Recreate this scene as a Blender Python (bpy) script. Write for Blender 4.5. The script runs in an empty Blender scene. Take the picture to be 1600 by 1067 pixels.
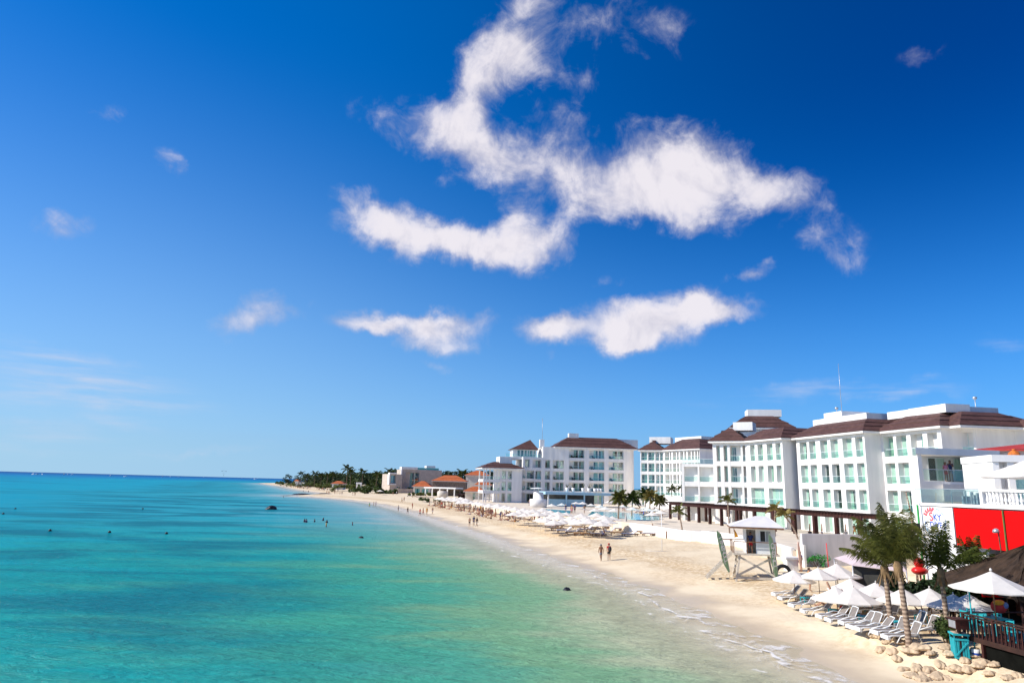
import bpy, bmesh, math, random
import numpy as np
from mathutils import Vector, Matrix, Euler

random.seed(7)
RNG = np.random.default_rng(7)
PI = math.pi
scene = bpy.context.scene
COL = scene.collection

# ------------------------------------------------------------------ camera
FPX, PITCH, ROLL, CZ = 1067.0, math.radians(11.8), math.radians(1.5), 8.3   # focal length in photo pixels
cam_d = bpy.data.cameras.new("camera")
cam_d.sensor_width = 36.0
cam_d.lens = 36.0 * FPX / 1600.0
cam_d.clip_start, cam_d.clip_end = 0.1, 60000.0
cam = bpy.data.objects.new("camera", cam_d)
COL.objects.link(cam)
cam.location = (0, 0, CZ)
cam.rotation_euler = (Matrix.Rotation(PI / 2 + PITCH, 3, 'X') @ Matrix.Rotation(ROLL, 3, 'Z')).to_euler()
scene.camera = cam

# ------------------------------------------------------------------ view
scene.view_settings.view_transform = 'Standard'
scene.view_settings.look = 'None'
scene.view_settings.exposure = 0.33
scene.view_settings.gamma = 1.0
scene.cycles.max_bounces = 8
scene.cycles.transparent_max_bounces = 12
scene.cycles.use_denoising = True

# where a photo pixel looks, used to survey the place: a point on level z, or at depth Y
def ray(px, py):
    x, y = (px - 800) / FPX, -(py - 533.5) / FPX
    c, s = math.cos(ROLL), math.sin(ROLL)
    xr, yr = x * c - y * s, x * s + y * c
    return Vector((xr, math.cos(PITCH) - yr * math.sin(PITCH), math.sin(PITCH) + yr * math.cos(PITCH)))
def G(px, py, z=0.0):
    d = ray(px, py); t = (z - CZ) / d.z
    return Vector((d.x * t, d.y * t, z))
def AY(px, py, Y):
    d = ray(px, py); t = Y / d.y
    return Vector((d.x * t, Y, CZ + d.z * t))

# ------------------------------------------------------------------ sun
SUN_EL = math.radians(38.0)
SUN_AZ = math.radians(9.0)          # shadows fall to +X and a little to +Y
S_DIR = Vector((-math.cos(SUN_EL) * math.cos(SUN_AZ), -math.cos(SUN_EL) * math.sin(SUN_AZ), math.sin(SUN_EL)))
sun_d = bpy.data.lights.new("sun", 'SUN')
sun_d.energy = 5.0
sun_d.angle = math.radians(0.5)
sun_d.color = (1.0, 0.95, 0.86)
sun = bpy.data.objects.new("sun", sun_d)
COL.objects.link(sun)
sun.rotation_euler = S_DIR.to_track_quat('Z', 'Y').to_euler()

# ------------------------------------------------------------------ world: daylight sky with fair weather clouds
world = bpy.data.worlds.new("World")
scene.world = world
world.use_nodes = True
NT = world.node_tree
NT.nodes.clear()
def N(tree, typ, ins=None, **kw):
    n = tree.nodes.new(typ)
    for k, v in kw.items(): setattr(n, k, v)
    for k, v in (ins or {}).items():
        sock = n.inputs[k]
        if isinstance(v, bpy.types.NodeSocket): tree.links.new(v, sock)
        else: sock.default_value = v
    return n
def math_(tree, op, a, b=None, c=None, clamp=False):
    ins = {0: a}
    if b is not None: ins[1] = b
    if c is not None: ins[2] = c
    return N(tree, 'ShaderNodeMath', ins, operation=op, use_clamp=clamp).outputs[0]
def mixc(tree, fac, a, b, mode='MIX'):
    n = N(tree, 'ShaderNodeMix', {0: fac, 6: a, 7: b}, data_type='RGBA', blend_type=mode)
    return n.outputs[2]
def maprange(tree, v, a, b, c=0.0, d=1.0, smooth=True):
    return N(tree, 'ShaderNodeMapRange', {0: v, 1: a, 2: b, 3: c, 4: d}, interpolation_type='SMOOTHSTEP' if smooth else 'LINEAR').outputs[0]

sky = N(NT, 'ShaderNodeTexSky', sky_type='NISHITA', sun_disc=False, sun_elevation=SUN_EL)
sky.sun_rotation = math.atan2(S_DIR.x, S_DIR.y)
sky.altitude, sky.air_density, sky.dust_density, sky.ozone_density = 0.0, 1.0, 0.4, 4.0
sky_s = N(NT, 'ShaderNodeHueSaturation', {'Hue': 0.470, 'Saturation': 1.42, 'Value': 1.0, 'Color': sky.outputs[0]}).outputs[0]
sky_c = mixc(NT, 1.0, sky_s, (.46, .84, 1.62, 1), 'MULTIPLY')
tc = N(NT, 'ShaderNodeTexCoord')
nrm = N(NT, 'ShaderNodeVectorMath', {0: tc.outputs['Generated']}, operation='NORMALIZE').outputs[0]
sx = N(NT, 'ShaderNodeSeparateXYZ', {0: nrm})
az = math_(NT, 'ARCTAN2', sx.outputs[0], sx.outputs[1])
el = math_(NT, 'ARCSINE', sx.outputs[2])
# sea haze along the horizon, brighter on the sun's side
hz_side = maprange(NT, az, 0.75, -0.75)
hz_c = mixc(NT, hz_side, (1.9, 4.7, 8.6, 1), (4.2, 6.8, 9.0, 1))
hz_f = math_(NT, 'POWER', maprange(NT, el, 0.62, -0.02, smooth=False), maprange(NT, hz_side, 0.0, 1.0, 3.6, 2.0))
sky_c = mixc(NT, math_(NT, 'MULTIPLY', hz_f, 0.96, clamp=True), sky_c, hz_c)
# the sky is deepest away from the sun, to the upper right
deep = math_(NT, 'MULTIPLY', maprange(NT, az, -0.35, 0.75), maprange(NT, el, 0.05, 0.55))
sky_c = mixc(NT, deep, sky_c, mixc(NT, 1.0, sky_c, (.20, .42, .60, 1), 'MULTIPLY'))
ae = N(NT, 'ShaderNodeCombineXYZ', {0: az, 1: el, 2: 0.0}).outputs[0]
# ragged edges: the cloud field is looked up through a turbulent offset
w1 = N(NT, 'ShaderNodeTexNoise', {'Vector': nrm, 'Scale': 9.0, 'Detail': 6.0, 'Roughness': 0.6})
w1o = N(NT, 'ShaderNodeVectorMath', {0: w1.outputs['Color'], 1: (0.5, 0.5, 0.5)}, operation='SUBTRACT').outputs[0]
w1s = N(NT, 'ShaderNodeVectorMath', {0: w1o, 'Scale': 0.085}, operation='SCALE').outputs[0]
aew = N(NT, 'ShaderNodeVectorMath', {0: ae, 1: w1s}, operation='ADD').outputs[0]

def azel(px, py):
    d = ray(px, py).normalized()
    return Vector((math.atan2(d.x, d.y), math.asin(d.z)))
def cloud_field(coord, blobs):
    tot = None
    for (px, py, rx, ry, rot, w) in blobs:
        c = azel(px, py); a = math.radians(rot)
        e1 = azel(px + rx * math.cos(a), py + rx * math.sin(a)) - c
        e2 = azel(px - ry * math.sin(a), py + ry * math.cos(a)) - c
        mp = N(NT, 'ShaderNodeMapping', {'Vector': coord, 'Location': (c.x, c.y, 0), 'Rotation': (0, 0, math.atan2(e1.y, e1.x)),
                                         'Scale': (e1.length, e2.length, 1.0)}, vector_type='TEXTURE')
        ln = N(NT, 'ShaderNodeVectorMath', {0: mp.outputs[0]}, operation='LENGTH').outputs['Value']
        v = maprange(NT, ln, 1.6, 0.0, 0.0, w)
        tot = v if tot is None else math_(NT, 'ADD', tot, v)
    return tot
CUMULUS = [  # (px, py, half width, half height, tilt, weight): fair weather cumulus
    (800, 75, 62, 62, 0, 1.0), (770, 125, 70, 52, -35, .85), (725, 180, 66, 50, -50, .8), (620, 190, 85, 38, 10, .55), (880, 105, 105, 28, 12, .45),
    (930, 30, 150, 46, 8, .72), (868, 192, 70, 40, -20, .55), (735, 235, 88, 50, 10, .95), (800, 265, 80, 50, 10, .9), (1020, 268, 120, 70, 4, 1.25),
    (1130, 285, 135, 62, 8, 1.1), (920, 300, 95, 58, 0, .9), (870, 245, 60, 36, 0, .6), (1210, 305, 70, 34, 10, .6), (1000, 330, 110, 34, 0, .7),
    (585, 345, 70, 46, 20, 1.0), (660, 372, 90, 40, 10, 1.1), (740, 385, 100, 36, 4, 1.1), (840, 385, 85, 36, 0, 1.1), (800, 345, 46, 34, -30, .6), (530, 300, 42, 26, 30, .4),
    (1290, 370, 70, 34, 22, .5), (1310, 400, 52, 22, 20, .4), (1172, 424, 36, 17, -18, .8), (1440, 93, 42, 22, -10, .36), (955, 436, 40, 12, -10, .33),
    (860, 509, 54, 29, 0, 1.75), (960, 508, 78, 38, 4, 1.35), (1050, 495, 90, 38, -12, 1.35), (1118, 480, 66, 25, 0, 1.2), (1175, 489, 40, 12, 5, .5), (980, 530, 46, 22, 0, .9),
    (555, 502, 66, 22, 5, 1.2), (640, 513, 76, 15, 0, 1.15), (712, 508, 62, 19, -3, .95), (690, 538, 66, 19, 0, 1.3), (690, 574, 34, 9, 0, .5), (872, 554, 16, 9, 0, .55),
    (412, 490, 62, 34, -20, 1.0), (370, 512, 46, 20, 0, .55), (112, 350, 52, 28, -8, .7), (254, 266, 30, 30, 0, .55), (155, 183, 30, 20, 0, .5), (970, 470, 30, 12, -10, .35)]
F1 = cloud_field(aew, CUMULUS)
n2 = N(NT, 'ShaderNodeTexNoise', {'Vector': nrm, 'Scale': 11.0, 'Detail': 10.0, 'Roughness': 0.60, 'Distortion': 0.5}).outputs[0]
n2b = N(NT, 'ShaderNodeTexNoise', {'Vector': nrm, 'Scale': 34.0, 'Detail': 8.0, 'Roughness': 0.65, 'Distortion': 0.8}).outputs[0]
nn = math_(NT, 'ADD', math_(NT, 'MULTIPLY', math_(NT, 'SUBTRACT', n2, 0.5), 2.9), math_(NT, 'MULTIPLY', math_(NT, 'SUBTRACT', n2b, 0.5), 1.1))
F1n = math_(NT, 'ADD', math_(NT, 'SUBTRACT', F1, 0.22), math_(NT, 'MULTIPLY', nn, math_(NT, 'MULTIPLY', maprange(NT, F1, 2.2, 0.6, 0.45, 1.0), maprange(NT, el, 0.20, 0.36, 0.55, 1.0))))
F1n = math_(NT, 'MULTIPLY', F1n, maprange(NT, F1, 0.02, 0.25))
dens1 = maprange(NT, F1n, 0.0, 1.55)
CIRRUS = [(110, 575, 150, 26, 8, .55), (170, 615, 130, 22, 8, .6), (60, 620, 170, 20, 6, .35), (190, 655, 60, 8, 6, .3), (320, 700, 90, 6, 3, .22), (40, 680, 170, 26, 2, .3),
          (1260, 612, 90, 15, -6, .45), (1410, 601, 90, 14, -4, .5), (1150, 625, 70, 7, -3, .28), (1570, 525, 34, 12, 0, .2)]
F2 = cloud_field(aew, CIRRUS)
st = N(NT, 'ShaderNodeMapping', {'Vector': ae, 'Rotation': (0, 0, 0.08), 'Scale': (7, 60, 1)})
n3 = N(NT, 'ShaderNodeTexNoise', {'Vector': st.outputs[0], 'Scale': 1.0, 'Detail': 7.0, 'Roughness': 0.6}).outputs[0]
dens2 = math_(NT, 'MULTIPLY', F2, maprange(NT, n3, 0.35, 0.75))
n2s = N(NT, 'ShaderNodeTexNoise', {'Vector': N(NT, 'ShaderNodeVectorMath', {0: nrm, 1: (-.022, -.006, .024)}, operation='ADD').outputs[0], 'Scale': 11.0, 'Detail': 10.0, 'Roughness': 0.60, 'Distortion': 0.5}).outputs[0]
lit = math_(NT, 'ADD', maprange(NT, F1n, 0.2, 1.5), math_(NT, 'MULTIPLY', math_(NT, 'SUBTRACT', n2, n2s), 2.6), clamp=True)
cl_c = mixc(NT, lit, (0.40, 0.40, 0.50, 1), (0.71, 0.675, 0.715, 1))
BG_STR = 0.078
skys = N(NT, 'ShaderNodeVectorMath', {0: sky_c, 'Scale': BG_STR}, operation='SCALE').outputs[0]
c1 = mixc(NT, math_(NT, 'MULTIPLY', dens1, 0.96, clamp=True), skys, cl_c)
c2 = mixc(NT, math_(NT, 'MULTIPLY', dens2, 1.15, clamp=True), c1, (0.50, 0.54, 0.66, 1))
bg = N(NT, 'ShaderNodeBackground', {'Color': c2, 'Strength': 1.0})
wo = N(NT, 'ShaderNodeOutputWorld', {'Surface': bg.outputs[0]})

# ================================================================== helpers
OFF = {}
def V3(*a): return Vector(a)
class MB:
    """collects faces for ONE mesh"""
    def __init__(s): s.v, s.f, s.sm, s.M = [], [], [], None
    def add(s, vs, fs, smooth=False):
        k = len(s.v)
        for p in vs:
            p = Vector(p)
            s.v.append(s.M @ p if s.M is not None else p)
        for f in fs:
            s.f.append([i + k for i in f]); s.sm.append(smooth)
        return s
    def box(s, x0, x1, y0, y1, z0, z1):
        return s.add([(x0, y0, z0), (x1, y0, z0), (x1, y1, z0), (x0, y1, z0), (x0, y0, z1), (x1, y0, z1), (x1, y1, z1), (x0, y1, z1)],
                     [(0, 3, 2, 1), (4, 5, 6, 7), (0, 1, 5, 4), (1, 2, 6, 5), (2, 3, 7, 6), (3, 0, 4, 7)])
    def bar(s, p, q, w, h=None, up=(0, 0, 1)):
        p, q = Vector(p), Vector(q); h = h or w
        d = (q - p).normalized(); u = Vector(up)
        if abs(d.dot(u)) > .98: u = Vector((0, 1, 0))
        a = d.cross(u).normalized() * w / 2; b = a.cross(d).normalized() * h / 2
        vs = [p - a - b, p + a - b, p + a + b, p - a + b, q - a - b, q + a - b, q + a + b, q - a + b]
        return s.add(vs, [(0, 3, 2, 1), (4, 5, 6, 7), (0, 1, 5, 4), (1, 2, 6, 5), (2, 3, 7, 6), (3, 0, 4, 7)])
    def tube(s, pts, r, n=8, smooth=True):
        pts = [Vector(p) for p in pts]; m = len(pts)
        rs = r if isinstance(r, (list, tuple)) else [r] * m
        vs, fs = [], []; ref = None
        for i, p in enumerate(pts):
            d = (pts[min(i + 1, m - 1)] - pts[max(i - 1, 0)]).normalized()
            if ref is None: ref = Vector((1, 0, 0)) if abs(d.x) < .9 else Vector((0, 1, 0))
            a = (ref - d * ref.dot(d)).normalized(); b = d.cross(a); ref = a
            for k in range(n):
                t = 2 * PI * k / n
                vs.append(p + (a * math.cos(t) + b * math.sin(t)) * rs[i])
        for i in range(m - 1):
            for k in range(n):
                fs.append((i * n + k, i * n + (k + 1) % n, (i + 1) * n + (k + 1) % n, (i + 1) * n + k))
        fs.append(tuple(range(n))[::-1]); fs.append(tuple(range((m - 1) * n, m * n)))
        return s.add(vs, fs, smooth)
    def lathe(s, prof, n=16, c=(0, 0, 0), smooth=True, caps=True):
        vs, fs = [], []; m = len(prof)
        for (r, z) in prof:
            for k in range(n):
                t = 2 * PI * k / n
                vs.append((c[0] + r * math.cos(t), c[1] + r * math.sin(t), c[2] + z))
        for i in range(m - 1):
            for k in range(n):
                fs.append((i * n + k, i * n + (k + 1) % n, (i + 1) * n + (k + 1) % n, (i + 1) * n + k))
        if caps: fs.append(tuple(range(n))[::-1]); fs.append(tuple(range((m - 1) * n, m * n)))
        return s.add(vs, fs, smooth)
    def prism(s, poly, z0, z1):
        n = len(poly)
        vs = [(p[0], p[1], z0) for p in poly] + [(p[0], p[1], z1) for p in poly]
        fs = [tuple(range(n))[::-1], tuple(range(n, 2 * n))] + [(i, (i + 1) % n, n + (i + 1) % n, n + i) for i in range(n)]
        return s.add(vs, fs)
    def plate(s, poly, th):
        """a polygon of 3-D points given thickness th along its normal"""
        ps = [Vector(p) for p in poly]; n = len(ps)
        nr = (ps[1] - ps[0]).cross(ps[2] - ps[0]).normalized() * th
        return s.add(ps + [p + nr for p in ps], [tuple(range(n))[::-1], tuple(range(n, 2 * n))] + [(i, (i + 1) % n, n + (i + 1) % n, n + i) for i in range(n)])
    def ball(s, c, r, nu=12, nv=8, sc=(1, 1, 1)):
        vs, fs = [], []
        for i in range(nv + 1):
            a = PI * i / nv - PI / 2
            for k in range(nu):
                t = 2 * PI * k / nu
                vs.append((c[0] + r * sc[0] * math.cos(a) * math.cos(t), c[1] + r * sc[1] * math.cos(a) * math.sin(t), c[2] + r * sc[2] * math.sin(a)))
        for i in range(nv):
            for k in range(nu):
                fs.append((i * nu + k, i * nu + (k + 1) % nu, (i + 1) * nu + (k + 1) % nu, (i + 1) * nu + k))
        return s.add(vs, fs, True)

def mesh_of(name, mb, mat, off=Vector((0, 0, 0))):
    me = bpy.data.meshes.new(name)
    me.from_pydata([tuple(v - off) for v in mb.v], [], mb.f)
    me.polygons.foreach_set('use_smooth', mb.sm)
    if mat is not None: me.materials.append(mat)
    me.validate(); me.update()
    return me
def tag(o, label=None, cat=None, group=None, kind=None):
    if label: o['label'] = label
    if cat: o['category'] = cat
    if group: o['group'] = group
    if kind: o['kind'] = kind
    return o
def thing(name, label, cat, loc=(0, 0, 0), group=None):
    o = bpy.data.objects.new(name, None); COL.objects.link(o)
    o.location = loc; o.empty_display_size = .3
    OFF[o.name] = Vector(loc)
    return tag(o, label, cat, group)
def part(name, mb, mat, parent, label=None):
    off = OFF[parent.name]
    o = bpy.data.objects.new(name, mesh_of(name, mb, mat, off)); COL.objects.link(o)
    o.parent = parent; OFF[o.name] = off
    if label: o['label'] = label
    return o
def single(name, mb, mat, label, cat, group=None, kind=None, origin=None):
    """a thing that is one mesh"""
    off = Vector(origin) if origin is not None else Vector((0, 0, 0))
    o = bpy.data.objects.new(name, mesh_of(name, mb, mat, off)); COL.objects.link(o)
    o.location = off; OFF[o.name] = off
    return tag(o, label, cat, group, kind)
KIDS = {}
def index_kids():
    KIDS.clear()
    for o in scene.objects:
        if o.parent: KIDS.setdefault(o.parent.name, []).append(o)
def copy_tree(o, parent=None):
    c = o.copy(); COL.objects.link(c)
    c.parent = parent
    for ch in KIDS.get(o.name, []): copy_tree(ch, c)
    return c
def place(proto, loc, rz=0.0, sc=1.0, label=None, group=None, first=False):
    o = proto if first else copy_tree(proto)
    o.location = loc; o.rotation_euler = (0, 0, rz)
    o.scale = (sc, sc, sc) if not isinstance(sc, tuple) else sc
    if label: o['label'] = label
    if group: o['group'] = group
    return o

# ------------------------------------------------------------------ materials
MATS = {}
def M(name, col, rough=.75, var=.10, scale=2.0, bump=0.0, bscale=25.0, spec=.3, metal=0.0, stretch=(1, 1, 1), trans=0.0):
    if name in MATS: return MATS[name]
    m = bpy.data.materials.new(name); m.use_nodes = True
    t = m.node_tree; p = t.nodes['Principled BSDF']
    co = N(t, 'ShaderNodeTexCoord').outputs['Object']
    mp = N(t, 'ShaderNodeMapping', {'Vector': co, 'Scale': stretch}).outputs[0]
    n = N(t, 'ShaderNodeTexNoise', {'Vector': mp, 'Scale': scale, 'Detail': 5.0, 'Roughness': .6}).outputs[0]
    lo = tuple(c * (1 - var) for c in col) + (1,); hi = tuple(min(1, c * (1 + var)) for c in col) + (1,)
    c = mixc(t, maprange(t, n, .3, .7), lo, hi)
    t.links.new(c, p.inputs['Base Color'])
    p.inputs['Roughness'].default_value = rough
    p.inputs['Specular IOR Level'].default_value = spec
    p.inputs['Metallic'].default_value = metal
    if bump:
        nb = N(t, 'ShaderNodeTexNoise', {'Vector': mp, 'Scale': bscale, 'Detail': 4.0}).outputs[0]
        b = N(t, 'ShaderNodeBump', {'Height': nb, 'Strength': bump, 'Distance': .05}).outputs[0]
        t.links.new(b, p.inputs['Normal'])
    if trans:
        tl = N(t, 'ShaderNodeBsdfTranslucent', {'Color': c}).outputs[0]
        mx = N(t, 'ShaderNodeMixShader', {0: trans, 1: p.outputs[0], 2: tl}).outputs[0]
        t.links.new(mx, t.nodes['Material Output'].inputs[0])
    MATS[name] = m
    return m
def glass(name, tint, refl=.12):
    if name in MATS: return MATS[name]
    m = bpy.data.materials.new(name); m.use_nodes = True
    t = m.node_tree; t.nodes.remove(t.nodes['Principled BSDF'])
    tr = N(t, 'ShaderNodeBsdfTransparent', {'Color': tint + (1,)}).outputs[0]
    gl = N(t, 'ShaderNodeBsdfGlossy', {'Color': (1, 1, 1, 1), 'Roughness': .03}).outputs[0]
    mx = N(t, 'ShaderNodeMixShader', {0: refl, 1: tr, 2: gl}).outputs[0]
    t.links.new(mx, t.nodes['Material Output'].inputs[0])
    MATS[name] = m
    return m

STUCCO = M('white_stucco', (.79, .76, .72), .85, .07, .7, .08, 14, .2, stretch=(1, 1, .14))
STUCCO_GREY = M('grey_render', (.40, .38, .39), .9, .12, .5, .15, 10, .2, stretch=(1, 1, .25))
WHITE_PAINT = M('white_paint', (.78, .77, .75), .6, .05, 1.5)
OFFWHITE = M('offwhite_wood', (.52, .46, .38), .7, .12, 3)
FRAME = M('white_window_frame', (.72, .74, .73), .4, .03, 2)
GLASS = glass('window_glass', (.87, .96, .92), .10)
RAILGLASS = glass('balustrade_glass', (.86, .96, .93), .08)
CURTAIN = M('pale_curtain', (.78, .80, .76), .9, .06, 1.5, trans=.15)
CURTAIN_D = M('dim_curtain', (.42, .50, .44), .9, .08, 1.5)
SHADE_PAINT = M('painted_shade', (.035, .035, .032), .9, .3, 1.0)  # near-black colour standing in for shade in rooms, openings and under the tent
WOOD_DARK = M('dark_stained_wood', (.046, .013, .009), .6, .3, 3, .2, 20)
WOOD_MID = M('brown_wood', (.20, .10, .05), .65, .3, 3, .2, 20)
STEEL = M('grey_metal', (.45, .45, .46), .4, .1, 3, metal=.6)
BLACK = M('black_plastic', (.02, .02, .022), .5, .2, 3)
def ringed_trunk(name, a, b):
    m = bpy.data.materials.new(name); m.use_nodes = True
    t = m.node_tree; p = t.nodes['Principled BSDF']
    co = N(t, 'ShaderNodeTexCoord').outputs['Object']
    w = N(t, 'ShaderNodeTexWave', {'Vector': co, 'Scale': 1.6, 'Distortion': 2.2, 'Detail': 3.0, 'Detail Scale': 2.5}, wave_type='BANDS', bands_direction='Z').outputs['Fac']
    n = N(t, 'ShaderNodeTexNoise', {'Vector': co, 'Scale': 5.0, 'Detail': 6.0}).outputs[0]
    f = math_(t, 'ADD', math_(t, 'MULTIPLY', w, .6), math_(t, 'MULTIPLY', n, .5))
    t.links.new(mixc(t, maprange(t, f, .3, .85), a + (1,), b + (1,)), p.inputs['Base Color'])
    p.inputs['Roughness'].default_value = .85
    t.links.new(N(t, 'ShaderNodeBump', {'Height': f, 'Strength': .5, 'Distance': .03}).outputs[0], p.inputs['Normal'])
    return m
def tile_roof(name, a, b):
    if name in MATS: return MATS[name]
    m = bpy.data.materials.new(name); m.use_nodes = True
    t = m.node_tree; p = t.nodes['Principled BSDF']
    co = N(t, 'ShaderNodeTexCoord').outputs['Object']
    n1 = N(t, 'ShaderNodeTexNoise', {'Vector': co, 'Scale': .45, 'Detail': 6.0, 'Roughness': .65}).outputs[0]
    mp = N(t, 'ShaderNodeMapping', {'Vector': co, 'Scale': (2.2, 2.2, 9)}).outputs[0]
    n2 = N(t, 'ShaderNodeTexVoronoi', {'Vector': mp, 'Scale': 1.3}, feature='F1').outputs['Color']
    bw = N(t, 'ShaderNodeRGBToBW', {0: n2}).outputs[0]
    f = math_(t, 'ADD', math_(t, 'MULTIPLY', n1, .7), math_(t, 'MULTIPLY', bw, .35))
    t.links.new(mixc(t, maprange(t, f, .3, .8), a + (1,), b + (1,)), p.inputs['Base Color'])
    p.inputs['Roughness'].default_value = .7
    bp = N(t, 'ShaderNodeBump', {'Height': bw, 'Strength': .35, 'Distance': .06}).outputs[0]
    t.links.new(bp, p.inputs['Normal'])
    MATS[name] = m
    return m
ROOF = tile_roof('brown_roof_shingle', (.055, .020, .014), (.115, .050, .038))
ROOF_RED = tile_roof('orange_roof_tile', (.36, .075, .018), (.55, .15, .035))

# ================================================================== the ground and the sea
def catmull(pts, k=8):
    P = [Vector(p) for p in pts]; out = []
    for i in range(len(P) - 1):
        p0, p1, p2, p3 = P[max(i - 1, 0)], P[i], P[i + 1], P[min(i + 2, len(P) - 1)]
        for j in range(k):
            t = j / k
            out.append(0.5 * ((2 * p1) + (-p0 + p2) * t + (2 * p0 - 5 * p1 + 4 * p2 - p3) * t * t + (-p0 + 3 * p1 - 3 * p2 + p3) * t ** 3))
    out.append(P[-1]); return out
def g2(px, py): q = G(px, py, 0.0); return (q.x, q.y)
near_shore = [(20.5, -90), (18.5, 0), (17.0, 18), (15.6, 28), (15.1, 33.2), (14.1, 39), (12.8, 46.7), (11.3, 60.1), (5.0, 80.8), (-3.3, 113.7), (-11.9, 141.5), (-27.2, 195.5), (-51.3, 263.8), (-77.7, 311.5)]
cove = [g2(457, 774.8), g2(468, 773.2), g2(486, 773.0), g2(505, 772.0), g2(496, 770), g2(481.6, 768), g2(467, 765.8), g2(452, 763.2), g2(440, 759.8), g2(420, 757.3), g2(404, 754.6)]
SHORE = [(p.x, p.y) for p in catmull(near_shore)] + cove
tx, ty = SHORE[-1]
LAND = SHORE + [(tx + 60, ty + 140), (tx + 420, ty + 500), (1500, 3800), (6000, 4200), (6000, -90)]
LA = np.array(LAND)
SA = np.array(SHORE + LAND[len(SHORE):len(SHORE) + 3])
def shore_dist(x, y):
    x = np.asarray(x, float); y = np.asarray(y, float); shp = x.shape
    x = x.ravel(); y = y.ravel(); best = np.full(x.shape, 1e12)
    for i in range(len(SA) - 1):
        a, b = SA[i], SA[i + 1]; ab = b - a; L = ab @ ab
        t = np.clip(((x - a[0]) * ab[0] + (y - a[1]) * ab[1]) / L, 0, 1)
        best = np.minimum(best, (x - a[0] - t * ab[0]) ** 2 + (y - a[1] - t * ab[1]) ** 2)
    ins = np.zeros(x.shape, bool); n = len(LA); j = n - 1
    for i in range(n):
        xi, yi, xj, yj = LA[i, 0], LA[i, 1], LA[j, 0], LA[j, 1]
        if yi != yj:
            c = ((yi > y) != (yj > y)) & (x < (xj - xi) * (y - yi) / (yj - yi) + xi)
            ins ^= c
        j = i
    d = np.sqrt(best)
    return np.where(ins, d, -d).reshape(shp)
def wob(x, y):
    return (.55 * np.sin(x * .9 + y * .37) + .5 * np.sin(y * .63 - x * .21 + 1.3) + .35 * np.sin(y * 1.37 + x * .8 + .4) + .4 * np.sin(y * .23 + 2.0))
def lump(x, y):
    return (np.sin(x * 3.1 + 1.7 * np.sin(y * 1.3)) * np.sin(y * 2.7 + 1.1 * np.sin(x * 1.9)) + .7 * np.sin(x * 6.3 + y * 4.1 + 2 * np.sin(y * 2.2)) * np.sin(y * 5.7 - x * 2.3))
def land_z(d, x, y):
    z = np.interp(d, [-400, -60, -12, -3, 0, 2, 5, 8, 10.5, 14, 22, 35, 60, 400], [-6, -2.5, -.8, -.2, 0, .10, .30, .58, .86, .95, 1.15, 1.5, 2.0, 2.2])
    zn = np.interp(d, [-400, -60, -12, -3, 0, 2, 4.2, 5.4, 7, 12, 22, 60, 400], [-6, -2.5, -.8, -.2, 0, .10, .26, .80, 1.02, 1.15, 1.3, 2.0, 2.2])
    k = np.clip((46 - y) / 6, 0, 1)
    z = z * (1 - k) + zn * k
    return z + np.clip((d - 7) / 4, 0, 1) * np.clip((240 - y) / 60, 0, 1) * (.035 * lump(x, y))
def H(x, y):
    """height of the sand at a place"""
    d = float(shore_dist(np.array([x]), np.array([y]))[0])
    return float(land_z(np.array([d + .8 * float(wob(np.array([x]), np.array([y]))[0]) * (d < 12)]), np.array([x]), np.array([y]))[0])
def GS(px, py, dz=0.0):
    """the point of the sand seen at a photo pixel"""
    z = 1.0
    for _ in range(6):
        q = G(px, py, z); z = H(q.x, q.y)
    return Vector((q.x, q.y, z + dz))
def graded(lo, hi, f0, f1, step, gr):
    a = list(np.arange(f0, f1 + 1e-6, step)); s = step; x = f1
    while x < hi: s *= gr; x += s; a.append(min(x, hi))
    s = step; x = f0; b = []
    while x > lo: s *= gr; x -= s; b.append(max(x, lo))
    return np.array(b[::-1] + a)
def sheet(name, xs, ys, zf, mat):
    X, Y = np.meshgrid(xs, ys); d = shore_dist(X, Y)
    Z = zf(d, X, Y); nx, ny = len(xs), len(ys)
    me = bpy.data.meshes.new(name)
    idx = np.arange(nx * ny).reshape(ny, nx)
    f = np.stack([idx[:-1, :-1], idx[:-1, 1:], idx[1:, 1:], idx[1:, :-1]], -1).reshape(-1, 4)
    me.from_pydata(np.stack([X, Y, Z], -1).reshape(-1, 3).tolist(), [], f.tolist())
    me.polygons.foreach_set('use_smooth', [True] * len(f))
    at = me.attributes.new('shore', 'FLOAT', 'POINT'); at.data.foreach_set('value', d.ravel().astype(np.float32))
    me.materials.append(mat); me.update()
    o = bpy.data.objects.new(name, me); COL.objects.link(o); OFF[o.name] = Vector((0, 0, 0))
    return tag(o, kind='structure')

# sand: dry, trodden above, dark and smooth where the swash wets it
sand_m = bpy.data.materials.new('beach_sand'); sand_m.use_nodes = True
t = sand_m.node_tree; p = t.nodes['Principled BSDF']
sh = N(t, 'ShaderNodeAttribute', attribute_name='shore').outputs['Fac']
co = N(t, 'ShaderNodeNewGeometry').outputs['Position']
na = N(t, 'ShaderNodeTexNoise', {'Vector': co, 'Scale': .22, 'Detail': 5.0}).outputs[0]
nb = N(t, 'ShaderNodeTexNoise', {'Vector': co, 'Scale': 2.3, 'Detail': 8.0, 'Roughness': .7}).outputs[0]
nc = N(t, 'ShaderNodeTexVoronoi', {'Vector': co, 'Scale': 1.7, 'Randomness': 1.0}, feature='SMOOTH_F1').outputs['Distance']
wetd = math_(t, 'ADD', sh, math_(t, 'MULTIPLY', math_(t, 'SUBTRACT', na, .5), 7.0))
dryf = maprange(t, wetd, 1.7, 4.2)
drycol = mixc(t, maprange(t, nb, .3, .72), (.57, .425, .26, 1), (.74, .60, .415, 1))
drycol = mixc(t, maprange(t, na, .35, .65), drycol, (.735, .605, .42, 1))
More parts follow.
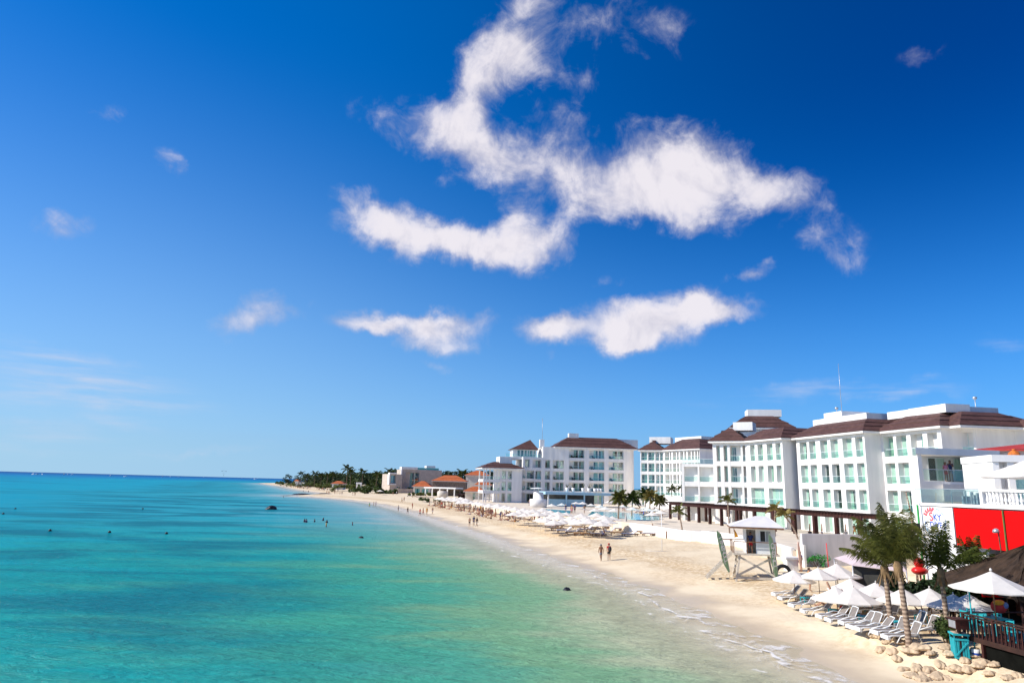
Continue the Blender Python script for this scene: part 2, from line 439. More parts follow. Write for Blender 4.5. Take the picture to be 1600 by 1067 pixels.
trod = math_(t, 'MULTIPLY', maprange(t, sh, 6.0, 9.0), maprange(t, sh, 15.0, 10.0))
drycol = mixc(t, math_(t, 'MULTIPLY', trod, maprange(t, nb, .62, .4)), drycol, (.50, .355, .20, 1))
wetcol = mixc(t, maprange(t, nb, .3, .7), (.49, .385, .25, 1), (.56, .445, .30, 1))
wetcol = mixc(t, maprange(t, wetd, 0.0, 3.6), wetcol, (.58, .455, .305, 1))
wetcol = mixc(t, maprange(t, wetd, .8, -2.0), wetcol, (.64, .55, .40, 1))
inland = mixc(t, maprange(t, nb, .35, .65), (.10, .12, .04, 1), (.26, .22, .12, 1))
c = mixc(t, dryf, wetcol, drycol)
c = mixc(t, maprange(t, sh, 120.0, 160.0), c, inland)
t.links.new(c, p.inputs['Base Color'])
p.inputs['Specular IOR Level'].default_value = .3
t.links.new(maprange(t, wetd, 1.0, 5.0, .32, .9), p.inputs['Roughness'])
hgt = math_(t, 'ADD', math_(t, 'MULTIPLY', nb, .8), math_(t, 'MULTIPLY', nc, -.5))
hgt = math_(t, 'MULTIPLY', hgt, maprange(t, wetd, 2.5, 8.0, .05, 1.0))
t.links.new(N(t, 'ShaderNodeBump', {'Height': hgt, 'Strength': .55, 'Distance': .16}).outputs[0], p.inputs['Normal'])

def zsand(d, X, Y):
    return land_z(d + .8 * wob(X, Y) * (d < 12), X, Y)
beach = sheet('beach_sand', graded(-1600, 3000, -2, 46, .5, 1.075), graded(-90, 3800, 20, 112, .5, 1.05), zsand, sand_m)

# sea: colour follows the depth over white sand, with seagrass patches further out
sea_m = bpy.data.materials.new('sea_water'); sea_m.use_nodes = True
t = sea_m.node_tree; t.nodes.remove(t.nodes['Principled BSDF'])
sh = N(t, 'ShaderNodeAttribute', attribute_name='shore').outputs['Fac']
dep = math_(t, 'MULTIPLY', sh, -1.0)
co = N(t, 'ShaderNodeNewGeometry').outputs['Position']
big = N(t, 'ShaderNodeTexNoise', {'Vector': N(t, 'ShaderNodeMapping', {'Vector': co, 'Scale': (.012, .022, 1)}).outputs[0], 'Scale': 1.0, 'Detail': 6.0, 'Roughness': .55, 'Distortion': .5}).outputs[0]
mid = N(t, 'ShaderNodeTexNoise', {'Vector': N(t, 'ShaderNodeMapping', {'Vector': co, 'Rotation': (0, 0, .35), 'Scale': (.05, .12, 1)}).outputs[0], 'Scale': 1.0, 'Detail': 5.0, 'Roughness': .6}).outputs[0]
dw = math_(t, 'MULTIPLY', dep, maprange(t, mid, .25, .75, .62, 1.38))
lg = math_(t, 'LOGARITHM', math_(t, 'MAXIMUM', dw, 1.0), 10.0)
ramp = N(t, 'ShaderNodeValToRGB', {0: math_(t, 'DIVIDE', lg, 4.0)})
cr = ramp.color_ramp; cr.interpolation = 'EASE'
STOPS = [(0.0, (.60, .54, .41)), (.17, (.44, .46, .29)), (.27, (.17, .36, .19)), (.335, (.05, .325, .215)), (.40, (.004, .285, .262)), (.47, (.0, .295, .325)), (.53, (.0, .285, .36)), (.60, (.0, .25, .385)), (.72, (.0, .18, .38)), (.84, (.0, .10, .31)), (1.0, (.0, .04, .20))]
cr.elements[0].position, cr.elements[0].color = STOPS[0][0], STOPS[0][1] + (1,)
cr.elements[1].position, cr.elements[1].color = STOPS[-1][0], STOPS[-1][1] + (1,)
for ps, cc in STOPS[1:-1]:
    e = cr.elements.new(ps); e.color = cc + (1,)
ramp2 = N(t, 'ShaderNodeValToRGB', {0: math_(t, 'DIVIDE', lg, 4.0)}); c2r = ramp2.color_ramp; c2r.interpolation = 'EASE'
FAR_SKY_STOPS = [(0.0, (.42, .42, .38)), (.22, (.30, .40, .40)), (.32, (.12, .34, .38)), (.42, (.02, .31, .37)), (.55, (.0, .28, .38)), (.72, (.0, .185, .38)), (.84, (.0, .10, .31)), (1.0, (.0, .04, .20))]
c2r.elements[0].position, c2r.elements[0].color = FAR_SKY_STOPS[0][0], FAR_SKY_STOPS[0][1] + (1,)
c2r.elements[1].position, c2r.elements[1].color = FAR_SKY_STOPS[-1][0], FAR_SKY_STOPS[-1][1] + (1,)
for ps, cc in FAR_SKY_STOPS[1:-1]:
    e = c2r.elements.new(ps); e.color = cc + (1,)
clear = maprange(t, N(t, 'ShaderNodeSeparateXYZ', {0: co}).outputs[1], 55.0, 170.0)     # far water painted bluer: reflected sky put into its colour
basec = mixc(t, clear, ramp.outputs[0], ramp2.outputs[0])
big2 = N(t, 'ShaderNodeTexNoise', {'Vector': N(t, 'ShaderNodeMapping', {'Vector': co, 'Rotation': (0, 0, .3), 'Scale': (.03, .075, 1)}).outputs[0], 'Scale': 1.0, 'Detail': 7.0, 'Roughness': .6, 'Distortion': .6}).outputs[0]
grass = math_(t, 'MAXIMUM', math_(t, 'MULTIPLY', maprange(t, big, .50, .66), maprange(t, dep, 40.0, 90.0, 0.0, .62)), math_(t, 'MULTIPLY', maprange(t, big2, .41, .62), math_(t, 'MULTIPLY', maprange(t, dep, 12.0, 40.0, 0.0, .72), maprange(t, dep, 120.0, 70.0))))
wc = mixc(t, grass, basec, (.0, .105, .145, 1))
milky = math_(t, 'MULTIPLY', maprange(t, mid, .52, .72), maprange(t, dep, 30.0, 3.0, 0.0, .22))
wc = mixc(t, milky, wc, (.36, .42, .30, 1))
# ripples run along the shore
r1 = N(t, 'ShaderNodeTexNoise', {'Vector': N(t, 'ShaderNodeMapping', {'Vector': co, 'Rotation': (0, 0, .28), 'Scale': (.42, 1.25, 1)}).outputs[0], 'Scale': 1.0, 'Detail': 6.0, 'Roughness': .62, 'Distortion': .4}).outputs[0]
r2 = N(t, 'ShaderNodeTexNoise', {'Vector': N(t, 'ShaderNodeMapping', {'Vector': co, 'Rotation': (0, 0, -.45), 'Scale': (1.4, 3.2, 1)}).outputs[0], 'Scale': 1.0, 'Detail': 4.0, 'Roughness': .6}).outputs[0]
hh = math_(t, 'ADD', math_(t, 'MULTIPLY', r1, 1.0), math_(t, 'MULTIPLY', r2, .35))
bmp = N(t, 'ShaderNodeBump', {'Height': hh, 'Strength': 1.0, 'Distance': .42}).outputs[0]
dif = N(t, 'ShaderNodeBsdfDiffuse', {'Color': wc, 'Normal': bmp}).outputs[0]
gls = N(t, 'ShaderNodeBsdfGlossy', {'Color': (.8, .9, 1, 1), 'Roughness': .12, 'Normal': bmp}).outputs[0]
fr = N(t, 'ShaderNodeFresnel', {'IOR': 1.25, 'Normal': bmp}).outputs[0]
body = N(t, 'ShaderNodeMixShader', {0: math_(t, 'MINIMUM', fr, .15), 1: dif, 2: gls}).outputs[0]
# lace of foam where the swash dies
fw = N(t, 'ShaderNodeTexNoise', {'Vector': co, 'Scale': .55, 'Detail': 5.0, 'Roughness': .65}).outputs[0]
fwd = N(t, 'ShaderNodeVectorMath', {0: co, 1: N(t, 'ShaderNodeVectorMath', {0: N(t, 'ShaderNodeTexNoise', {'Vector': co, 'Scale': 1.6, 'Detail': 3.0}).outputs['Color'], 'Scale': 1.3}, operation='SCALE').outputs[0]}, operation='ADD').outputs[0]
lace = N(t, 'ShaderNodeTexVoronoi', {'Vector': N(t, 'ShaderNodeMapping', {'Vector': fwd, 'Scale': (1.1, .8, 1)}).outputs[0], 'Scale': 1.25}, feature='DISTANCE_TO_EDGE').outputs['Distance']
fdep = math_(t, 'ADD', dep, math_(t, 'MULTIPLY', math_(t, 'SUBTRACT', fw, .5), 6.0))
band = math_(t, 'MULTIPLY', maprange(t, fdep, -2.0, -.2), maprange(t, fdep, 3.8, .6))
edge = math_(t, 'MULTIPLY', maprange(t, fdep, -1.0, -.3), maprange(t, fdep, .9, .15))
far_wash = maprange(t, N(t, 'ShaderNodeSeparateXYZ', {0: co}).outputs[1], 40.0, 130.0, 0.0, .34)
foam = math_(t, 'MULTIPLY', band, math_(t, 'MULTIPLY', maprange(t, lace, .085, .0), maprange(t, fw, .42, .66)))
foam = math_(t, 'MAXIMUM', math_(t, 'MULTIPLY', foam, .8), math_(t, 'MULTIPLY', edge, maprange(t, fw, .46, .64, 0.0, .75)))
fline = math_(t, 'ADD', dep, math_(t, 'MULTIPLY', math_(t, 'SUBTRACT', N(t, 'ShaderNodeTexNoise', {'Vector': co, 'Scale': .28, 'Detail': 3.0}).outputs[0], .5), 5.0))
line = math_(t, 'MULTIPLY', maprange(t, math_(t, 'ABSOLUTE', math_(t, 'SUBTRACT', fline, .9)), .24, .03), math_(t, 'MULTIPLY', maprange(t, fw, .40, .60, 0.0, .85), maprange(t, N(t, 'ShaderNodeSeparateXYZ', {0: co}).outputs[1], 48.0, 90.0, 1.0, .22)))
line2 = math_(t, 'MULTIPLY', maprange(t, math_(t, 'ABSOLUTE', math_(t, 'SUBTRACT', fline, 2.6)), .26, .05), maprange(t, fw, .50, .62, 0.0, .6))
foam = math_(t, 'MAXIMUM', foam, math_(t, 'MAXIMUM', line, line2))
foam = math_(t, 'MAXIMUM', foam, math_(t, 'MULTIPLY', band, far_wash))
fom = N(t, 'ShaderNodeBsdfDiffuse', {'Color': (.80, .77, .74, 1)}).outputs[0]
trp = N(t, 'ShaderNodeBsdfTransparent', {'Color': (.97, .98, .95, 1)}).outputs[0]
body = N(t, 'ShaderNodeMixShader', {0: maprange(t, fdep, .2, 7.0, .10, 1.0, smooth=False), 1: trp, 2: body}).outputs[0]
body = N(t, 'ShaderNodeMixShader', {0: math_(t, 'MINIMUM', foam, .92), 1: body, 2: fom}).outputs[0]
t.links.new(body, t.nodes['Material Output'].inputs[0])
def zwater(d, X, Y): return np.full(X.shape, 0.0) + .07 * np.clip(1 - np.abs(d) / 6, 0, 1)
sea = sheet('sea_water', graded(-16000, 900, -45, 26, 1.0, 1.09), graded(-90, 18000, 20, 110, 1.0, 1.07), zwater, sea_m)

# ================================================================== buildings
ZT = 2.5                                               # terrace level
def frame_at(A, u, z=0.0):
    inn = Vector((-u.y, u.x))
    return Matrix(((u.x, inn.x, 0, A.x), (u.y, inn.y, 0, A.y), (0, 0, 1, z), (0, 0, 0, 1)))
def t_px(A, u, px, py):
    r = ray(px, py)
    return (A.x * r.y - A.y * r.x) / (u.y * r.x - u.x * r.y)
def V2(x, y): return Vector((x, y))
WR = random.Random(11)
def wavy(mb, x0, x1, y, z0, z1, amp=.02, pitch=.28, seg=4):
    n = max(2, int((x1 - x0) / pitch * seg)); vs = []; fs = []
    for i in range(n + 1):
        x = x0 + (x1 - x0) * i / n; yy = y + amp * math.sin(2 * PI * (x - x0) / pitch)
        vs += [(x, yy, z0), (x, yy, z1)]
    for i in range(n): fs.append((2 * i, 2 * i + 2, 2 * i + 3, 2 * i + 1))
    mb.add(vs, fs, True)
def window(root, Mx, x0, x1, zb, zt, y, state=None, leaves=2, fine=True, g=None):
    """glazed door or window standing in front of wall plane y"""
    f = .07
    mb = MB(); mb.M = Mx
    mb.box(x0, x0 + f, y - .10, y - .001, zb, zt); mb.box(x1 - f, x1, y - .10, y - .001, zb, zt)
    mb.box(x0 + f, x1 - f, y - .10, y - .001, zt - f, zt); mb.box(x0 + f, x1 - f, y - .10, y - .001, zb, zb + f)
    for k in range(1, leaves):
        xm = x0 + (x1 - x0) * k / leaves
        mb.box(xm - .04, xm + .04, y - .098, y - .001, zb + f, zt - f)
    w = part('window', mb, FRAME, root)
    gl = MB(); gl.M = Mx; gl.box(x0 + f, x1 - f, y - .082, y - .076, zb + f, zt - f)
    part('pane', gl, g or GLASS, w)
    rm = MB(); rm.M = Mx; rm.box(x0 + .02, x1 - .02, y - .012, y - .004, zb + .02, zt - .02)
    part('painted_room_shade', rm, SHADE_PAINT, w)  # flat dark plate paints the unlit room behind the glass
    state = state or WR.choice(['full', 'full', 'full', 'left', 'right', 'full', 'sides'])
    if not fine and state == 'full' and WR.random() < .5: state = WR.choice(['left', 'right', 'open'])
    cu = MB(); cu.M = Mx; L = x1 - x0 - 2 * f
    spans = {'full': [(0, 1)], 'left': [(0, .55)], 'right': [(.42, 1)], 'sides': [(0, .3), (.68, 1)], 'open': [(0, .14)], 'dark': []}[state]
    for a, b in spans:
        wavy(cu, x0 + f + L * a, x0 + f + L * b, y - .043, zb + f, zt - f, pitch=.3 if fine else .6, seg=4 if fine else 3)
    if spans: part('curtain', cu, CURTAIN if WR.random() > (.15 if fine else .7) else CURTAIN_D, w)
    return w
def railing(root, Mx, x0, x1, zb, y=.08, h=1.0, posts=True):
    mb = MB(); mb.M = Mx
    mb.box(x0, x1, y - .03, y + .03, zb + h - .05, zb + h)
    if posts:
        n = max(1, int((x1 - x0) / 1.8))
        for k in range(n + 1):
            xx = x0 + .03 + (x1 - x0 - .06) * k / n
            mb.box(xx - .02, xx + .02, y - .02, y + .02, zb, zb + h - .05)
    r = part('balcony_railing', mb, FRAME, root)
    gl = MB(); gl.M = Mx; gl.box(x0 + .05, x1 - .05, y - .006, y + .006, zb + .06, zb + h - .06)
    part('glass_panel', gl, RAILGLASS, r)
def block(root, A, B, depth, z0, ztop, d, rows, cols, mat=None, fine=True, rail=True, name='wall', win_h=None):
    """a storeyed block: front plane from A (left) to B (right); cols = (x0, x1, kind[, states]) openings d deep"""
    mat = mat or STUCCO
    u = (B - A).normalized(); L = (B - A).length; Mx = frame_at(A, u)
    mb = MB(); mb.M = Mx
    mb.box(0, L, d, depth, z0, ztop)
    xs = 0.0
    cols = sorted(cols, key=lambda c: c[0])
    if cols:
        for c in cols:
            mb.box(xs, c[0], 0, d, z0, ztop); xs = c[1]
        mb.box(xs, L, 0, d, z0, ztop)
        for c in cols:
            z = z0
            use = [r for k, r in enumerate(rows) if len(c) < 4 or k in c[3]]
            for (zb, zt) in use:
                if zb - z > .02: mb.box(c[0], c[1], .03, d, z, zb)
                z = zt
            mb.box(c[0], c[1], .03, d, z, ztop)
    else:
        mb.box(0, L, 0, d, z0, ztop)
    w = part(name, mb, mat, root)
    for c in cols:
        use = [r for k, r in enumerate(rows) if len(c) < 4 or k in c[3]]
        for (zb, zt) in use:
            k = c[2]; hh = zt - .12
            if k == 'win': window(root, Mx, c[0] + .06, c[1] - .06, zb + .04, hh, d, fine=fine)
            elif k == 'bal':
                m = c[0] + (c[1] - c[0]) * .42
                window(root, Mx, m, c[1] - .1, zb + .04, hh - .1, d, WR.choice(['full', 'left', 'open', 'right']), fine=fine)
            elif k == 'ball':
                m = c[0] + (c[1] - c[0]) * .5
                window(root, Mx, c[0] + .1, m, zb + .04, hh - .1, d, WR.choice(['full', 'left', 'open']), fine=fine)
            elif k == 'two':
                m = c[0] + (c[1] - c[0])
                a = c[0] + (c[1] - c[0]) * .34; b = c[0] + (c[1] - c[0]) * .66
                window(root, Mx, a, b - .15, zb + .04, hh, d, WR.choice(['full', 'left', 'right']), leaves=1, fine=fine)
                window(root, Mx, b + .15, c[1] - .05, zb + .04, hh, d, WR.choice(['full', 'full', 'right']), leaves=1, fine=fine)
            if rail and k != 'narrow' and zb > z0 + 1.0: railing(root, Mx, c[0] + .02, c[1] - .02, zb, posts=fine)
            if k == 'narrow': window(root, Mx, c[0] + .03, c[1] - .03, zb + .1, hh, d, leaves=1, fine=fine)
    return Mx, L
def hip_roof(root, Mx, x0, x1, y0, y1, ze, over=.7, run=3.0, rise=1.9, bands=3, mat=None, fascia=True):
    mat = mat or ROOF
    mb = MB(); mb.M = Mx
    X0, X1, Y0, Y1 = x0 - over, x1 + over, y0 - over, y1 + over
    def ring(k, lip):
        i = run * k; e = lip
        return [(X0 + i - e, Y0 + i - e), (X1 - i + e, Y0 + i - e), (X1 - i + e, Y1 - i + e), (X0 + i - e, Y1 - i + e)]
    for b in range(bands):
        k0, k1 = b / bands, (b + 1) / bands
        za, zb_ = ze + rise * k0, ze + rise * k1
        lo, hi = ring(k0, .07 if b else 0.0), ring(k1, 0)
        lz = za + (.09 if b else .0)
        vs = [(p[0], p[1], lz - .13) for p in lo] + [(p[0], p[1], lz) for p in lo] + [(p[0], p[1], zb_) for p in hi]
        fs = [(i, (i + 1) % 4, 4 + (i + 1) % 4, 4 + i) for i in range(4)] + [(4 + i, 4 + (i + 1) % 4, 8 + (i + 1) % 4, 8 + i) for i in range(4)] + [(3, 2, 1, 0), (8, 9, 10, 11)]
        mb.add(vs, fs)
    r = part('roof', mb, mat, root)
    if fascia:
        fb = MB(); fb.M = Mx
        fb.box(X0 + .06, X1 - .06, Y0 + .06, Y1 - .06, ze - .42, ze - .14)
        part('fascia', fb, STUCCO, r)
    return r
def pbox(root, name, Mx, x0, x1, y0, y1, z0, z1, mat=None):
    mb = MB(); mb.M = Mx; mb.box(x0, x1, y0, y1, z0, z1)
    return part(name, mb, mat or STUCCO, root)
def cols_px(A, u, py, spans, L=None):
    out = []
    for s in spans:
        a, b = t_px(A, u, s[0], py), t_px(A, u, s[1], py)
        out.append((a, b) + tuple(s[2:]))
    return out

# ---- the near hotel: four stepped wings, brown shingle roofs
ROWS_A = [(2.55, 5.3), (6.05, 8.8), (9.7, 12.45), (13.3, 16.05)]
UP = (1, 2, 3)
hotel = thing('hotel_building', 'long white beachfront hotel with stepped wings, green glass and brown roofs, nearest the lifeguard hut', 'hotel', (46, 110, 0))
EV = 16.9
# second wing from the right end of the long front
uA2 = V2(.167, -.986).normalized(); B2 = V2(49.1, 95.0); A2 = B2 + uA2 * t_px(B2, uA2, 1244, 690)
c = cols_px(A2, uA2, 690, [(1248.8, 1260, 'win'), (1263.8, 1274, 'win'), (1281, 1292.5, 'win'), (1297, 1309, 'win'), (1316, 1331, 'win'), (1336, 1348, 'win')])
MA2, LA2 = block(hotel, A2, B2, 15, ZT, 16.7, .75, ROWS_A, c)
hip_roof(hotel, MA2, 0, LA2, 0, 15, EV)
# the wing left of it
uA1 = V2(.266, -.964).normalized(); B1 = V2(44.3, 111.7); A1 = B1 + uA1 * t_px(B1, uA1, 1166, 700)
c = cols_px(A1, uA1, 705, [(1171.9, 1179.4, 'win', (2, 3)), (1183.7, 1192, 'win', (2, 3)), (1198, 1207.5, 'win', (2, 3)), (1211.8, 1220.0, 'win', (2, 3))])
MA1, LA1 = block(hotel, A1, B1, 14, ZT + 6.6, 16.72, .75, ROWS_A[2:], [x[:3] for x in c])
c = cols_px(A1, uA1, 775, [(1174.0, 1194.8, 'win'), (1201.5, 1224, 'win')])
block(hotel, A1, B1, 13.99, ZT, ZT + 6.6, .75, ROWS_A[:2], c)
hip_roof(hotel, MA1, 0, LA1, 0, 14, EV + .02)
# the angled end
uA0 = V2(.87, -.5).normalized(); B0 = A1.copy(); A0 = B0 + uA0 * t_px(B0, uA0, 1113.5, 705)
c = cols_px(A0, uA0, 710, [(1119.2, 1125, 'narrow', UP), (1130.4, 1136.3, 'narrow', UP), (1140.5, 1157.5, 'ball'), (1160.4, 1164.8, 'none')])
MA0, LA0 = block(hotel, A0, B0, 12, ZT, 16.74, 1.1, ROWS_A, c)
hip_roof(hotel, MA0, 0, LA0 - .5, 0, 9, EV + .04, run=3.2, rise=2.4)
# stair tower with its own roof behind
uT = V2(.98, -.2).normalized(); AT_ = V2(45.3, 138.0)
MT = frame_at(AT_, uT); pbox(hotel, 'tower_wall', MT, 0, 10.5, 0, 9, 14, 20.6)
hip_roof(hotel, MT, 0, 10.5, 0, 9, 20.75, over=1.0, run=3.6, rise=2.5)
pbox(hotel, 'roof_block', MT, 3.0, 9.6, 2.9, 7, 23.2, 24.6)
pbox(hotel, 'roof_block', MA0, 3.2, 6.6, 2.6, 6, 18.9, 20.4)
solar = MB(); solar.M = MA0; solar.plate([(1.2, .9, 17.95), (4.2, .9, 17.95), (4.2, 2.2, 18.85), (1.2, 2.2, 18.85)], .06); part('dark_panel', solar, BLACK, hotel)
# parapets and plant rooms on the roofs
pbox(hotel, 'parapet', MA2, 1.2, LA2 - 2.35, 2.4, 11, EV + 1.8, EV + 2.75)
pbox(hotel, 'plant_room', MA2, 3.0, 7.4, 3.2, 8, EV + 2.76, EV + 3.7)
# third wing
B3w = 2.57
A3 = B2 + Vector((-uA2.y, uA2.x)) * B3w
uA3 = uA2.copy(); B3 = A3 + uA3 * t_px(A3, uA3, 1470.5, 680)
c = cols_px(A3, uA3, 694, [(1380.3, 1396.2, 'win'), (1400.4, 1417.2, 'win'), (1423.4, 1442.7, 'bal', (3,)), (1449.7, 1465.6, 'bal', (3,))])
MA3, LA3 = block(hotel, A3, B3, 15, ZT, 16.68, .9, ROWS_A, c)
hip_roof(hotel, MA3, 0, LA3, 0, 15, EV - .02)
pbox(hotel, 'parapet', MA3, -1.4, LA3 - 2.35, 2.42, 11, EV + 1.78, EV + 2.8)
# last short wing, turned towards the sea
A4 = B3 + Vector((-uA3.y, uA3.x)) * 2.8
uA4 = V2(.72, -.69).normalized(); B4 = A4 + uA4 * t_px(A4, uA4, 1524.5, 685)
c = cols_px(A4, uA4, 690, [(1500, 1521.5, 'win')])
MA4, LA4 = block(hotel, A4, B4, 12, ZT, 16.66, .8, ROWS_A, c)
u5 = V2(.986, .12).normalized(); A5 = B4.copy(); B5 = A5 + u5 * 5.4
MA5, LA5 = block(hotel, A5, B5, 12, ZT, 16.62, .3, ROWS_A, [])
hip_roof(hotel, MA5, -2.6, LA5 + 2, -.9, 12, EV - .04, over=.5)
u6 = V2(.55, -.83).normalized(); A6 = B5.copy(); B6 = A6 + u6 * 14
MA6, LA6 = block(hotel, A6, B6, 12, ZT, 16.6, .5, ROWS_A, [(1.0, 3.0, 'win'), (4.0, 6.2, 'win')])
hip_roof(hotel, MA6, 0, LA6, 0, 12, EV - .06)
pbox(hotel, 'parapet', MA5, -1.8, 1.6, 2.2, 9, EV + 1.78, EV + 2.85)
mast = MB(); q = A2 + uA2 * 5; mast.tube([(q.x + 5, q.y + 1, 20), (q.x + 5, q.y + 1, 28.5)], [.05, .03], 6); part('antenna_mast', mast, STEEL, hotel)
for (px, py, Y) in ((1307, 638, 108), (1523, 622, 90)):
    q = AY(px, py, Y); m = MB(); m.tube([(q.x, q.y, EV + 1.5), (q.x, q.y, q.z)], .05, 6); m.lathe([(.02, -.25), (.22, -.1), (.3, .1), (.1, .2)], 10, (q.x, q.y, q.z)); part('roof_vent', m, STEEL, hotel)

# low terraced link with glass balconies between the two near buildings
AL = A0 + V2(-3.6, 8.5); uL = V2(.95, -.31).normalized()
ML, LL = block(hotel, AL, AL + uL * 6.4, 12, ZT, 13.0, .9, ROWS_A[:3], [(.5, 3.0, 'none'), (3.3, 6.0, 'none')], name='link_wall')
railing(hotel, ML, .2, 6.2, 13.0, .15)

# ---- middle hotel building
mid_b = thing('hotel_building', 'white four storey hotel building in the middle with upright fins and beige recesses', 'hotel', (40, 215, 0))
ROWS_B = [(2.6, 5.6), (6.3, 9.0), (9.8, 12.5), (13.4, 16.0), (16.9, 19.5)]
PB = AY(1000.5, 730, 221); AB = V2(PB.x, PB.y); PB2 = AY(1036.5, 730, 218.5); BB = V2(PB2.x, PB2.y); uB = (BB - AB).normalized()
c = cols_px(AB, uB, 730, [(1002, 1011.2, 'win'), (1013, 1022.5, 'win'), (1024.5, 1030, 'bal'), (1031.5, 1036, 'win')])
MB1, LB1 = block(mid_b, AB, BB, 16, ZT, 20.0, .9, ROWS_B, c, fine=False)
uB2 = V2(.47, -.88).normalized(); CB = BB + uB2 * t_px(BB, uB2, 1094, 730)
spans = [(1039, 1046, 'none'), (1047, 1049.5, 'none'), (1051.5, 1056.8, 'none'), (1058, 1061, 'none'), (1063, 1068.2, 'none'), (1069.6, 1073, 'none'), (1074.8, 1080, 'none'), (1081.3, 1085, 'none'), (1086.5, 1090, 'none'), (1091, 1093.4, 'none')]
MB2, LB2 = block(mid_b, BB, CB, 16, ZT, 19.98, 1.5, ROWS_B[1:], cols_px(BB, uB2, 730, spans), fine=False)
hip_roof(mid_b, MB1, 0, LB1, 0, 16, 20.2, run=5, rise=3.3)
hip_roof(mid_b, MB2, 0, LB2, 0, 16, 20.22, run=5, rise=3.3)
pbox(mid_b, 'parapet', MB2, .5, LB2 - 4, 4.6, 12, 22.6, 24.2)
pbox(mid_b, 'plant_room', MB1, 2.2, 9.0, 5.0, 12, 22.5, 24.6)
# terrace of the middle building
MBt = frame_at(BB, uB2); tb = pbox(mid_b, 'terrace_wall', MBt, -1, LB2 + 6, -7, -.02, ZT, 6.0)
railing(mid_b, MBt, -1, LB2 + 6, 6.0, -6.8, 1.2)

# ---- far hotel block
far_b = thing('hotel_building', 'far white hotel block of five storeys with brown hip roof behind the umbrella field', 'hotel', (28, 235, 0))
ROWS_C = [(2.6, 5.6), (6.6, 9.35), (10.2, 12.95), (13.9, 16.6), (17.6, 20.4)]
P0 = AY(848, 735, 233); P1 = AY(975, 735, 236); AC, BC = V2(P0.x, P0.y), V2(P1.x, P1.y); uC = (BC - AC).normalized()
c = cols_px(AC, uC, 730, [(851.9, 859.6, 'narrow', (1, 2, 3)), (863.8, 881.2, 'two', (0, 1, 2, 3)), (866, 884.5, 'bal', (4,)), (889, 913, 'two'), (920.5, 944.2, 'two'), (951, 974.3, 'two')])
# the top row is wider on the left bay: split that bay off
c1 = [x if len(x) == 4 else x + ((0, 1, 2, 3, 4),) for x in c if not (len(x) == 4 and x[3] == (4,))]
MC, LC = block(far_b, AC, BC, 14, ZT, 21.0, 1.3, ROWS_C, c1, fine=False)
# rounded corner on the right
rc = MB(); rc.M = MC
n = 10; R = 4.6; vs = []
for i in range(n + 1):
    a = PI / 2 * i / n
    vs += [(LC + R * math.sin(a), R - R * math.cos(a), ZT), (LC + R * math.sin(a), R - R * math.cos(a), 21.0)]
vs += [(LC + R, 14, ZT), (LC + R, 14, 21.0), (LC, 14, ZT), (LC, 14, 21.0)]
m_ = n + 3
rc.add(vs, [(2 * i, 2 * i + 2, 2 * i + 3, 2 * i + 1) for i in range(n + 1)], True)
rc.add([v for v in vs], [tuple(2 * i + 1 for i in range(n + 3))])
part('rounded_wall', rc, STUCCO, far_b)
hip_roof(far_b, MC, 4.5, LC + R - .4, 0, 14, 21.3, run=6, rise=3.6)
pbox(far_b, 'parapet', MC, LC - 18, LC + 7.5, 8.5, 13, 22, 24.9)
pbox(far_b, 'roof_block', MC, 9.8, 13.2, 4.8, 7, 24.3, 26.2)
pbox(far_b, 'roof_block', MC, -.6, .9, 3, 5, 21, 23.6)
mm = MB(); q = AY(847, 700, 238); mm.tube([(q.x, q.y, 21), (q.x, q.y, 31)], .07, 6); part('antenna_mast', mm, STEEL, far_b)
# stepped balconies on its left flank
P0 = AY(815, 745, 231.5); P1 = AY(848, 745, 232.9); AD, BD = V2(P0.x, P0.y), V2(P1.x, P1.y); uD = (BD - AD).normalized()
c = cols_px(AD, uD, 745, [(816.5, 834.8, 'bal', (0, 1, 2)), (836.5, 845.5, 'win', (0, 1, 2)), (820, 827, 'narrow', (3,)), (832, 845.5, 'bal', (3,))])
c2 = [x for x in c if x[3] == (0, 1, 2)]
MD, LD = block(far_b, AD, BD, 12, ZT, 13.4, 1.3, ROWS_C[:3], [x[:3] for x in c2], fine=False, name='balcony_wall')
c3 = [x for x in c if x[3] == (3,)]
block(far_b, AD + uD * .4, BD, 12, 13.4, 17.4, 1.3, [(14.0, 16.6)], [(a - .4, b - .4, k) for a, b, k, _ in c3], fine=False, name='balcony_wall')
for zz in (5.6, 9.4):
    pbox(far_b, 'balcony_slab', MD, -.9, 3.9, -.9, -.02, zz, zz + .95)
for zz in (2.55, 6.6, 10.4):
    for xx in (-.7, 1.2): pbox(far_b, 'balcony_column', MD, xx, xx + .3, -.8, -.5, zz, zz + 3.0)
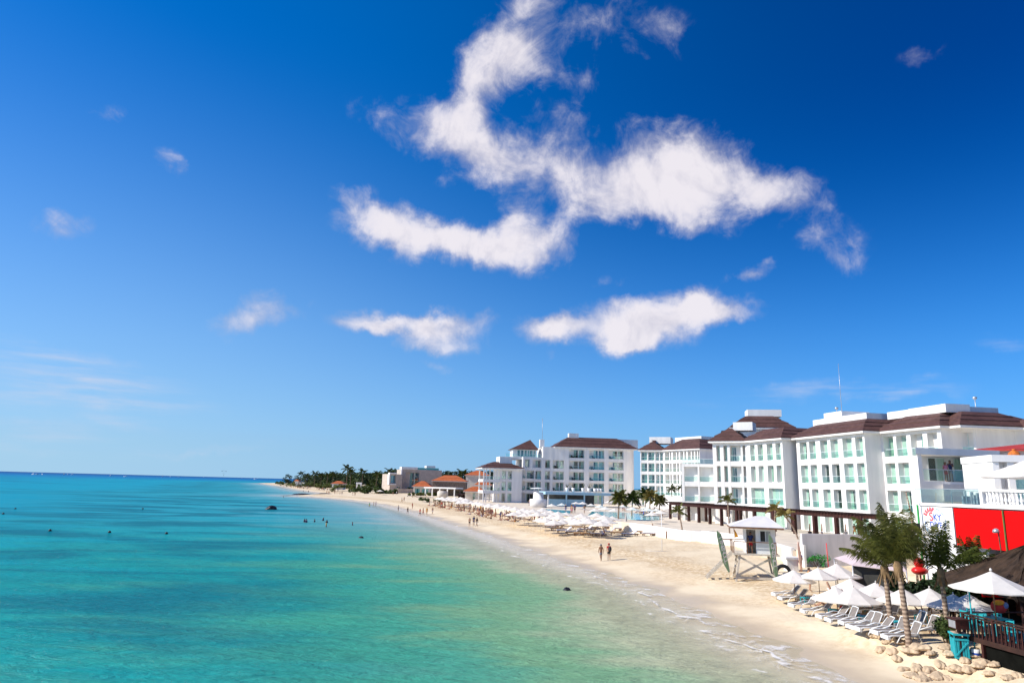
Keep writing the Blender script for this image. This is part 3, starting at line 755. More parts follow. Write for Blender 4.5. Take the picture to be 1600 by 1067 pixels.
# roof pavilion
P0 = AY(801, 710, 234.5); P1 = AY(838, 710, 235.4); AE, BE = V2(P0.x, P0.y), V2(P1.x, P1.y); uE = (BE - AE).normalized()
cE = cols_px(AE, uE, 710, [(808, 813, 'narrow'), (813.8, 818.3, 'narrow'), (819.2, 823.2, 'narrow'), (824.2, 827.6, 'narrow'), (828.2, 832.5, 'narrow'), (833.5, 837, 'narrow')])
ME, LE = block(far_b, AE, BE, 8, 17.4, 20.1, .35, [(17.7, 19.9)], cE, fine=False, name='pavilion_wall')
pm = MB(); pm.M = ME; e = .7
pm.add([(-e, -e, 20.1), (LE + e, -e, 20.1), (LE + e, 8 + e, 20.1), (-e, 8 + e, 20.1), (LE * .8, 4, 23.6), (-e, -e, 20.0), (LE + e, -e, 20.0), (LE + e, 8 + e, 20.0), (-e, 8 + e, 20.0)],
       [(0, 1, 4), (1, 2, 4), (2, 3, 4), (3, 0, 4), (5, 6, 1, 0), (6, 7, 2, 1), (7, 8, 3, 2), (8, 5, 0, 3), (8, 7, 6, 5)])
part('pyramid_roof', pm, ROOF_B if 'ROOF_B' in globals() else ROOF, far_b)
railing(far_b, ME, -2.6, LE + 1.5, 17.4, -1.4, 1.1)
pbox(far_b, 'terrace_deck', ME, -3, LE + 2, -1.6, 8, 16.6, 17.38)
# dark lounge chairs on its balconies
bc = thing('balcony_chair', 'x', 'chair'); m = MB(); m.box(-.45, .45, -.35, .35, .30, .42); part('seat', m, BLACK, bc); m = MB(); m.plate([(-.45, .30, .42), (.45, .30, .42), (.45, .5, 1.0), (-.45, .5, 1.0)], .06); part('backrest', m, BLACK, bc)
for sx_ in (-.4, .4):
    m = MB(); m.box(sx_ - .03, sx_ + .03, -.33, .33, 0, .299); part('leg', m, BLACK, bc)
index_kids(); k = 0
for x in [q for q in c1 if q[2] == 'two']:
    for zr_ in (6.6, 10.2, 13.9, 17.6):
        xx = x[0] + (x[1] - x[0]) * (.2 + .06 * (k % 3)); p_ = MC @ Vector((xx, .75, zr_ + .002)); place(bc, p_, math.atan2(uC.y, uC.x) + .5 + .3 * (k % 2), 1.0, 'dark lounge chair in a balcony recess of the far hotel block', 'balcony chairs of the far hotel block', first=(k == 0)); k += 1
# ---- low wing at its foot, three storeys with corner balconies
low_b = thing('hotel_wing', 'low three storey white wing with corner balconies left of the far hotel block', 'hotel wing', (-2, 226, 0))
P0 = AY(781, 755, 226); P1 = AY(815.5, 755, 227.5); AF, BF = V2(P0.x, P0.y), V2(P1.x, P1.y); uF = (BF - AF).normalized()
cF = cols_px(AF, uF, 755, [(784, 790.2, 'win'), (793.2, 799.6, 'win')])
MF, LF = block(low_b, AF, BF, 12, ZT, 13.2, .8, [(2.6, 5.5), (6.3, 9.1), (9.9, 12.6)], cF, fine=False)
for zz in (6.05, 9.6):
    pbox(low_b, 'balcony_slab', MF, -5.6, -.02, -.4, 9, zz - .75, zz + .1)
    railing(low_b, MF, -5.5, -.1, zz + .1, -.3, 1.0)
for xx in (-5.5, -4.7, -2.0, -1.2): pbox(low_b, 'balcony_column', MF, xx, xx + .35, -.35, 0, ZT, 13.2)
for xx in (-5.5, -2.0): pbox(low_b, 'balcony_column', MF, xx, xx + .35, 8.3, 8.65, ZT, 13.2)
hip_roof(low_b, MF, -5.6, LF, -.4, 12, 13.5, over=.6, run=5, rise=2.0)
pbox(low_b, 'roof_block', MF, .3, 4.4, 2.6, 9, 14.2, 17.2)

# ---- terrace, its white retaining walls and the pool
W2 = [G(px, py, ZT) for px, py in ((735, 786), (830, 799.5), (905, 808), (985, 817.5))] + [GS(px, py) for px, py in ((1020, 836), (1060, 843), (1097, 846), (1150, 852), (1200, 866), (1240, 882))]
W2 = [(p.x, p.y) for p in W2]
end = W2[-1]
PAVE = M('pale_paving', (.66, .56, .44), .85, .1, .6, .1, 6)
tm = MB(); tm.prism(W2 + [(end[0] + 3, end[1] - .5), (120, 66), (160, 420), (W2[0][0] - 6, 420)][::1], -1, ZT)
terrace = single('terrace_paving', tm, PAVE, None, None, kind='structure')
def wall_run(name, pts, z0, z1, th, mat, label, cat, group=None, cap=0.0):
    mb = MB()
    for (a, b) in zip(pts[:-1], pts[1:]):
        a, b = Vector(a), Vector(b); d = (b - a).normalized(); n = Vector((-d.y, d.x)) * th / 2
        mb.prism([tuple(a - n), tuple(b - n), tuple(b + n), tuple(a + n)], z0, z1)
        if cap: 
            n2 = n * 1.35
            mb.prism([tuple(a - n2), tuple(b - n2), tuple(b + n2), tuple(a + n2)], z1, z1 + cap)
    return single(name, mb, mat, label, cat, group, origin=(pts[0][0], pts[0][1], 0))
def smooth2(pts, k=6): return [(p.x, p.y) for p in catmull([Vector((a, b, 0)) for a, b in pts], k)]
wall_run('retaining_wall', smooth2(W2[3:7]), .3, 2.62, .35, STUCCO, 'curved low white wall bulging onto the sand behind the sun loungers', 'wall')
wall_run('retaining_wall', [(W2[6][0] - .2, W2[6][1] - .9), (W2[7][0] - .2, W2[7][1] - .9), (W2[8][0] - .3, W2[8][1] - .8), (W2[9][0], W2[9][1])], .3, 2.75, .35, STUCCO, 'straight low white wall running behind the lifeguard hut', 'wall')
wall_run('pool_wall', smooth2(W2[0:4]), .3, 2.62, .35, PAVE, 'long pale pool terrace wall behind the dense beach umbrellas', 'wall')
POOLW = M('pool_water', (.05, .52, .60), .08, .15, .8, .15, 3, .5)
for pts in ([(846, 798), (890, 802), (892, 798), (850, 795)], [(918, 806), (1000, 812), (1030, 812), (1030, 806), (985, 801), (925, 799)]):
    q = [G(a, b, ZT) for a, b in pts]; pm = MB(); pm.prism([(p.x, p.y) for p in q], ZT - .3, ZT + .05)
    single('pool_water', pm, POOLW, None, None, kind='structure')

# ---- dark timber pergola on the terrace
perg = thing('pergola', 'long dark red timber pergola along the front of the near hotel', 'pergola', (38, 115, ZT))
PL = [G(px, py, ZT) for px, py in ((1046.6, 810), (1134.7, 822), (1238, 833))]
pe = V2(PL[2].x, PL[2].y); ud = V2(.22, -.975).normalized(); pend = pe + ud * t_px(pe, ud, 1347, 815)
pl = [Vector((p.x, p.y)) for p in PL] + [pend]
PERG_Z = AY(1238, 796, PL[2].y).z
def along(pl, s):
    for a, b in zip(pl[:-1], pl[1:]):
        L = (b - a).length
        if s <= L: return a + (b - a) * (s / L), (b - a).normalized()
        s -= L
    return pl[-1], (pl[-1] - pl[-2]).normalized()
Ltot = sum((b - a).length for a, b in zip(pl[:-1], pl[1:]))
for off in (0, 3.4):
    bm_ = MB()
    for a, b in zip(pl[:-1], pl[1:]):
        d = (b - a).normalized(); n = Vector((-d.y, d.x))
        bm_.bar(tuple(a + n * off) + (PERG_Z - .42,), tuple(b + n * off) + (PERG_Z - .42,), .2, .42)
    part('beam', bm_, WOOD_DARK, perg)
np_ = 13
for k in range(np_):
    s = .3 + (Ltot - .6) * k / (np_ - 1)
    p_, d = along(pl, s); n = Vector((-d.y, d.x))
    for off in (0, 3.4):
        q = p_ + n * off; m = MB(); m.bar((q.x, q.y, ZT), (q.x, q.y, PERG_Z - .63), .42, .42, up=(d.x, d.y, 0)); part('post', m, WOOD_DARK, perg)
rf = MB()
s = .1
while s < Ltot:
    p_, d = along(pl, s); n = Vector((-d.y, d.x)); a, b = p_ - n * .7, p_ + n * 4.1
    rf.bar((a.x, a.y, PERG_Z - .1), (b.x, b.y, PERG_Z - .1), .1, .22); s += .62
part('rafters', rf, WOOD_DARK, perg)

# ================================================================== plants
TRUNK = ringed_trunk('palm_trunk', (.17, .11, .075), (.40, .29, .205))
TRUNK_D = M('tree_trunk', (.12, .085, .055), .9, .3, 3, .3, 10)
FROND = M('palm_frond', (.095, .10, .016), .7, .45, 1.3, 0, spec=.35, trans=.22)
FROND_D = M('dark_palm_frond', (.045, .058, .012), .85, .4, 1.3, 0, spec=.06, trans=.15)
FROND_Y = M('yellow_palm_frond', (.20, .15, .035), .55, .4, 1.3, 0, spec=.3, trans=.2)
FROND_DRY = M('dry_palm_fibre', (.20, .125, .06), .85, .35, 3)
LEAF = M('dark_leaf', (.022, .042, .012), .55, .5, .5, 0, spec=.3, trans=.15)
LEAF_M = M('mid_leaf', (.060, .090, .020), .55, .45, .5, 0, spec=.3, trans=.2)
LEAF_L = M('light_leaf', (.12, .14, .030), .6, .4, .6, 0, spec=.25, trans=.2)
def frond(mb, c, az, el, L, droop, nl, leaf, wind=Vector((0, 0, 0)), wid=.035, rr=.03, R=random):
    """one feather leaf: a rib that bends over, and leaflets hanging from both sides"""
    d = Vector((math.cos(az) * math.cos(el), math.sin(az) * math.cos(el), math.sin(el)))
    pts = [Vector(c)]; n = 9
    for i in range(n):
        t = (i + 1) / n
        d = (d + Vector((0, 0, -droop * t * .28)) + wind * t * .22).normalized()
        pts.append(pts[-1] + d * (L / n))
    mb.tube(pts, [rr * (1 - .85 * i / n) for i in range(n + 1)], 4)
    for k in range(nl):
        t = .14 + .84 * (k + R.random() * .5) / nl
        f = t * n; i = min(int(f), n - 1); p = pts[i].lerp(pts[i + 1], f - i); tg = (pts[i + 1] - pts[i]).normalized()
        side = tg.cross(Vector((0, 0, 1)))
        if side.length < .05: side = Vector((1, 0, 0))
        side.normalize(); up = side.cross(tg)
        ll = leaf * (math.sin(PI * min(1, .2 + .8 * t)) * .8 + .25) * R.uniform(.8, 1.15)
        for s in (-1, 1):
            dv = (side * s * R.uniform(.65, .95) + tg * R.uniform(.5, .8) + up * R.uniform(-.25, .25) + Vector((0, 0, -.35)) + wind * .6).normalized()
            d2 = (dv + Vector((0, 0, -1.1)) + wind * .6).normalized()
            w = up.cross(dv)
            w = (tg * .9 + up * .3).normalized() * wid
            m_ = p + dv * ll * .55; e = m_ + d2 * ll * .45
            mb.add([p - w * .5, p + w * .5, m_ + w, m_ - w, e], [(0, 1, 2, 3), (3, 2, 4)])
def palm(name, base, top, label, cat='palm tree', r0=.17, r1=.12, nf=16, L=2.6, nl=30, leaf=.75, droop=1.0, wind=(0, 0, 0), fm=None, seed=1, skirt=True, group=None, els=(-.35, 1.25), wid=.035, bend=.3, nring=14, tm=None):
    R = random.Random(seed); base, top = Vector(base), Vector(top)
    o = thing(name, label, cat, tuple(base), group)
    tr = MB(); pts = []; rs = []
    for i in range(nring * 2 + 1):
        t = i / (nring * 2)
        p = base.lerp(top, t); p.z = base.z + (top.z - base.z) * t
        h = Vector((top.x - base.x, top.y - base.y, 0)) * (-bend * math.sin(PI * t) * .5)
        pts.append(p + h + (Vector((0, 0, -.15)) if i == 0 else Vector((0, 0, 0))))
        rs.append((r0 * (1.35 if i == 0 else 1) * (1 - t) + r1 * t) * (1.06 if i % 2 else .95))
    tr.tube(pts, rs, 9); part('trunk', tr, tm or TRUNK, o)
    cr = MB(); W = Vector(wind)
    for k in range(nf):
        az = 2.399 * k + R.uniform(-.25, .25)
        el = els[0] + (els[1] - els[0]) * ((k + .5) / nf) ** .9 + R.uniform(-.12, .12)
        frond(cr, top + Vector((0, 0, R.uniform(-.1, .15))), az, el, L * R.uniform(.82, 1.1), droop, nl, leaf, W, wid, R=R)
    part('crown', cr, fm or FROND, o)
    if skirt:
        sk = MB()
        for k in range(9):
            az = 2.399 * k; q = top + Vector((math.cos(az) * r1, math.sin(az) * r1, -.05))
            e = top + Vector((math.cos(az) * (r1 + R.uniform(.12, .4)), math.sin(az) * (r1 + R.uniform(.12, .4)), -R.uniform(.5, 1.0)))
            sk.bar(q, e, R.uniform(.05, .12), .02)
        sk.lathe([(r1 * 1.05, -.7), (r1 * 1.7, -.3), (r1 * 1.9, 0), (r1 * 1.1, .25)], 9, tuple(top)); part('dry_skirt', sk, FROND_DRY, o)
    return o
def leaf_cloud(mb, clumps, n, size, R, flat=.6):
    """leaf sized faces spread through the volume of clumps (x, y, z, r)"""
    tot = sum(c[3] ** 2 for c in clumps)
    for (cx, cy, cz, r) in clumps:
        for _ in range(int(n * r * r / tot)):
            v = Vector((R.gauss(0, 1), R.gauss(0, 1), R.gauss(0, 1))).normalized() * r * (R.random() ** .35)
            p = Vector((cx + v.x, cy + v.y, cz + v.z * flat))
            a = Vector((R.gauss(0, 1), R.gauss(0, 1), R.gauss(0, .6))).normalized(); b = a.cross(Vector((R.gauss(0, 1), R.gauss(0, 1), R.gauss(0, 1)))).normalized()
            s = size * R.uniform(.6, 1.3)
            mb.add([p - a * s - b * s * .35, p + b * s * .45 - a * .1 * s, p + a * s, p - b * s * .5], [(0, 1, 2, 3)])
def tree(name, base, h, w, label, seed, fm=None, group=None, n=900, size=.35, cat='tree', shape=.62, fk=.42):
    R = random.Random(seed); o = thing(name, label, cat, tuple(base), group); base = Vector(base)
    tr = MB(); fork = base + Vector((R.uniform(-.1, .1) * h, 0, h * fk))
    tr.tube([base - Vector((0, 0, .2)), base + Vector((0, 0, h * .2)), fork], [h * .035, h * .028, h * .022], 7)
    cl = []
    for k in range(7):
        a = 2.399 * k; rr = w * .5 * R.uniform(.25, .75); zz = h * (1 - shape * .5 + R.uniform(-.36, .22) * shape)
        q = fork + Vector((math.cos(a) * rr, math.sin(a) * rr, 0)); q.z = base.z + zz
        tr.tube([fork - Vector((0, 0, .05 * h)), fork.lerp(q, .6), q], [h * .018, h * .012, h * .005], 5)
        cl.append((q.x, q.y, q.z, w * R.uniform(.2, .34)))
    cl.append((fork.x, fork.y, base.z + h * .84, w * .26))
    part('trunk', tr, TRUNK_D, o)
    cr = MB(); leaf_cloud(cr, cl, n, size, R, .75); part('crown', cr, fm or LEAF, o)
    return o
def shrub(name, base, sx, sy, h, label, seed, fm=None, n=700, size=.12, cat='shrub', group=None):
    R = random.Random(seed); o = thing(name, label, cat, tuple(base), group); b = Vector(base)
    cl = []
    for k in range(max(10, int(2.2 * sx / h))):
        r = min(h, sy, sx) * R.uniform(.32, .5)
        cl.append((b.x + R.uniform(-.5, .5) * max(.1, sx - r), b.y + R.uniform(-.5, .5) * max(.1, sy - r), b.z + max(r * .5, R.uniform(.25, .82) * h), r))
    cr = MB(); leaf_cloud(cr, cl, n, size, R, .8); part('foliage', cr, fm or LEAF_M, o)
    st = MB()
    for c in cl[:6]: st.tube([(b.x + (c[0] - b.x) * .3, b.y + (c[1] - b.y) * .3, b.z - .05), (c[0], c[1], c[2])], [.04, .015], 5)
    part('stem', st, TRUNK_D, o)
    return o

# ---- four coconut palms by the beach bar
W = (-.55, .1, .05)
b = GS(1421, 1011); palm('coconut_palm', b, AY(1403, 884, b.y + .2), 'tall leaning coconut palm with ringed trunk rooted just behind the sandbags', nf=15, L=3.1, nl=46, leaf=1.0, wind=(-.30, .05, .05), droop=.5, seed=3, els=(.85, 1.52), r0=.155, r1=.12, wid=.026)
b = GS(1393, 986); palm('coconut_palm', b, AY(1382, 888, b.y + .2), 'coconut palm with straight trunk between white sun loungers, left of the tall leaning one', nf=12, L=2.4, nl=40, leaf=.9, wind=(-.32, .05, .05), droop=.5, seed=5, els=(.6, 1.45), r0=.15, r1=.115, wid=.026)
b = GS(1483, 1004); palm('coconut_palm', b, AY(1470, 893, b.y), 'thin coconut palm with dark sparse fronds in front of the round sky dive sign', nf=13, L=2.5, nl=42, leaf=.62, fm=FROND_D, seed=8, wind=(.03, 0, .1), droop=.45, els=(.5, 1.52), r0=.14, r1=.1, wid=.024)
b = G(1523, 948, 2.0); palm('coconut_palm', b, AY(1521, 888, b.y), 'short dark coconut palm beside the thatched roof in front of the red wall', nf=12, L=1.9, nl=34, leaf=.5, fm=FROND_D, seed=9, wind=(0, 0, .1), droop=.5, els=(.5, 1.5), r0=.17, r1=.14, wid=.024)
# ---- hedges and shrubs round the bar
q = AY(1442, 905, 46.3); shrub('hedge', (q.x, q.y, 1.1), 3.9, 1.5, 2.6, 'dense dark green hedge under the red ornament behind the white umbrellas', 21, LEAF, 5200, .2, 'hedge')
q = AY(1512, 905, 42.4); shrub('hedge', (q.x, q.y, 1.2), 2.6, 1.4, 2.2, 'dark leafy hedge behind the short palm beside the thatched roof', 22, LEAF, 3600, .19, 'hedge')
q = GS(1491, 1012); shrub('shrub', (q.x + .25, q.y + .9, q.z), .9, 1.3, 1.75, 'bright green bush between the thin palm and the turquoise litter bin', 23, LEAF_M, 1500, .085)
q = GS(1488, 975); shrub('shrub', (q.x + .9, q.y + 1.8, q.z), 1.6, 1.6, 2.1, 'dark green bush at the far corner of the wooden deck', 24, LEAF, 1500, .1)
# ---- resort palms by the pool and along the pergola
for k, (px, py, h, lab, fm) in enumerate([
    (966, 812, 6.2, 'thin trunked bushy palm by the pool, leftmost of the pool palms', FROND), (987, 806, 5.8, 'dark green palm beside the rounded end wall of the far hotel block', FROND_D),
    (1008, 803, 7.2, 'dark tall palm standing at the left corner of the middle hotel building', FROND_D), (1015, 806, 6.6, 'yellowing bushy palm in front of the middle hotel building', FROND_Y),
    (1030, 802, 5.0, 'small green palm below the white terrace corner of the middle building', FROND)]):
    b = G(px, py, ZT); palm('palm_tree', b, b + Vector((.3, .2, h * .60)), lab, nf=24, L=2.1, nl=18, leaf=.8, fm=fm, seed=40 + k, skirt=False, r0=.16, r1=.12, wid=.11, els=(-.5, 1.3))
for k, (px, py, h, lab) in enumerate([(1050, 781, 3.6, 'small palm on the middle building terrace, left of three'), (1065, 779, 4.4, 'palm on the middle building terrace, second from the link'), (1079, 777, 4.0, 'palm on the middle building terrace nearest the glass link')]):
    b = AY(px, py, 205); b.z = 6.0; palm('palm_tree', b, b + Vector((0, 0, h * .6)), lab, nf=12, L=1.9, nl=12, leaf=.6, fm=FROND_D, seed=50 + k, skirt=False, r0=.13, r1=.1, wid=.1, els=(-.5, 1.2))
for k, (px, py, tx_, ty_, lab) in enumerate([(1066, 829, 1060, 800, 'slim young palm at the curved white wall, left of the pergola'), (1140, 834, 1137, 783, 'slim young palm rising past the pergola beam beside the white planter'), (1211, 838, 1211, 797, 'young yellow palm behind the lifeguard hut roof'), (1247, 842, 1226, 806, 'low yellow palm leaning between the pergola posts')]):
    b = G(px, py, ZT); tp = AY(tx_, ty_, b.y); palm('young_palm', b, tp, lab, nf=9, L=1.5, nl=14, leaf=.55, fm=FROND_Y if k > 1 else FROND, seed=60 + k, skirt=False, r0=.11, r1=.08, wid=.06, els=(0, 1.3), cat='palm')
# ---- the wood along the far shore: single trees and palms
R = random.Random(5)
protos = [tree('broadleaf_tree', (0, 0, 0), 9, 11, 'x', 70 + k, fm, n=760, size=.62, shape=1.05, fk=.2) for k, fm in enumerate((LEAF, LEAF, LEAF_M))]
palms0 = [palm('palm_tree', (0, 0, 0), (.4, .2, 8.2), 'x', nf=13, L=3.6, nl=11, leaf=1.0, fm=FROND_D, seed=80 + k, skirt=False, tm=TRUNK_D, r0=.2, r1=.15, wid=.17, els=(-.5, 1.2)) for k in range(2)]
index_kids()
used = set()
def spot(proto, p, rz, sc, label, group):
    first = proto.name not in used; used.add(proto.name)
    return place(proto, p, rz, sc, label, group, first)
SHORE_TREES = []
x = 449.0
while x < 612:
    top = np.interp(x, [449, 458, 470, 490, 505, 520, 545, 560, 580, 612], [742, 742, 742, 741.5, 740.5, 741, 741, 740, 740.5, 739])
    SHORE_TREES.append((x + R.uniform(-2, 2), 0, top)); x += R.uniform(2.9, 4.4) if x > 462 else 13
for k, (px, row, top) in enumerate(SHORE_TREES):
    base = G(px, np.interp(px, [449, 480, 520, 560, 612], [756.2, 758.5, 760.5, 762.5, 765]), 2.0)
    h = max(4.0, (AY(px, top + R.uniform(-.8, 2.2), base.y).z - 2.0))
    pr = protos[k % 3]
    spot(pr, base, R.uniform(0, 6), h / 9 * 1.02, 'lone round tree at the seaward end of the far wood' if k == 0 else 'dark broadleaf tree in the wood along the far shore', None if k == 0 else 'broadleaf trees in the far shore wood')
    if k:
        b2 = base + Vector((R.uniform(0, 8), 45 + R.uniform(0, 25), 0))
        spot(protos[(k + 1) % 3], b2, R.uniform(0, 6), h / 9 * 1.15, 'dark broadleaf tree in the wood along the far shore', 'broadleaf trees in the far shore wood')
for k, (px, top) in enumerate(((469, 735.5), (477, 738.5), (491, 735), (501, 737.5), (510, 736.5), (519, 735.5), (541, 727.5), (547, 732), (565, 731.5), (587, 735), (608, 731.5), (617, 732.5))):
    base = G(px, np.interp(px, [449, 480, 520, 560, 612], [757.4, 759.5, 761.5, 763.5, 766]), 2.0)
    h = AY(px, top + (0 if k == 6 else 1.6), base.y).z - 2.0
    spot(palms0[k % 2], base, R.uniform(0, 6), h / 9.6, 'tallest palm above the far shore wood' if k == 6 else ('palm at the seaward edge of the far shore wood' if k == 0 else 'palm tree rising out of the far shore wood'), None if k in (0, 6) else 'palms in the far shore wood')
for k, (px, py, top, lab) in enumerate(((640, 764, 735.5, 'spreading palm in front of the beige stone villa'), (702, 760, 735, 'palm between the stone villa and the orange roofs'), (722, 765, 731, 'tall dark palm in front of the red tiled roof'), (743, 762, 741, 'dark palm below the upper orange roof'))):
    base = G(px, py + 4, 2.0); h = AY(px, top, base.y).z - 2
    spot(palms0[k % 2], base, k * 1.3, (h / 10.6, h / 10.6, h / 10.6), lab, None)
for k, (px, top) in enumerate(((686, 742), (694, 740), (676, 751), (712, 742), (737, 743), (752, 744), (765, 744))):
    base = G(px, 766 + (px - 686) * .06, 2.0); base.y += 18 if k not in (0, 2, 4, 6) else -22; h = max(3, AY(px, top, base.y).z - 2)
    spot(protos[k % 3], base, k, h / 9, 'green tree growing among the tiled roof houses', 'trees among the tiled roof houses')
for k, px in enumerate(range(690, 790, 9)):
    b0 = AY(px, 737 + R.uniform(-1.5, 1), 640); spot(protos[k % 2], (b0.x, 640, 2), k, (b0.z - 2) / 9, 'dark tree on the skyline behind the tiled roofs', 'skyline trees behind the tiled roofs')
# dune scrub in front of the wood
for k, (px, py, w_, h_, lab) in enumerate(((470, 759.6, 46, 4.6, 'leafy dune belt at the foot of the far wood, seaward part'), (501, 762.0, 42, 4.6, 'leafy dune belt at the foot of the far wood, left of the small white house'), (545, 767.6, 26, 4.2, 'leafy dune belt between the small white house and the white gateway'), (575, 769.6, 24, 3.6, 'leafy dune belt under the thatched shelters'), (522, 764.6, 30, 4.2, 'long green dune bush right before the small white house'), (592, 771.2, 20, 3.4, 'large green dune bush at the end of the scrub belt'), (487, 761.0, 34, 4.0, 'long dune bush at the foot of the far wood'), (456, 757.6, 40, 3.6, 'dune bush near the seaward end of the far wood'), (662, 774, 16, 1.4, 'low green hedge on the sand below the white beach pavilion'), (605, 771, 12, 1.8, 'low dune bush left of the stone villa'))):
    b = GS(px, py); shrub('dune_shrub', (b.x, b.y, b.z - .1), w_, 7, h_, lab, 90 + k, LEAF_M if k % 2 else LEAF_L, 1300, .6)
b = GS(684, 784.5); shrub('hedge', b, 14.5, 4.0, 1.5, 'rounded dark hedge island on the sand near the round plaster tank', 97, LEAF_M, 1100, .3, 'hedge')
b = GS(742, 783); shrub('shrub', (b.x, b.y, 2.0), 9, 5, 2.6, 'bright green bush beside the dark timber hut and low wing', 98, LEAF_L, 900, .3)
b = GS(725, 775); shrub('shrub', (b.x, b.y, 2.0), 12, 5, 3.4, 'green bush behind the dark timber hut', 99, LEAF_M, 900, .35)

# ================================================================== villas and houses along the far shore
STONE = M('beige_stone', (.50, .42, .35), .9, .12, .7, .15, 6)
STONE_D = M('brown_stone_wall', (.20, .15, .12), .9, .3, 1.2, .3, 4)
PLASTER = M('cream_plaster', (.62, .56, .48), .9, .08, .8)
def house_frame(px0, px1, py, Y, Y1=None):
    a = AY(px0, py, Y); b = AY(px1, py, Y1 or Y); A, B = V2(a.x, a.y), V2(b.x, b.y)
    return A, B, (B - A).normalized()
ZG = 2.0
def zpx(px, py, Y): return AY(px, py, Y).z
v = thing('modern_villa', 'beige stone modern villa with white framed corner box and roof terrace glass', 'villa', (-50, 420, ZG))
A, B, u = house_frame(628, 690, 750, 412, 420)
z1 = zpx(650, 733.5, 414)
Mv, Lv = block(v, A, B, 18, ZG, z1, 1.2, [(5.2, zpx(650, 738, 414))], [(t_px(A, u, 634, 745), t_px(A, u, 655, 745), 'two')], mat=STONE, fine=False, rail=False)
pbox(v, 'white_frame', Mv, -.6, 9, -.35, 6, z1 + .01, z1 + 1.4, STUCCO); pbox(v, 'white_frame', Mv, -.75, -.05, -.3, .9, 6.2, z1, STUCCO)
rg = MB(); rg.M = Mv; rg.box(8, Lv - 2, .2, .26, z1 + .02, z1 + 1.2); part('terrace_glass', rg, M('teal_glass_screen', (.10, .42, .42), .2, .05, 1), v)
pbox(v, 'roof_kiosk', Mv, Lv - 9, Lv - 3.5, 3, 8, z1, z1 + 2.6, STUCCO)
window(v, Mv, 3.2, 10.4, ZG + .1, ZG + 3.2, -.006, 'dark', fine=False)
A2_, B2_, u2 = house_frame(609, 628, 755, 404, 408)
z2 = zpx(615, 740.5, 405)
Mw, Lw = block(v, A2_, B2_, 12, ZG, z2, 1.0, [(7.2, z2 - .5)], [(.5, 3.6, 'win')], mat=STONE, fine=False, rail=False, name='side_wall')
pbox(v, 'white_frame', Mw, -.5, 3.9, -.4, 2, z2 + .01, z2 + .8, STUCCO); pbox(v, 'white_frame', Mw, -.7, -.05, -.35, 2, 6.4, z2, STUCCO); pbox(v, 'white_frame', Mw, -.5, 3.9, -.38, .5, 6.2, 6.9, STUCCO)
window(v, Mw, 4.5, 6.6, ZG + .1, ZG + 3.4, -.006, 'dark', fine=False)
pbox(v, 'garden_wall', Mw, 2, Lw + 12, -7, -6.4, ZG, ZG + 2.2, STONE)

def tiled_house(name, label, px0, px1, ptop, peave, Y, depth=10, wall=None, run=None, rise=None, openings=(), zg=ZG, Y1=None):
    A, B, u = house_frame(px0, px1, peave, Y, Y1); ze = zpx((px0 + px1) / 2, peave, Y); zt = zpx((px0 + px1) / 2, ptop, Y)
    h = thing(name, label, 'house', ((A.x + B.x) / 2, A.y, zg))
    L = (B - A).length
    cols = [(L * a, L * b, k) for a, b, k in openings]
    Mx, L = block(h, A, B, depth, zg, ze, .5, [(zg + .2, min(ze - .5, zg + 3.0))], cols, mat=wall or PLASTER, fine=False, rail=False)
    rn = run or min(depth, L) * .49
    hip_roof(h, Mx, 0, L, 0, depth, ze + .12, over=.8, run=rn, rise=rise or max(1.2, (zt - ze) * 1.2), bands=2, mat=ROOF_RED, fascia=True)
    return h, Mx, L
tiled_house('tiled_house', 'low house with orange tiled roof sloping beside the stone villa', 646, 672, 753, 760, 372, 12, openings=((.1, .4, 'narrow'), (.5, .9, 'narrow')))
tiled_house('tiled_house', 'stone walled house with wide orange and red tiled roof behind the white beach pavilion', 676, 728, 744, 751.5, 392, 14, STONE_D, openings=((.15, .3, 'none'), (.4, .55, 'none'), (.7, .85, 'none')))
tiled_house('tiled_house', 'upper house with orange tiled roof and pale walls highest behind the low wing', 728, 764, 736, 742.5, 420, 14, PLASTER, openings=((.12, .24, 'narrow'), (.35, .5, 'none'), (.6, .75, 'none')))
tiled_house('tiled_house', 'small cream house with orange roof right beside the low white wing', 727, 756, 761.5, 767.5, 262, 8, PLASTER, openings=((.4, .55, 'narrow'), (.7, .9, 'none')))
tiled_house('tiled_house', 'narrow orange roofed house seen through the corner balconies of the low wing', 744, 766, 751, 757.5, 300, 8, PLASTER, openings=((.3, .6, 'none'),))
h, Mx, L = tiled_house('beach_house', 'small white beach house with orange roof in the dune scrub', 519, 536, 752, 755.5, 455, 8, STUCCO, openings=((.2, .35, 'narrow'), (.5, .7, 'none')))
h, Mx, L = tiled_house('beach_house', 'tiny white house beside the wood on the far point', 461, 466, 749.5, 751.5, 640, 7, STUCCO, openings=((.3, .6, 'none'),))
pbox(h, 'annex', Mx, L + .5, L + 6, 1, 6, ZG, ZG + 3.2, STUCCO)
# white beach pavilion
A, B, u = house_frame(664, 711, 768, 342, 336); Mx = frame_at(A, u); L = (B - A).length
pv = thing('beach_pavilion', 'white flat roofed open beach pavilion with square columns before the stone house', 'pavilion', (A.x, A.y, ZG))
zt = zpx(690, 761, 338)
pbox(pv, 'flat_roof', Mx, -.5, L + .5, -.5, 8, zt - .7, zt)
for k in range(5): pbox(pv, 'column', Mx, L * k / 4 - .25 + (.3 if k == 0 else -.3 if k == 4 else 0), L * k / 4 + .25 + (.3 if k == 0 else -.3 if k == 4 else 0), -.3, .2, ZG - .3, zt - .72)
pbox(pv, 'back_wall', Mx, 0, L, 6, 6.3, ZG - .3, zt - .72, STONE_D)
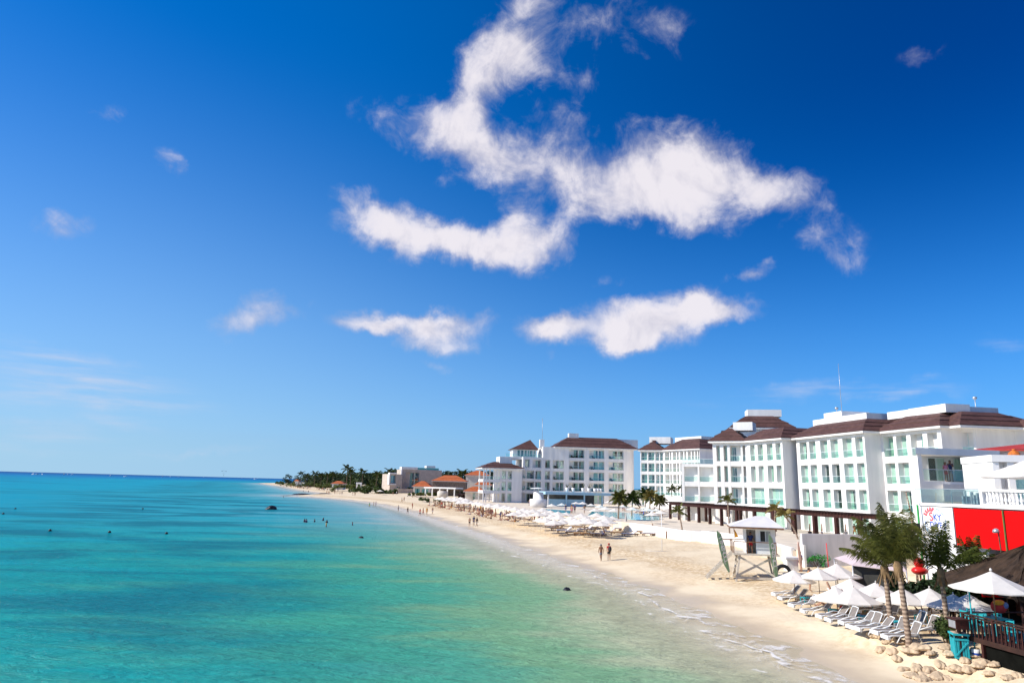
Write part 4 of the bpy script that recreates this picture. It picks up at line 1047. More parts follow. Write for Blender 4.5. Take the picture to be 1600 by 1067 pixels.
# round plaster tank, dark hut, thatched shelter
b = GS(691, 778); m = MB(); m.lathe([(2.3, -.3), (2.3, 2.2), (2.15, 2.9), (1.9, 2.95)], 20, tuple(b)); tank = thing('round_tank', 'round cream plaster tank on the sand above the hedge island', 'tank', tuple(b)); part('wall', m, PLASTER, tank); m = MB(); m.lathe([(1.95, 2.9), (1.95, 3.1), (.2, 3.25)], 20, tuple(b)); part('lid', m, STONE, tank)
b = GS(725, 783); A = V2(b.x - 2.2, b.y); Mx = frame_at(A, V2(1, .1).normalized()); hut = thing('timber_hut', 'dark timber massage hut at the end of the umbrella field', 'hut', (b.x, b.y, b.z))
for xx in (0, 4.2):
    for yy in (0, 3): pbox(hut, 'post', Mx, xx, xx + .2, yy, yy + .2, b.z - .3, b.z + 2.4, WOOD_DARK)
pbox(hut, 'curtain', Mx, .22, 4.18, 3.0, 3.1, b.z, b.z + 2.3, WOOD_DARK); pbox(hut, 'curtain', Mx, .05, .12, .22, 2.98, b.z, b.z + 2.3, WOOD_DARK); pbox(hut, 'roof', Mx, -.3, 4.7, -.3, 3.5, b.z + 2.42, b.z + 2.7, WOOD_DARK)
for k, (px, py, lab) in enumerate(((569, 765.5, 'thatched beach shelter with posts in the dune scrub'), (576, 768, 'low wide thatched shelter right of the dune scrub'))):
    b = GS(px, py); s_ = thing('thatched_shelter', lab, 'shelter', tuple(b)); m = MB(); m.lathe([(3.6 - k * .2, 2.5 - k * .6), (2.0, 3.3 - k * .7), (.2, 4.0 - k * .8)], 12, tuple(b)); part('thatch', m, M('dry_thatch', (.34, .28, .20), .95, .25, 2), s_)
    for a in range(4): m = MB(); q = b + Vector((math.cos(a * PI / 2 + .6) * 2.6, math.sin(a * PI / 2 + .6) * 2.6, 0)); m.tube([q - Vector((0, 0, .3)), q + Vector((0, 0, 2.75 - k * .55))], .12, 6); part('post', m, TRUNK_D, s_)
b = AY(557, 753, 440); m = MB(); Mx = frame_at(V2(b.x, b.y), V2(1, 0)); gt = thing('garden_gateway', 'small white arched gateway between trees on the far shore', 'gateway', (b.x, b.y, ZG)); pbox(gt, 'pier', Mx, 0, .8, 0, .8, ZG, 6); pbox(gt, 'pier', Mx, 2.4, 3.2, 0, .8, ZG, 6); pbox(gt, 'lintel', Mx, -.2, 3.4, -.1, .9, 6.01, 7)

# ---- poolside bar with its pale blue roof
A, B, u = house_frame(856, 940, 785, 200, 203); Mx = frame_at(A, u); L = (B - A).length
bar = thing('pool_bar', 'poolside bar pavilion with pale blue flat roof in front of the far hotel block', 'bar', (A.x, A.y, ZT))
PALEBLUE = M('pale_blue_paint', (.36, .56, .66), .6, .06, 1)
zr = zpx(900, 769, 200)
pbox(bar, 'flat_roof', Mx, -1.0, L + 3.2, -1.0, 8, zr - .75, zr, PALEBLUE)
pbox(bar, 'back_wall', Mx, 0, L, 7, 7.4, ZT, zr - .77, M('bar_wall_painted_shade', (.16, .15, .15), .8, .2, 1))  # shade of the bar's inside is put into the back wall colour
pbox(bar, 'counter', Mx, .4, L - 5, .2, .9, ZT, ZT + 2.0, PALEBLUE)
for k in range(4): pbox(bar, 'post', Mx, L * k / 3 - .18, L * k / 3 + .18, -.6, -.25, ZT, zr - .77, PALEBLUE if k else WHITE_PAINT)
bar.location.z = bar.location.z
# planters on its roof
for k, px in enumerate((886, 895.5, 911, 920, 929.5, 934, 938.5)):
    q = AY(px, 769, 201.5); p_ = thing('roof_planter', 'tall white pot with a spiky plant on the pale blue bar roof', 'planter', (q.x, q.y, zr), 'white pots along the bar roof')
    m = MB(); m.lathe([(.32, .01), (.5, 1.25), (.42, 1.25)], 10, (q.x, q.y, zr)); part('pot', m, WHITE_PAINT, p_)
    m = MB(); R2 = random.Random(k)
    for j in range(9):
        a = 2.4 * j; e = R2.uniform(.5, 1.35); m.add([(q.x - .06, q.y, zr + 1.2), (q.x + .06, q.y, zr + 1.2), (q.x + math.cos(a) * math.cos(e) * 1.5, q.y + math.sin(a) * .6, zr + 1.25 + math.sin(e) * 1.7)], [(0, 1, 2)])
    part('plant', m, FROND_D, p_)
# white rounded kiosk stair left of the bar
q = G(842, 793, ZT); m = MB(); m.lathe([(2.3, 0), (2.3, 2.0), (2.2, 2.1), (1.4, 2.15), (1.3, 3.9), (.3, 4.0)], 20, (q.x, q.y + 4, ZT)); ks = thing('round_kiosk', 'white rounded kiosk left of the pale blue pool bar', 'kiosk', (q.x, q.y + 4, ZT)); part('wall', m, STUCCO, ks); pm = MB(); pm.lathe([(2.2, 4.8), (2.2, 4.92), (.3, 5.1)], 16, (q.x, q.y + 4, ZT)); pm.tube([(q.x, q.y + 4, ZT + 3.9), (q.x, q.y + 4, ZT + 4.9)], .12, 6); part('canopy', pm, WHITE_PAINT, ks)

# ================================================================== the beach club on the right
RED = M('red_canvas', (.66, .004, .005), .9, .06, 1.5, .05, 12, .08)
TEAL = M('turquoise_paint', (.02, .36, .40), .55, .12, 3)
TEAL_D = M('turquoise_towel', (.015, .24, .27), .9, .15, 6)
CANVAS = M('white_canvas', (.80, .75, .69), .85, .05, 2, 0, trans=.25)
uK = V2(.156, -.988).normalized()
r_ = ray(1545, 796); K0 = V2(r_.x / r_.y * 44, 44)
tl, tr_ = t_px(K0, uK, 1437.5, 800), t_px(K0, uK, 1640, 810)
KA, KB = K0 + uK * tl, K0 + uK * (tr_ + 5)
MK = frame_at(KA, uK); LK = (KB - KA).length
ts = t_px(KA, uK, 1488.5, 800)
club = thing('beach_club', 'two storey beach club with white sign wall, red canvas front and roof terrace', 'beach club', (KA.x, KA.y, 1.0))
ZK = AY(1545, 795.5, 44).z
m = MB(); m.M = MK
m.box(0, ts, 0, 8, 1.0, ZK + .05); m.box(ts, LK, .45, 8, ZK - .12, ZK + .05); m.box(ts + .02, t_px(KA, uK, 1531, 850), .6, 8, 1.0, ZK - 2.4)
m.box(-.05, LK, -.1, 8.2, ZK + .06, ZK + .24)
part('wall', m, STUCCO, club)
m = MB(); m.M = MK
zr = ZK - 2.42
m.box(ts + .08, LK, .02, .09, zr, ZK - .02); rc_ = part('red_canvas', m, RED, club)
m = MB(); m.M = MK; tp = t_px(KA, uK, 1571, 830); m.box(tp - .05, tp + .05, -.06, .015, zr - .3, ZK - .02); part('support_pole', m, M('green_metal', (.10, .12, .03), .5, .1, 2), club)
m = MB(); m.M = MK; m.box(t_px(KA, uK, 1534, 850), t_px(KA, uK, 1562, 855), 1.6, 1.66, 2.4, zr - .05); part('window', m, M('blue_window', (.06, .16, .22), .15, .1, 1), club)
m = MB(); m.M = MK; m.box(t_px(KA, uK, 1531, 850) + .03, LK, 1.7, 7.9, 1.0, zr - .02); part('painted_room_shade', m, SHADE_PAINT, club)  # solid dark block paints the shade inside the club
# balustrade of turned balusters, and the glass one beside it
def baluster(mb, x, y, z, h):
    mb.lathe([(.085, 0), (.085, .06), (.05, .09), (.055, .14), (.105, .30 * h), (.09, .42 * h), (.05, .62 * h), (.045, .74 * h), (.07, .82 * h), (.08, h)], 9, (x, y, z))
zb = ZK + .24; tb0 = t_px(KA, uK, 1537, 780)
bal = part('balustrade', (lambda q: q)(MB()), STUCCO, club) if False else None
m = MB(); m.M = MK; m.box(tb0, LK, -.06, .26, zb + .84, zb + 1.0); m.box(tb0 - .22, tb0, -.08, .28, zb, zb + 1.04); m.box(tb0, LK, .0, .2, zb + .001, zb + .08)
bs = part('balustrade', m, STUCCO, club)
x = tb0 + .2; k = 0
while x < LK and k < 26:
    m = MB(); m.M = MK; baluster(m, x, .1, zb + .08, .76); part('baluster', m, STUCCO, bs); x += .27; k += 1
m = MB(); m.M = MK; m.box(-.4, tb0 - .24, .09, .105, zb + .05, zb + .95); gp = part('glass_balustrade', m, RAILGLASS, club)
m = MB(); m.M = MK; m.box(-.42, tb0 - .24, .07, .125, zb + .95, zb + 1.0); part('top_rail', m, STEEL, gp)
m = MB(); m.M = MK; tq0, tq1 = t_px(KA, uK, 1474, 775), t_px(KA, uK, 1521, 780)
m.box(tq0, tq1, .6, .64, zb + .86, zb + .90)
for xx in (tq0, (tq0 + tq1) / 2, tq1 - .04): m.box(xx, xx + .04, .6, .64, zb, zb + .86)
x = tq0 + .1; R = random.Random(2)
while x < tq1 - .5: m.box(x, x + .12, 1.0 + R.random() * .5, 1.6, zb, zb + R.uniform(.5, .95)); x += .3
tab = single('terrace_furniture', m, STEEL, 'grey metal table and stacked chairs behind the glass balustrade above the sign', 'furniture', origin=(KA.x, KA.y, zb))
# the round painted sign
def text_mesh(txt, size, depth=.01, bold=0.0):
    cu = bpy.data.curves.new('t', 'FONT'); cu.body = txt; cu.size = size; cu.extrude = depth; cu.offset = bold; cu.align_x = 'CENTER'; cu.align_y = 'CENTER'
    o = bpy.data.objects.new('t', cu); COL.objects.link(o)
    dg = bpy.context.evaluated_depsgraph_get(); me = bpy.data.meshes.new_from_object(o.evaluated_get(dg))
    vs = [v.co.copy() for v in me.vertices]; fs = [tuple(p.vertices) for p in me.polygons]
    bpy.data.objects.remove(o); bpy.data.curves.remove(cu); bpy.data.meshes.remove(me)
    return vs, fs
def text_on(mb, txt, size, Mx, cx, y, cz, sx=1.0, rot=0.0):
    vs, fs = text_mesh(txt, size, .004, size * .022); c, s = math.cos(rot), math.sin(rot)
    mb.M = Mx; mb.add([(cx + (v.x * c - v.y * s) * sx, y - v.z, cz + v.x * s + v.y * c) for v in vs], fs); mb.M = None
BLUE = M('blue_sign_paint', (.03, .09, .42), .6, .05, 2); PINK = M('red_sign_paint', (.80, .10, .12), .6, .05, 2); LBLUE = M('light_blue_sign_paint', (.16, .32, .55), .6, .05, 2)
a0, a1 = t_px(KA, uK, 1445, 815), t_px(KA, uK, 1478.5, 818); cx, rr = (a0 + a1) / 2, (a1 - a0) / 2
czs = (AY(1461, 795, (KA + uK * cx).y).z + AY(1463, 839, (KA + uK * cx).y).z) / 2
rz = 1.02
sign = thing('round_sign', 'round painted sky dive sign in red and blue on the white wall', 'sign', (KA.x + uK.x * cx, KA.y + uK.y * cx, czs))
m = MB(); m.M = MK
for k in range(48):
    if k % 4 == 3 and not (14 < k < 34): continue
    b0, b1 = 2 * PI * k / 48, 2 * PI * (k + 1) / 48
    if .55 * PI < b0 < .93 * PI: continue
    for (ra, rb) in ((.94, 1.0), (.79, .82)):
        m.add([(cx + math.cos(b0) * rr * ra, -.006, czs + math.sin(b0) * rz * ra), (cx + math.cos(b0) * rr * rb, -.006, czs + math.sin(b0) * rz * rb), (cx + math.cos(b1) * rr * rb, -.006, czs + math.sin(b1) * rz * rb), (cx + math.cos(b1) * rr * ra, -.006, czs + math.sin(b1) * rz * ra)], [(0, 1, 2, 3)])
part('ring', m, LBLUE, sign)
m = MB()
text_on(m, 'KY', .60, MK, cx + .22 * rr, -.005, czs + .36 * rz, .95); text_on(m, 'DIVE', .56, MK, cx + .06 * rr, -.005, czs - .14 * rz, .95)
part('lettering', m, BLUE, sign)
for sgn in (-1, 1):
    m = MB(); m.M = MK; st = []
    for k in range(10): b = PI / 2 + k * PI / 5; q = .12 if k % 2 == 0 else .05; st.append((cx + sgn * rr * .9 + q * math.cos(b), -.007, czs - .04 + q * math.sin(b)))
    m.add(st, [tuple(range(10))]); part('star', m, BLUE, sign)
m = MB(); text_on(m, 'S', .82, MK, cx - .34 * rr, -.008, czs + .38 * rz, .95)
m.M = MK
for k in range(5):
    b = math.radians(170 - k * 22); b2 = math.radians(158 - k * 22)
    p0, p1 = Vector((cx - .34 * rr + math.cos(b) * .36 * rr, -.009 - k * .001, czs + .42 * rz + math.sin(b) * .34 * rz)), Vector((cx - .30 * rr + math.cos(b2) * .80 * rr, -.009 - k * .001, czs + .36 * rz + math.sin(b2) * .66 * rz))
    n = (p1 - p0).cross(Vector((0, 1, 0))).normalized() * .07
    m.add([p0 - n, p0 + n, p1 + n * 1.2, p1 - n * 1.0], [(0, 1, 2, 3)])
part('feathered_initial', m, PINK, sign)
m = MB(); text_on(m, '12', .40, MK, cx + .50 * rr, -.005, czs - .56 * rz); part('small_lettering', m, PINK, sign) if False else None
# street things by the corner: green pole, timber pole, loudspeakers
gp_ = AY(1435.5, 812, 50.6); m = MB(); m.tube([(gp_.x, gp_.y, 1.0), (gp_.x, gp_.y, AY(1435, 788, 50.6).z)], .07, 8); single('green_pole', m, M('bright_green_paint', (.02, .28, .06), .5, .05, 2), 'bright green pole at the left edge of the white sign wall', 'pole', origin=(gp_.x, gp_.y, 1.0))
tp0, tp1 = AY(1429, 850, 49.5), AY(1415.5, 768, 49.5); tp2 = AY(1423, 800, 49.5); m = MB(); m.tube([(tp0.x, tp0.y, 1.0), tp0, tp2, tp1], [.07, .07, .06, .04], 8); single('timber_pole', m, TRUNK, 'thin crooked timber pole leaning behind the tall coconut palm', 'pole', origin=(tp0.x, tp0.y, 1.0))
for k, (px, lab) in enumerate(((1425, 'black loudspeaker on a pole, left of two near the green pole'), (1432.5, 'black loudspeaker beside the green pole'))):
    q = AY(px, 825, 49.9); s_ = thing('loudspeaker', lab, 'loudspeaker', (q.x, q.y, 1.0)); m = MB(); m.box(q.x - .17, q.x + .17, q.y - .15, q.y + .15, q.z - .35, q.z + .35); part('cabinet', m, BLACK, s_); m = MB(); m.tube([(q.x, q.y, 1.0), (q.x, q.y, q.z - .35)], .035, 6); part('stand', m, STEEL, s_)

# ---- the white house over the terrace
YH = 58.0
HL, HR = AY(1434, 720, YH), AY(1562, 720, YH + 1.2); A, B = V2(HL.x, HL.y), V2(HR.x, HR.y); uH = (B - A).normalized(); MH = frame_at(A, uH); MH[0][1], MH[1][1] = .53, .85; LH = (B - A).length
zt, zb_, zm = AY(1500, 701, YH).z, AY(1470, 752, YH).z, AY(1480, 709, YH).z
house = thing('white_house', 'white house with shaded balcony and big plain grey side wall above the beach club', 'house', (A.x, A.y, 1.0))
t0, t1 = t_px(A, uH, 1441, 730), t_px(A, uH, 1505.5, 730)
m = MB(); m.M = MH
m.box(-.1, LH + .1, -.25, 7, zt - .55, zt)                                     # roof beam and slab
m.box(0, t0, 0, .5, zb_, zt - .56); m.box(t1, t1 + .18, 0, 3.0, zb_, zt - .56)     # piers
m.box(t1 + .18, LH, .12, 7, 1.0, zt - .56); m.box(0, t1 + .18, 3.0, 7, 1.0, zt - .56); m.box(0, t1 + .18, 0, 3.0, 1.0, zb_)
part('wall', m, STUCCO, house)
m = MB(); m.M = MH; m.box(t1 + .5, LH + .0, -.9, .1, zb_ - 1.6, zb_ - .05); m.box(t0 + 1.8, t1 + .49, -.88, -.02, zb_ - 1.6, zb_ - .2); part('parapet', m, STUCCO, house)
window(house, MH, t0 + .5, t0 + 2.2, zb_ + .05, zb_ + 2.1, 3.0, 'right'); window(house, MH, t1 - .9, t1 - .1, zb_ + .05, zb_ + 2.1, 3.0, 'full', leaves=1)
railing(house, MH, t0 + .02, t1 - .02, zb_ + .02, .1, 1.0)
# neighbour with the red roof
q0, q1 = AY(1556, 712, 62), AY(1640, 712, 60); A6_, B6_ = V2(q0.x, q0.y), V2(q1.x, q1.y); u6_ = (B6_ - A6_).normalized(); M6 = frame_at(A6_, u6_); z6 = AY(1580, 704, 62).z
nb_ = thing('red_roof_house', 'white house with bright red tiled roof at the right edge behind the big white parasol', 'house', (A6_.x, A6_.y, 1.0))
pbox(nb_, 'wall', M6, 0, 8, 0, 8, 1.0, z6)
m = MB(); m.M = M6; m.add([(-1.6, -.8, z6 + .05), (9, -.8, z6 + .05), (9, 6, z6 + 1.0), (3.4, 6, z6 + 1.0), (-1.6, -.8, z6 - .1), (9, -.8, z6 - .1), (9, 6, z6 + .8), (3.4, 6, z6 + .8)], [(0, 1, 2, 3), (7, 6, 5, 4), (0, 4, 5, 1), (3, 7, 4, 0), (1, 5, 6, 2), (2, 6, 7, 3)]); part('red_roof', m, tile_roof('red_roof_tile', (.36, .02, .015), (.50, .05, .03)), nb_)
q0 = AY(1553, 745, 50); A7 = V2(q0.x, q0.y); M7 = frame_at(A7, V2(.97, -.2).normalized())
wl = thing('white_gatehouse', 'white roof terrace pavilion with upright piers behind the turned balustrade', 'pavilion', (A7.x, A7.y, ZK))
zz0, zz1 = ZK + .2, AY(1580, 722, 50).z
pbox(wl, 'wall', M7, 0, 8, .6, 5, zz0, zz1 - .02); pbox(wl, 'beam', M7, -.05, 8, -.1, 5.1, zz1, zz1 + .5)
for xx in (0, .95, 2.4, 3.6): pbox(wl, 'pier', M7, xx, xx + .42, 0, .58, zz0, zz1 - .02)
window(wl, M7, 1.5, 2.3, zz0 + .1, zz1 - .3, .59, 'full', leaves=1)
# big white parasol on the roof terrace, hanging lantern
q = AY(1606, 716, 46); m = MB()
def canopy(mb, c, r, h, n=8, sag=.06, val=.12, rot=0.0):
    """stretched umbrella cloth: panels bellied between ribs, with a short valance"""
    c = Vector(c); vs = [c + Vector((0, 0, h))]; fs = []; K = 3
    ring = []
    for j in range(1, K + 1):
        t = j / K; ids = []
        for i in range(n * 2):
            a = rot + PI * i / n; mid_ = i % 2
            rad = r * t * (1 - (.055 * t if mid_ else 0)); z = h * (1 - t) - (sag * r * math.sin(PI * t) * .5) - (.02 * r * t if mid_ else 0)
            ids.append(len(vs)); vs.append(c + Vector((math.cos(a) * rad, math.sin(a) * rad, z)))
        ring.append(ids)
    N2 = n * 2
    for i in range(N2): fs.append((0, ring[0][i], ring[0][(i + 1) % N2]))
    for j in range(K - 1):
        for i in range(N2): fs.append((ring[j][i], ring[j + 1][i], ring[j + 1][(i + 1) % N2], ring[j][(i + 1) % N2]))
    ids = []
    for i in range(N2):
        v = vs[ring[-1][i]]; ids.append(len(vs)); vs.append(v - Vector((0, 0, val)))
    for i in range(N2): fs.append((ring[-1][i], ids[i], ids[(i + 1) % N2], ring[-1][(i + 1) % N2]))
    mb.add(vs, fs, False)
big = thing('roof_parasol', 'very large white parasol on the roof terrace at the right edge', 'parasol', (q.x, q.y, zb))
canopy(m, (q.x, q.y, AY(1532, 742, 46).z), 3.1, 1.15, 8, val=.1); part('canopy', m, CANVAS, big)
m = MB(); m.tube([(q.x, q.y, zb), (q.x, q.y, q.z + .1)], .06, 8); part('pole', m, WHITE_PAINT, big)
q = AY(1585, 712, 52); m = MB(); m.ball((q.x, q.y, q.z), .42, 14, 10); m.lathe([(.1, .38), (.14, .5), (.05, .5)], 8, (q.x, q.y, q.z)); single('hanging_lantern', m, M('orange_rattan', (.50, .13, .02), .7, .4, 8), 'round orange rattan lantern hung on a wire below the red roof', 'lantern', origin=tuple(q))
q2 = AY(1562, 708, 57); m = MB(); m.tube([(q2.x, q2.y, q2.z), ((q.x + q2.x) / 2, (q.y + q2.y) / 2, (q.z + q2.z) / 2 + .2), (q.x, q.y, q.z + .45), (q.x + 4, q.y - 2, q.z + .9)], .02, 5); single('lantern_wire', m, BLACK, 'thin sagging wire the orange lantern hangs from', 'wire', origin=tuple(q2))
# curved lamp post before the red canvas
q0 = AY(1567, 880, 41.5); q1 = AY(1561, 828, 41.5); m = MB(); m.tube([(q0.x, q0.y, 1.0), (q0.x, q0.y, q0.z), (q0.x - .05, q0.y, q1.z - .2), (q0.x - .15, q0.y, q1.z + .05), (q1.x - .1, q0.y, q1.z)], .035, 8)
lp = thing('lamp_post', 'thin lamp post with a drooping round head in front of the red canvas', 'lamp post', (q0.x, q0.y, 1.0)); part('pole', m, TRUNK_D, lp)
m = MB(); m.lathe([(.05, .1), (.16, .02), (.2, -.12), (.12, -.16)], 12, (q1.x - .18, q0.y, q1.z)); part('lamp_shade', m, STEEL, lp)

# ---- thatched bar roof
THATCH = M('brown_thatch', (.038, .022, .013), .95, .45, 2.0, .8, 16, stretch=(1, 1, .4))
e0 = AY(1496, 906, 41.0); e1 = AY(1545, 870, 43.0)
ux = Vector((.956, -.10, 0)).normalized(); uy = Vector((.10, .956, 0)).normalized()
th = thing('thatched_bar', 'dark brown thatched bar roof on posts behind the deck parasol', 'bar', (e0.x, e0.y, 1.2))
m = MB(); P = [e0 + ux * a + uy * b for a, b in ((0, -5.5), (10, -5.5), (10, 2.2), (0, 2.2))]; ze = e0.z
rid = [e0 + ux * 3.4 + uy * -1.2, e0 + ux * 9 + uy * -1.2]
R = random.Random(4)
def thatch_face(a, b, c, d, n=26):
    """one roof slope with a shaggy, cut eave and courses"""
    a, b, c, d = map(Vector, (a, b, c, d)); rows = 7; vs = []; fs = []
    for j in range(rows + 1):
        for i in range(n + 1):
            p = a.lerp(b, i / n).lerp(d.lerp(c, i / n), j / rows)
            p = p + Vector((R.uniform(-.05, .05), R.uniform(-.05, .05), R.uniform(-.07, .07)))
            vs.append(p)
    for j in range(rows):
        for i in range(n): fs.append((j * (n + 1) + i, j * (n + 1) + i + 1, (j + 1) * (n + 1) + i + 1, (j + 1) * (n + 1) + i))
    k = len(vs)
    for i in range(n + 1): vs.append(vs[i] + Vector((0, 0, -R.uniform(.18, .42))))
    for i in range(n): fs.append((i + 1, i, k + i, k + i + 1))
    m.add(vs, fs)
zr_ = ze + 2.2
rv = [Vector((r.x, r.y, zr_)) for r in rid]; P = [Vector((p.x, p.y, ze)) for p in P]
thatch_face(P[3], P[0], rv[0], rv[0]); thatch_face(P[0], P[1], rv[1], rv[0]); thatch_face(P[1], P[2], rv[1], rv[1]); thatch_face(P[2], P[3], rv[0], rv[1])
part('thatch', m, THATCH, th)
for k, (a, b) in enumerate(((.5, -5), (5, -5), (.5, 1.8), (5, 1.8), (9.5, -5))):
    p_ = e0 + ux * a + uy * b; m = MB(); m.tube([(p_.x, p_.y, .8), (p_.x, p_.y, ze + .1)], .11, 8); part('post', m, WOOD_DARK, th)
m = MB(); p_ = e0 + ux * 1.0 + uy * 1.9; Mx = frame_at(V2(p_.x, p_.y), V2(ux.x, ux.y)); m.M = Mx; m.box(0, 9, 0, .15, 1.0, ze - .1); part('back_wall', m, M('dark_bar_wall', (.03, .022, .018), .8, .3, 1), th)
m = MB(); m.M = Mx; m.box(2.2, 8, -2.2, -1.5, 1.77, 2.85); part('bar_counter', m, WOOD_DARK, th)

# ---- timber deck with railing
ZD = 1.92
d0 = GS(1523, 1031); uD_ = V2(.156, -.988).normalized(); D0 = V2(d0.x, d0.y)
DA = D0 + uD_ * t_px(D0, uD_, 1500, 980); DA = DA + uD_ * .2; MD_ = frame_at(DA, uD_); LD_ = 9.5
zt_ = AY(1517, 959, D0.y).z
deck = thing('timber_deck', 'raised dark timber deck with railing at the lower right', 'deck', (DA.x, DA.y, 1.0))
m = MB(); m.M = MD_
x = 0.0
while x < LD_: m.box(x, x + .135, .05, 9, ZD - .05, ZD); x += .145
part('deck_boards', m, WOOD_DARK, deck)
m = MB(); m.M = MD_; m.box(-.05, LD_, -.02, .045, ZD - .2, ZD + .02); m.box(-.05, -.002, .046, 9, ZD - .2, ZD + .02); part('fascia', m, M('red_brown_wood', (.036, .014, .009), .8, .3, 3), deck)
rl = MB(); rl.M = MD_; rl.box(-.1, LD_, -.05, .09, zt_ - .05, zt_); rl.box(-.1, .04, .091, 5, zt_ - .05, zt_); rl.box(0, LD_, 0, .05, zt_ - .16, zt_ - .1); rail = part('handrail', rl, M('red_brown_wood', (.036, .014, .009), .8, .3, 3), deck)
x = .02; k = 0
while x < LD_ and k < 40:
    big_ = k % 8 == 0; w_ = .05 if big_ else .022
    m = MB(); m.M = MD_; m.box(x - w_, x + w_, -.01 if not big_ else -.03, .05 if not big_ else .07, ZD + .021, zt_ - .17 if not big_ else zt_ - .051); part('railing_baluster', m, WOOD_DARK, rail); x += .21; k += 1
for xx in (1.02, 3.4, 6.0, 8.8):
    m = MB(); m.M = MD_; m.box(xx - .06, xx + .06, -.035, .10, .5, ZD - .205); part('post', m, WOOD_DARK, deck)
m = MB(); m.M = MD_; m.box(1.0, LD_, .11, .16, .4, ZD - .21); part('painted_shade_panel', m, M('shade_black', (.006, .006, .005), .95, .3, 2, spec=.02), deck)  # added black panel, paints the shade under the deck
# teal table, chairs, bowl
def on_deck(px, py): return G(px, py, ZD)
def table(name, label, c, L, w, h, rz, mat):
    o = thing(name, label, 'table', tuple(c)); Mx = Matrix.Translation(c) @ Matrix.Rotation(rz, 4, 'Z')
    m = MB(); m.M = Mx; m.box(-L / 2, L / 2, -w / 2, w / 2, h - .05, h); part('table_top', m, mat, o)
    for sx_ in (-1, 1):
        for sy_ in (-1, 1): m = MB(); m.M = Mx; m.box(sx_ * (L / 2 - .08) - .035, sx_ * (L / 2 - .08) + .035, sy_ * (w / 2 - .08) - .035, sy_ * (w / 2 - .08) + .035, 0, h - .051); part('leg', m, mat, o)
    return o
def chair(name, label, c, rz, mat, group=None):
    o = thing(name, label, 'chair', tuple(c), group); Mx = Matrix.Translation(c) @ Matrix.Rotation(rz, 4, 'Z')
    m = MB(); m.M = Mx; m.box(-.22, .22, -.22, .22, .42, .46); part('seat', m, mat, o)
    m = MB(); m.M = Mx
    for zz in (.62, .74, .86): m.box(-.19, .19, .19, .22, zz, zz + .06)
    part('backrest', m, mat, o)
    for sx_ in (-1, 1):
        m = MB(); m.M = Mx; m.box(sx_ * .2 - .022, sx_ * .2 + .022, -.22, -.176, 0, .419); part('leg', m, mat, o)
        m = MB(); m.M = Mx; m.box(sx_ * .2 - .02, sx_ * .2 + .02, .17, .21, 0, .95); part('leg', m, mat, o)
    return o
tc_ = G(1545, 962, ZD + .75); tc_.z = ZD; ang = math.atan2(uD_.y, uD_.x)
table('cafe_table', 'turquoise cafe table on the deck under the white parasol', tc_, 1.7, .95, .75, ang, TEAL)
fx = Vector((uD_.x, uD_.y, 0)); fy = Vector((-uD_.y, uD_.x, 0))
for k, (a, b, r, lab) in enumerate(((-.5, -.72, PI, 'turquoise chair at the table, on the railing side by the teal pole'), (.45, -.72, PI, 'turquoise chair at the table, on the railing side nearer the camera'), (-.5, .78, 0, 'turquoise chair on the far side of the cafe table'), (-1.25, 0, -PI / 2, 'turquoise chair at the head of the cafe table by the hedge'))):
    chair('cafe_chair', lab, tc_ + fx * a + fy * b, ang + r, TEAL, 'turquoise cafe chairs')
for k, (a, b, lab) in enumerate(((2.0, -.6, 'turquoise chair behind the railing at the right edge, front one'), (2.3, .7, 'turquoise chair in the shade at the right edge, rear one'))): chair('cafe_chair', lab, tc_ + fx * a + fy * b, ang + PI * (k == 0), TEAL, 'turquoise cafe chairs')
m = MB(); m.lathe([(.07, 0), (.1, .12), (.09, .13), (.02, .05)], 12, (tc_.x, tc_.y, ZD + .75)); single('condiment_pot', m, M('red_clay', (.42, .10, .06), .7, .1, 4), 'small red pot standing on the turquoise cafe table', 'pot', origin=(tc_.x, tc_.y, ZD + .75))
# framed round fish board hung in the bar, red scooter-like sign panel
q = AY(1561, 947, 34.5); m = MB(); m.ball((q.x, q.y, q.z), .36, 16, 10, (1.15, .3, .9)); brd = thing('painted_board', 'round red and yellow painted board hanging in the shade beside the table', 'board', tuple(q)); part('board', m, M('board_red', (.35, .03, .03), .6, .3, 3), brd)
m = MB(); m.ball((q.x - .05, q.y - .08, q.z + .18), .24, 12, 8, (1.2, .3, .5)); part('yellow_band', m, M('board_yellow', (.60, .30, .03), .6, .3, 3), brd)
m = MB(); m.ball((q.x + .27, q.y - .06, q.z + .06), .17, 12, 8, (.9, .35, .9)); part('blue_fin', m, M('board_blue', (.10, .18, .42), .6, .2, 3), brd)
q = AY(1556, 922, 38.5); m = MB(); m.box(q.x - .75, q.x + .55, q.y, q.y + .05, q.z - .35, q.z + .42); rs_ = thing('bar_banner', 'bright red banner with white stripes hanging inside the thatched bar', 'banner', tuple(q)); part('cloth', m, RED, rs_)
m = MB(); m.box(q.x - .9, q.x - .3, q.y - .012, q.y - .002, q.z + .02, q.z + .14); m.box(q.x - .8, q.x - .25, q.y - .012, q.y - .002, q.z + .2, q.z + .27); part('stripe', m, WHITE_PAINT, rs_)
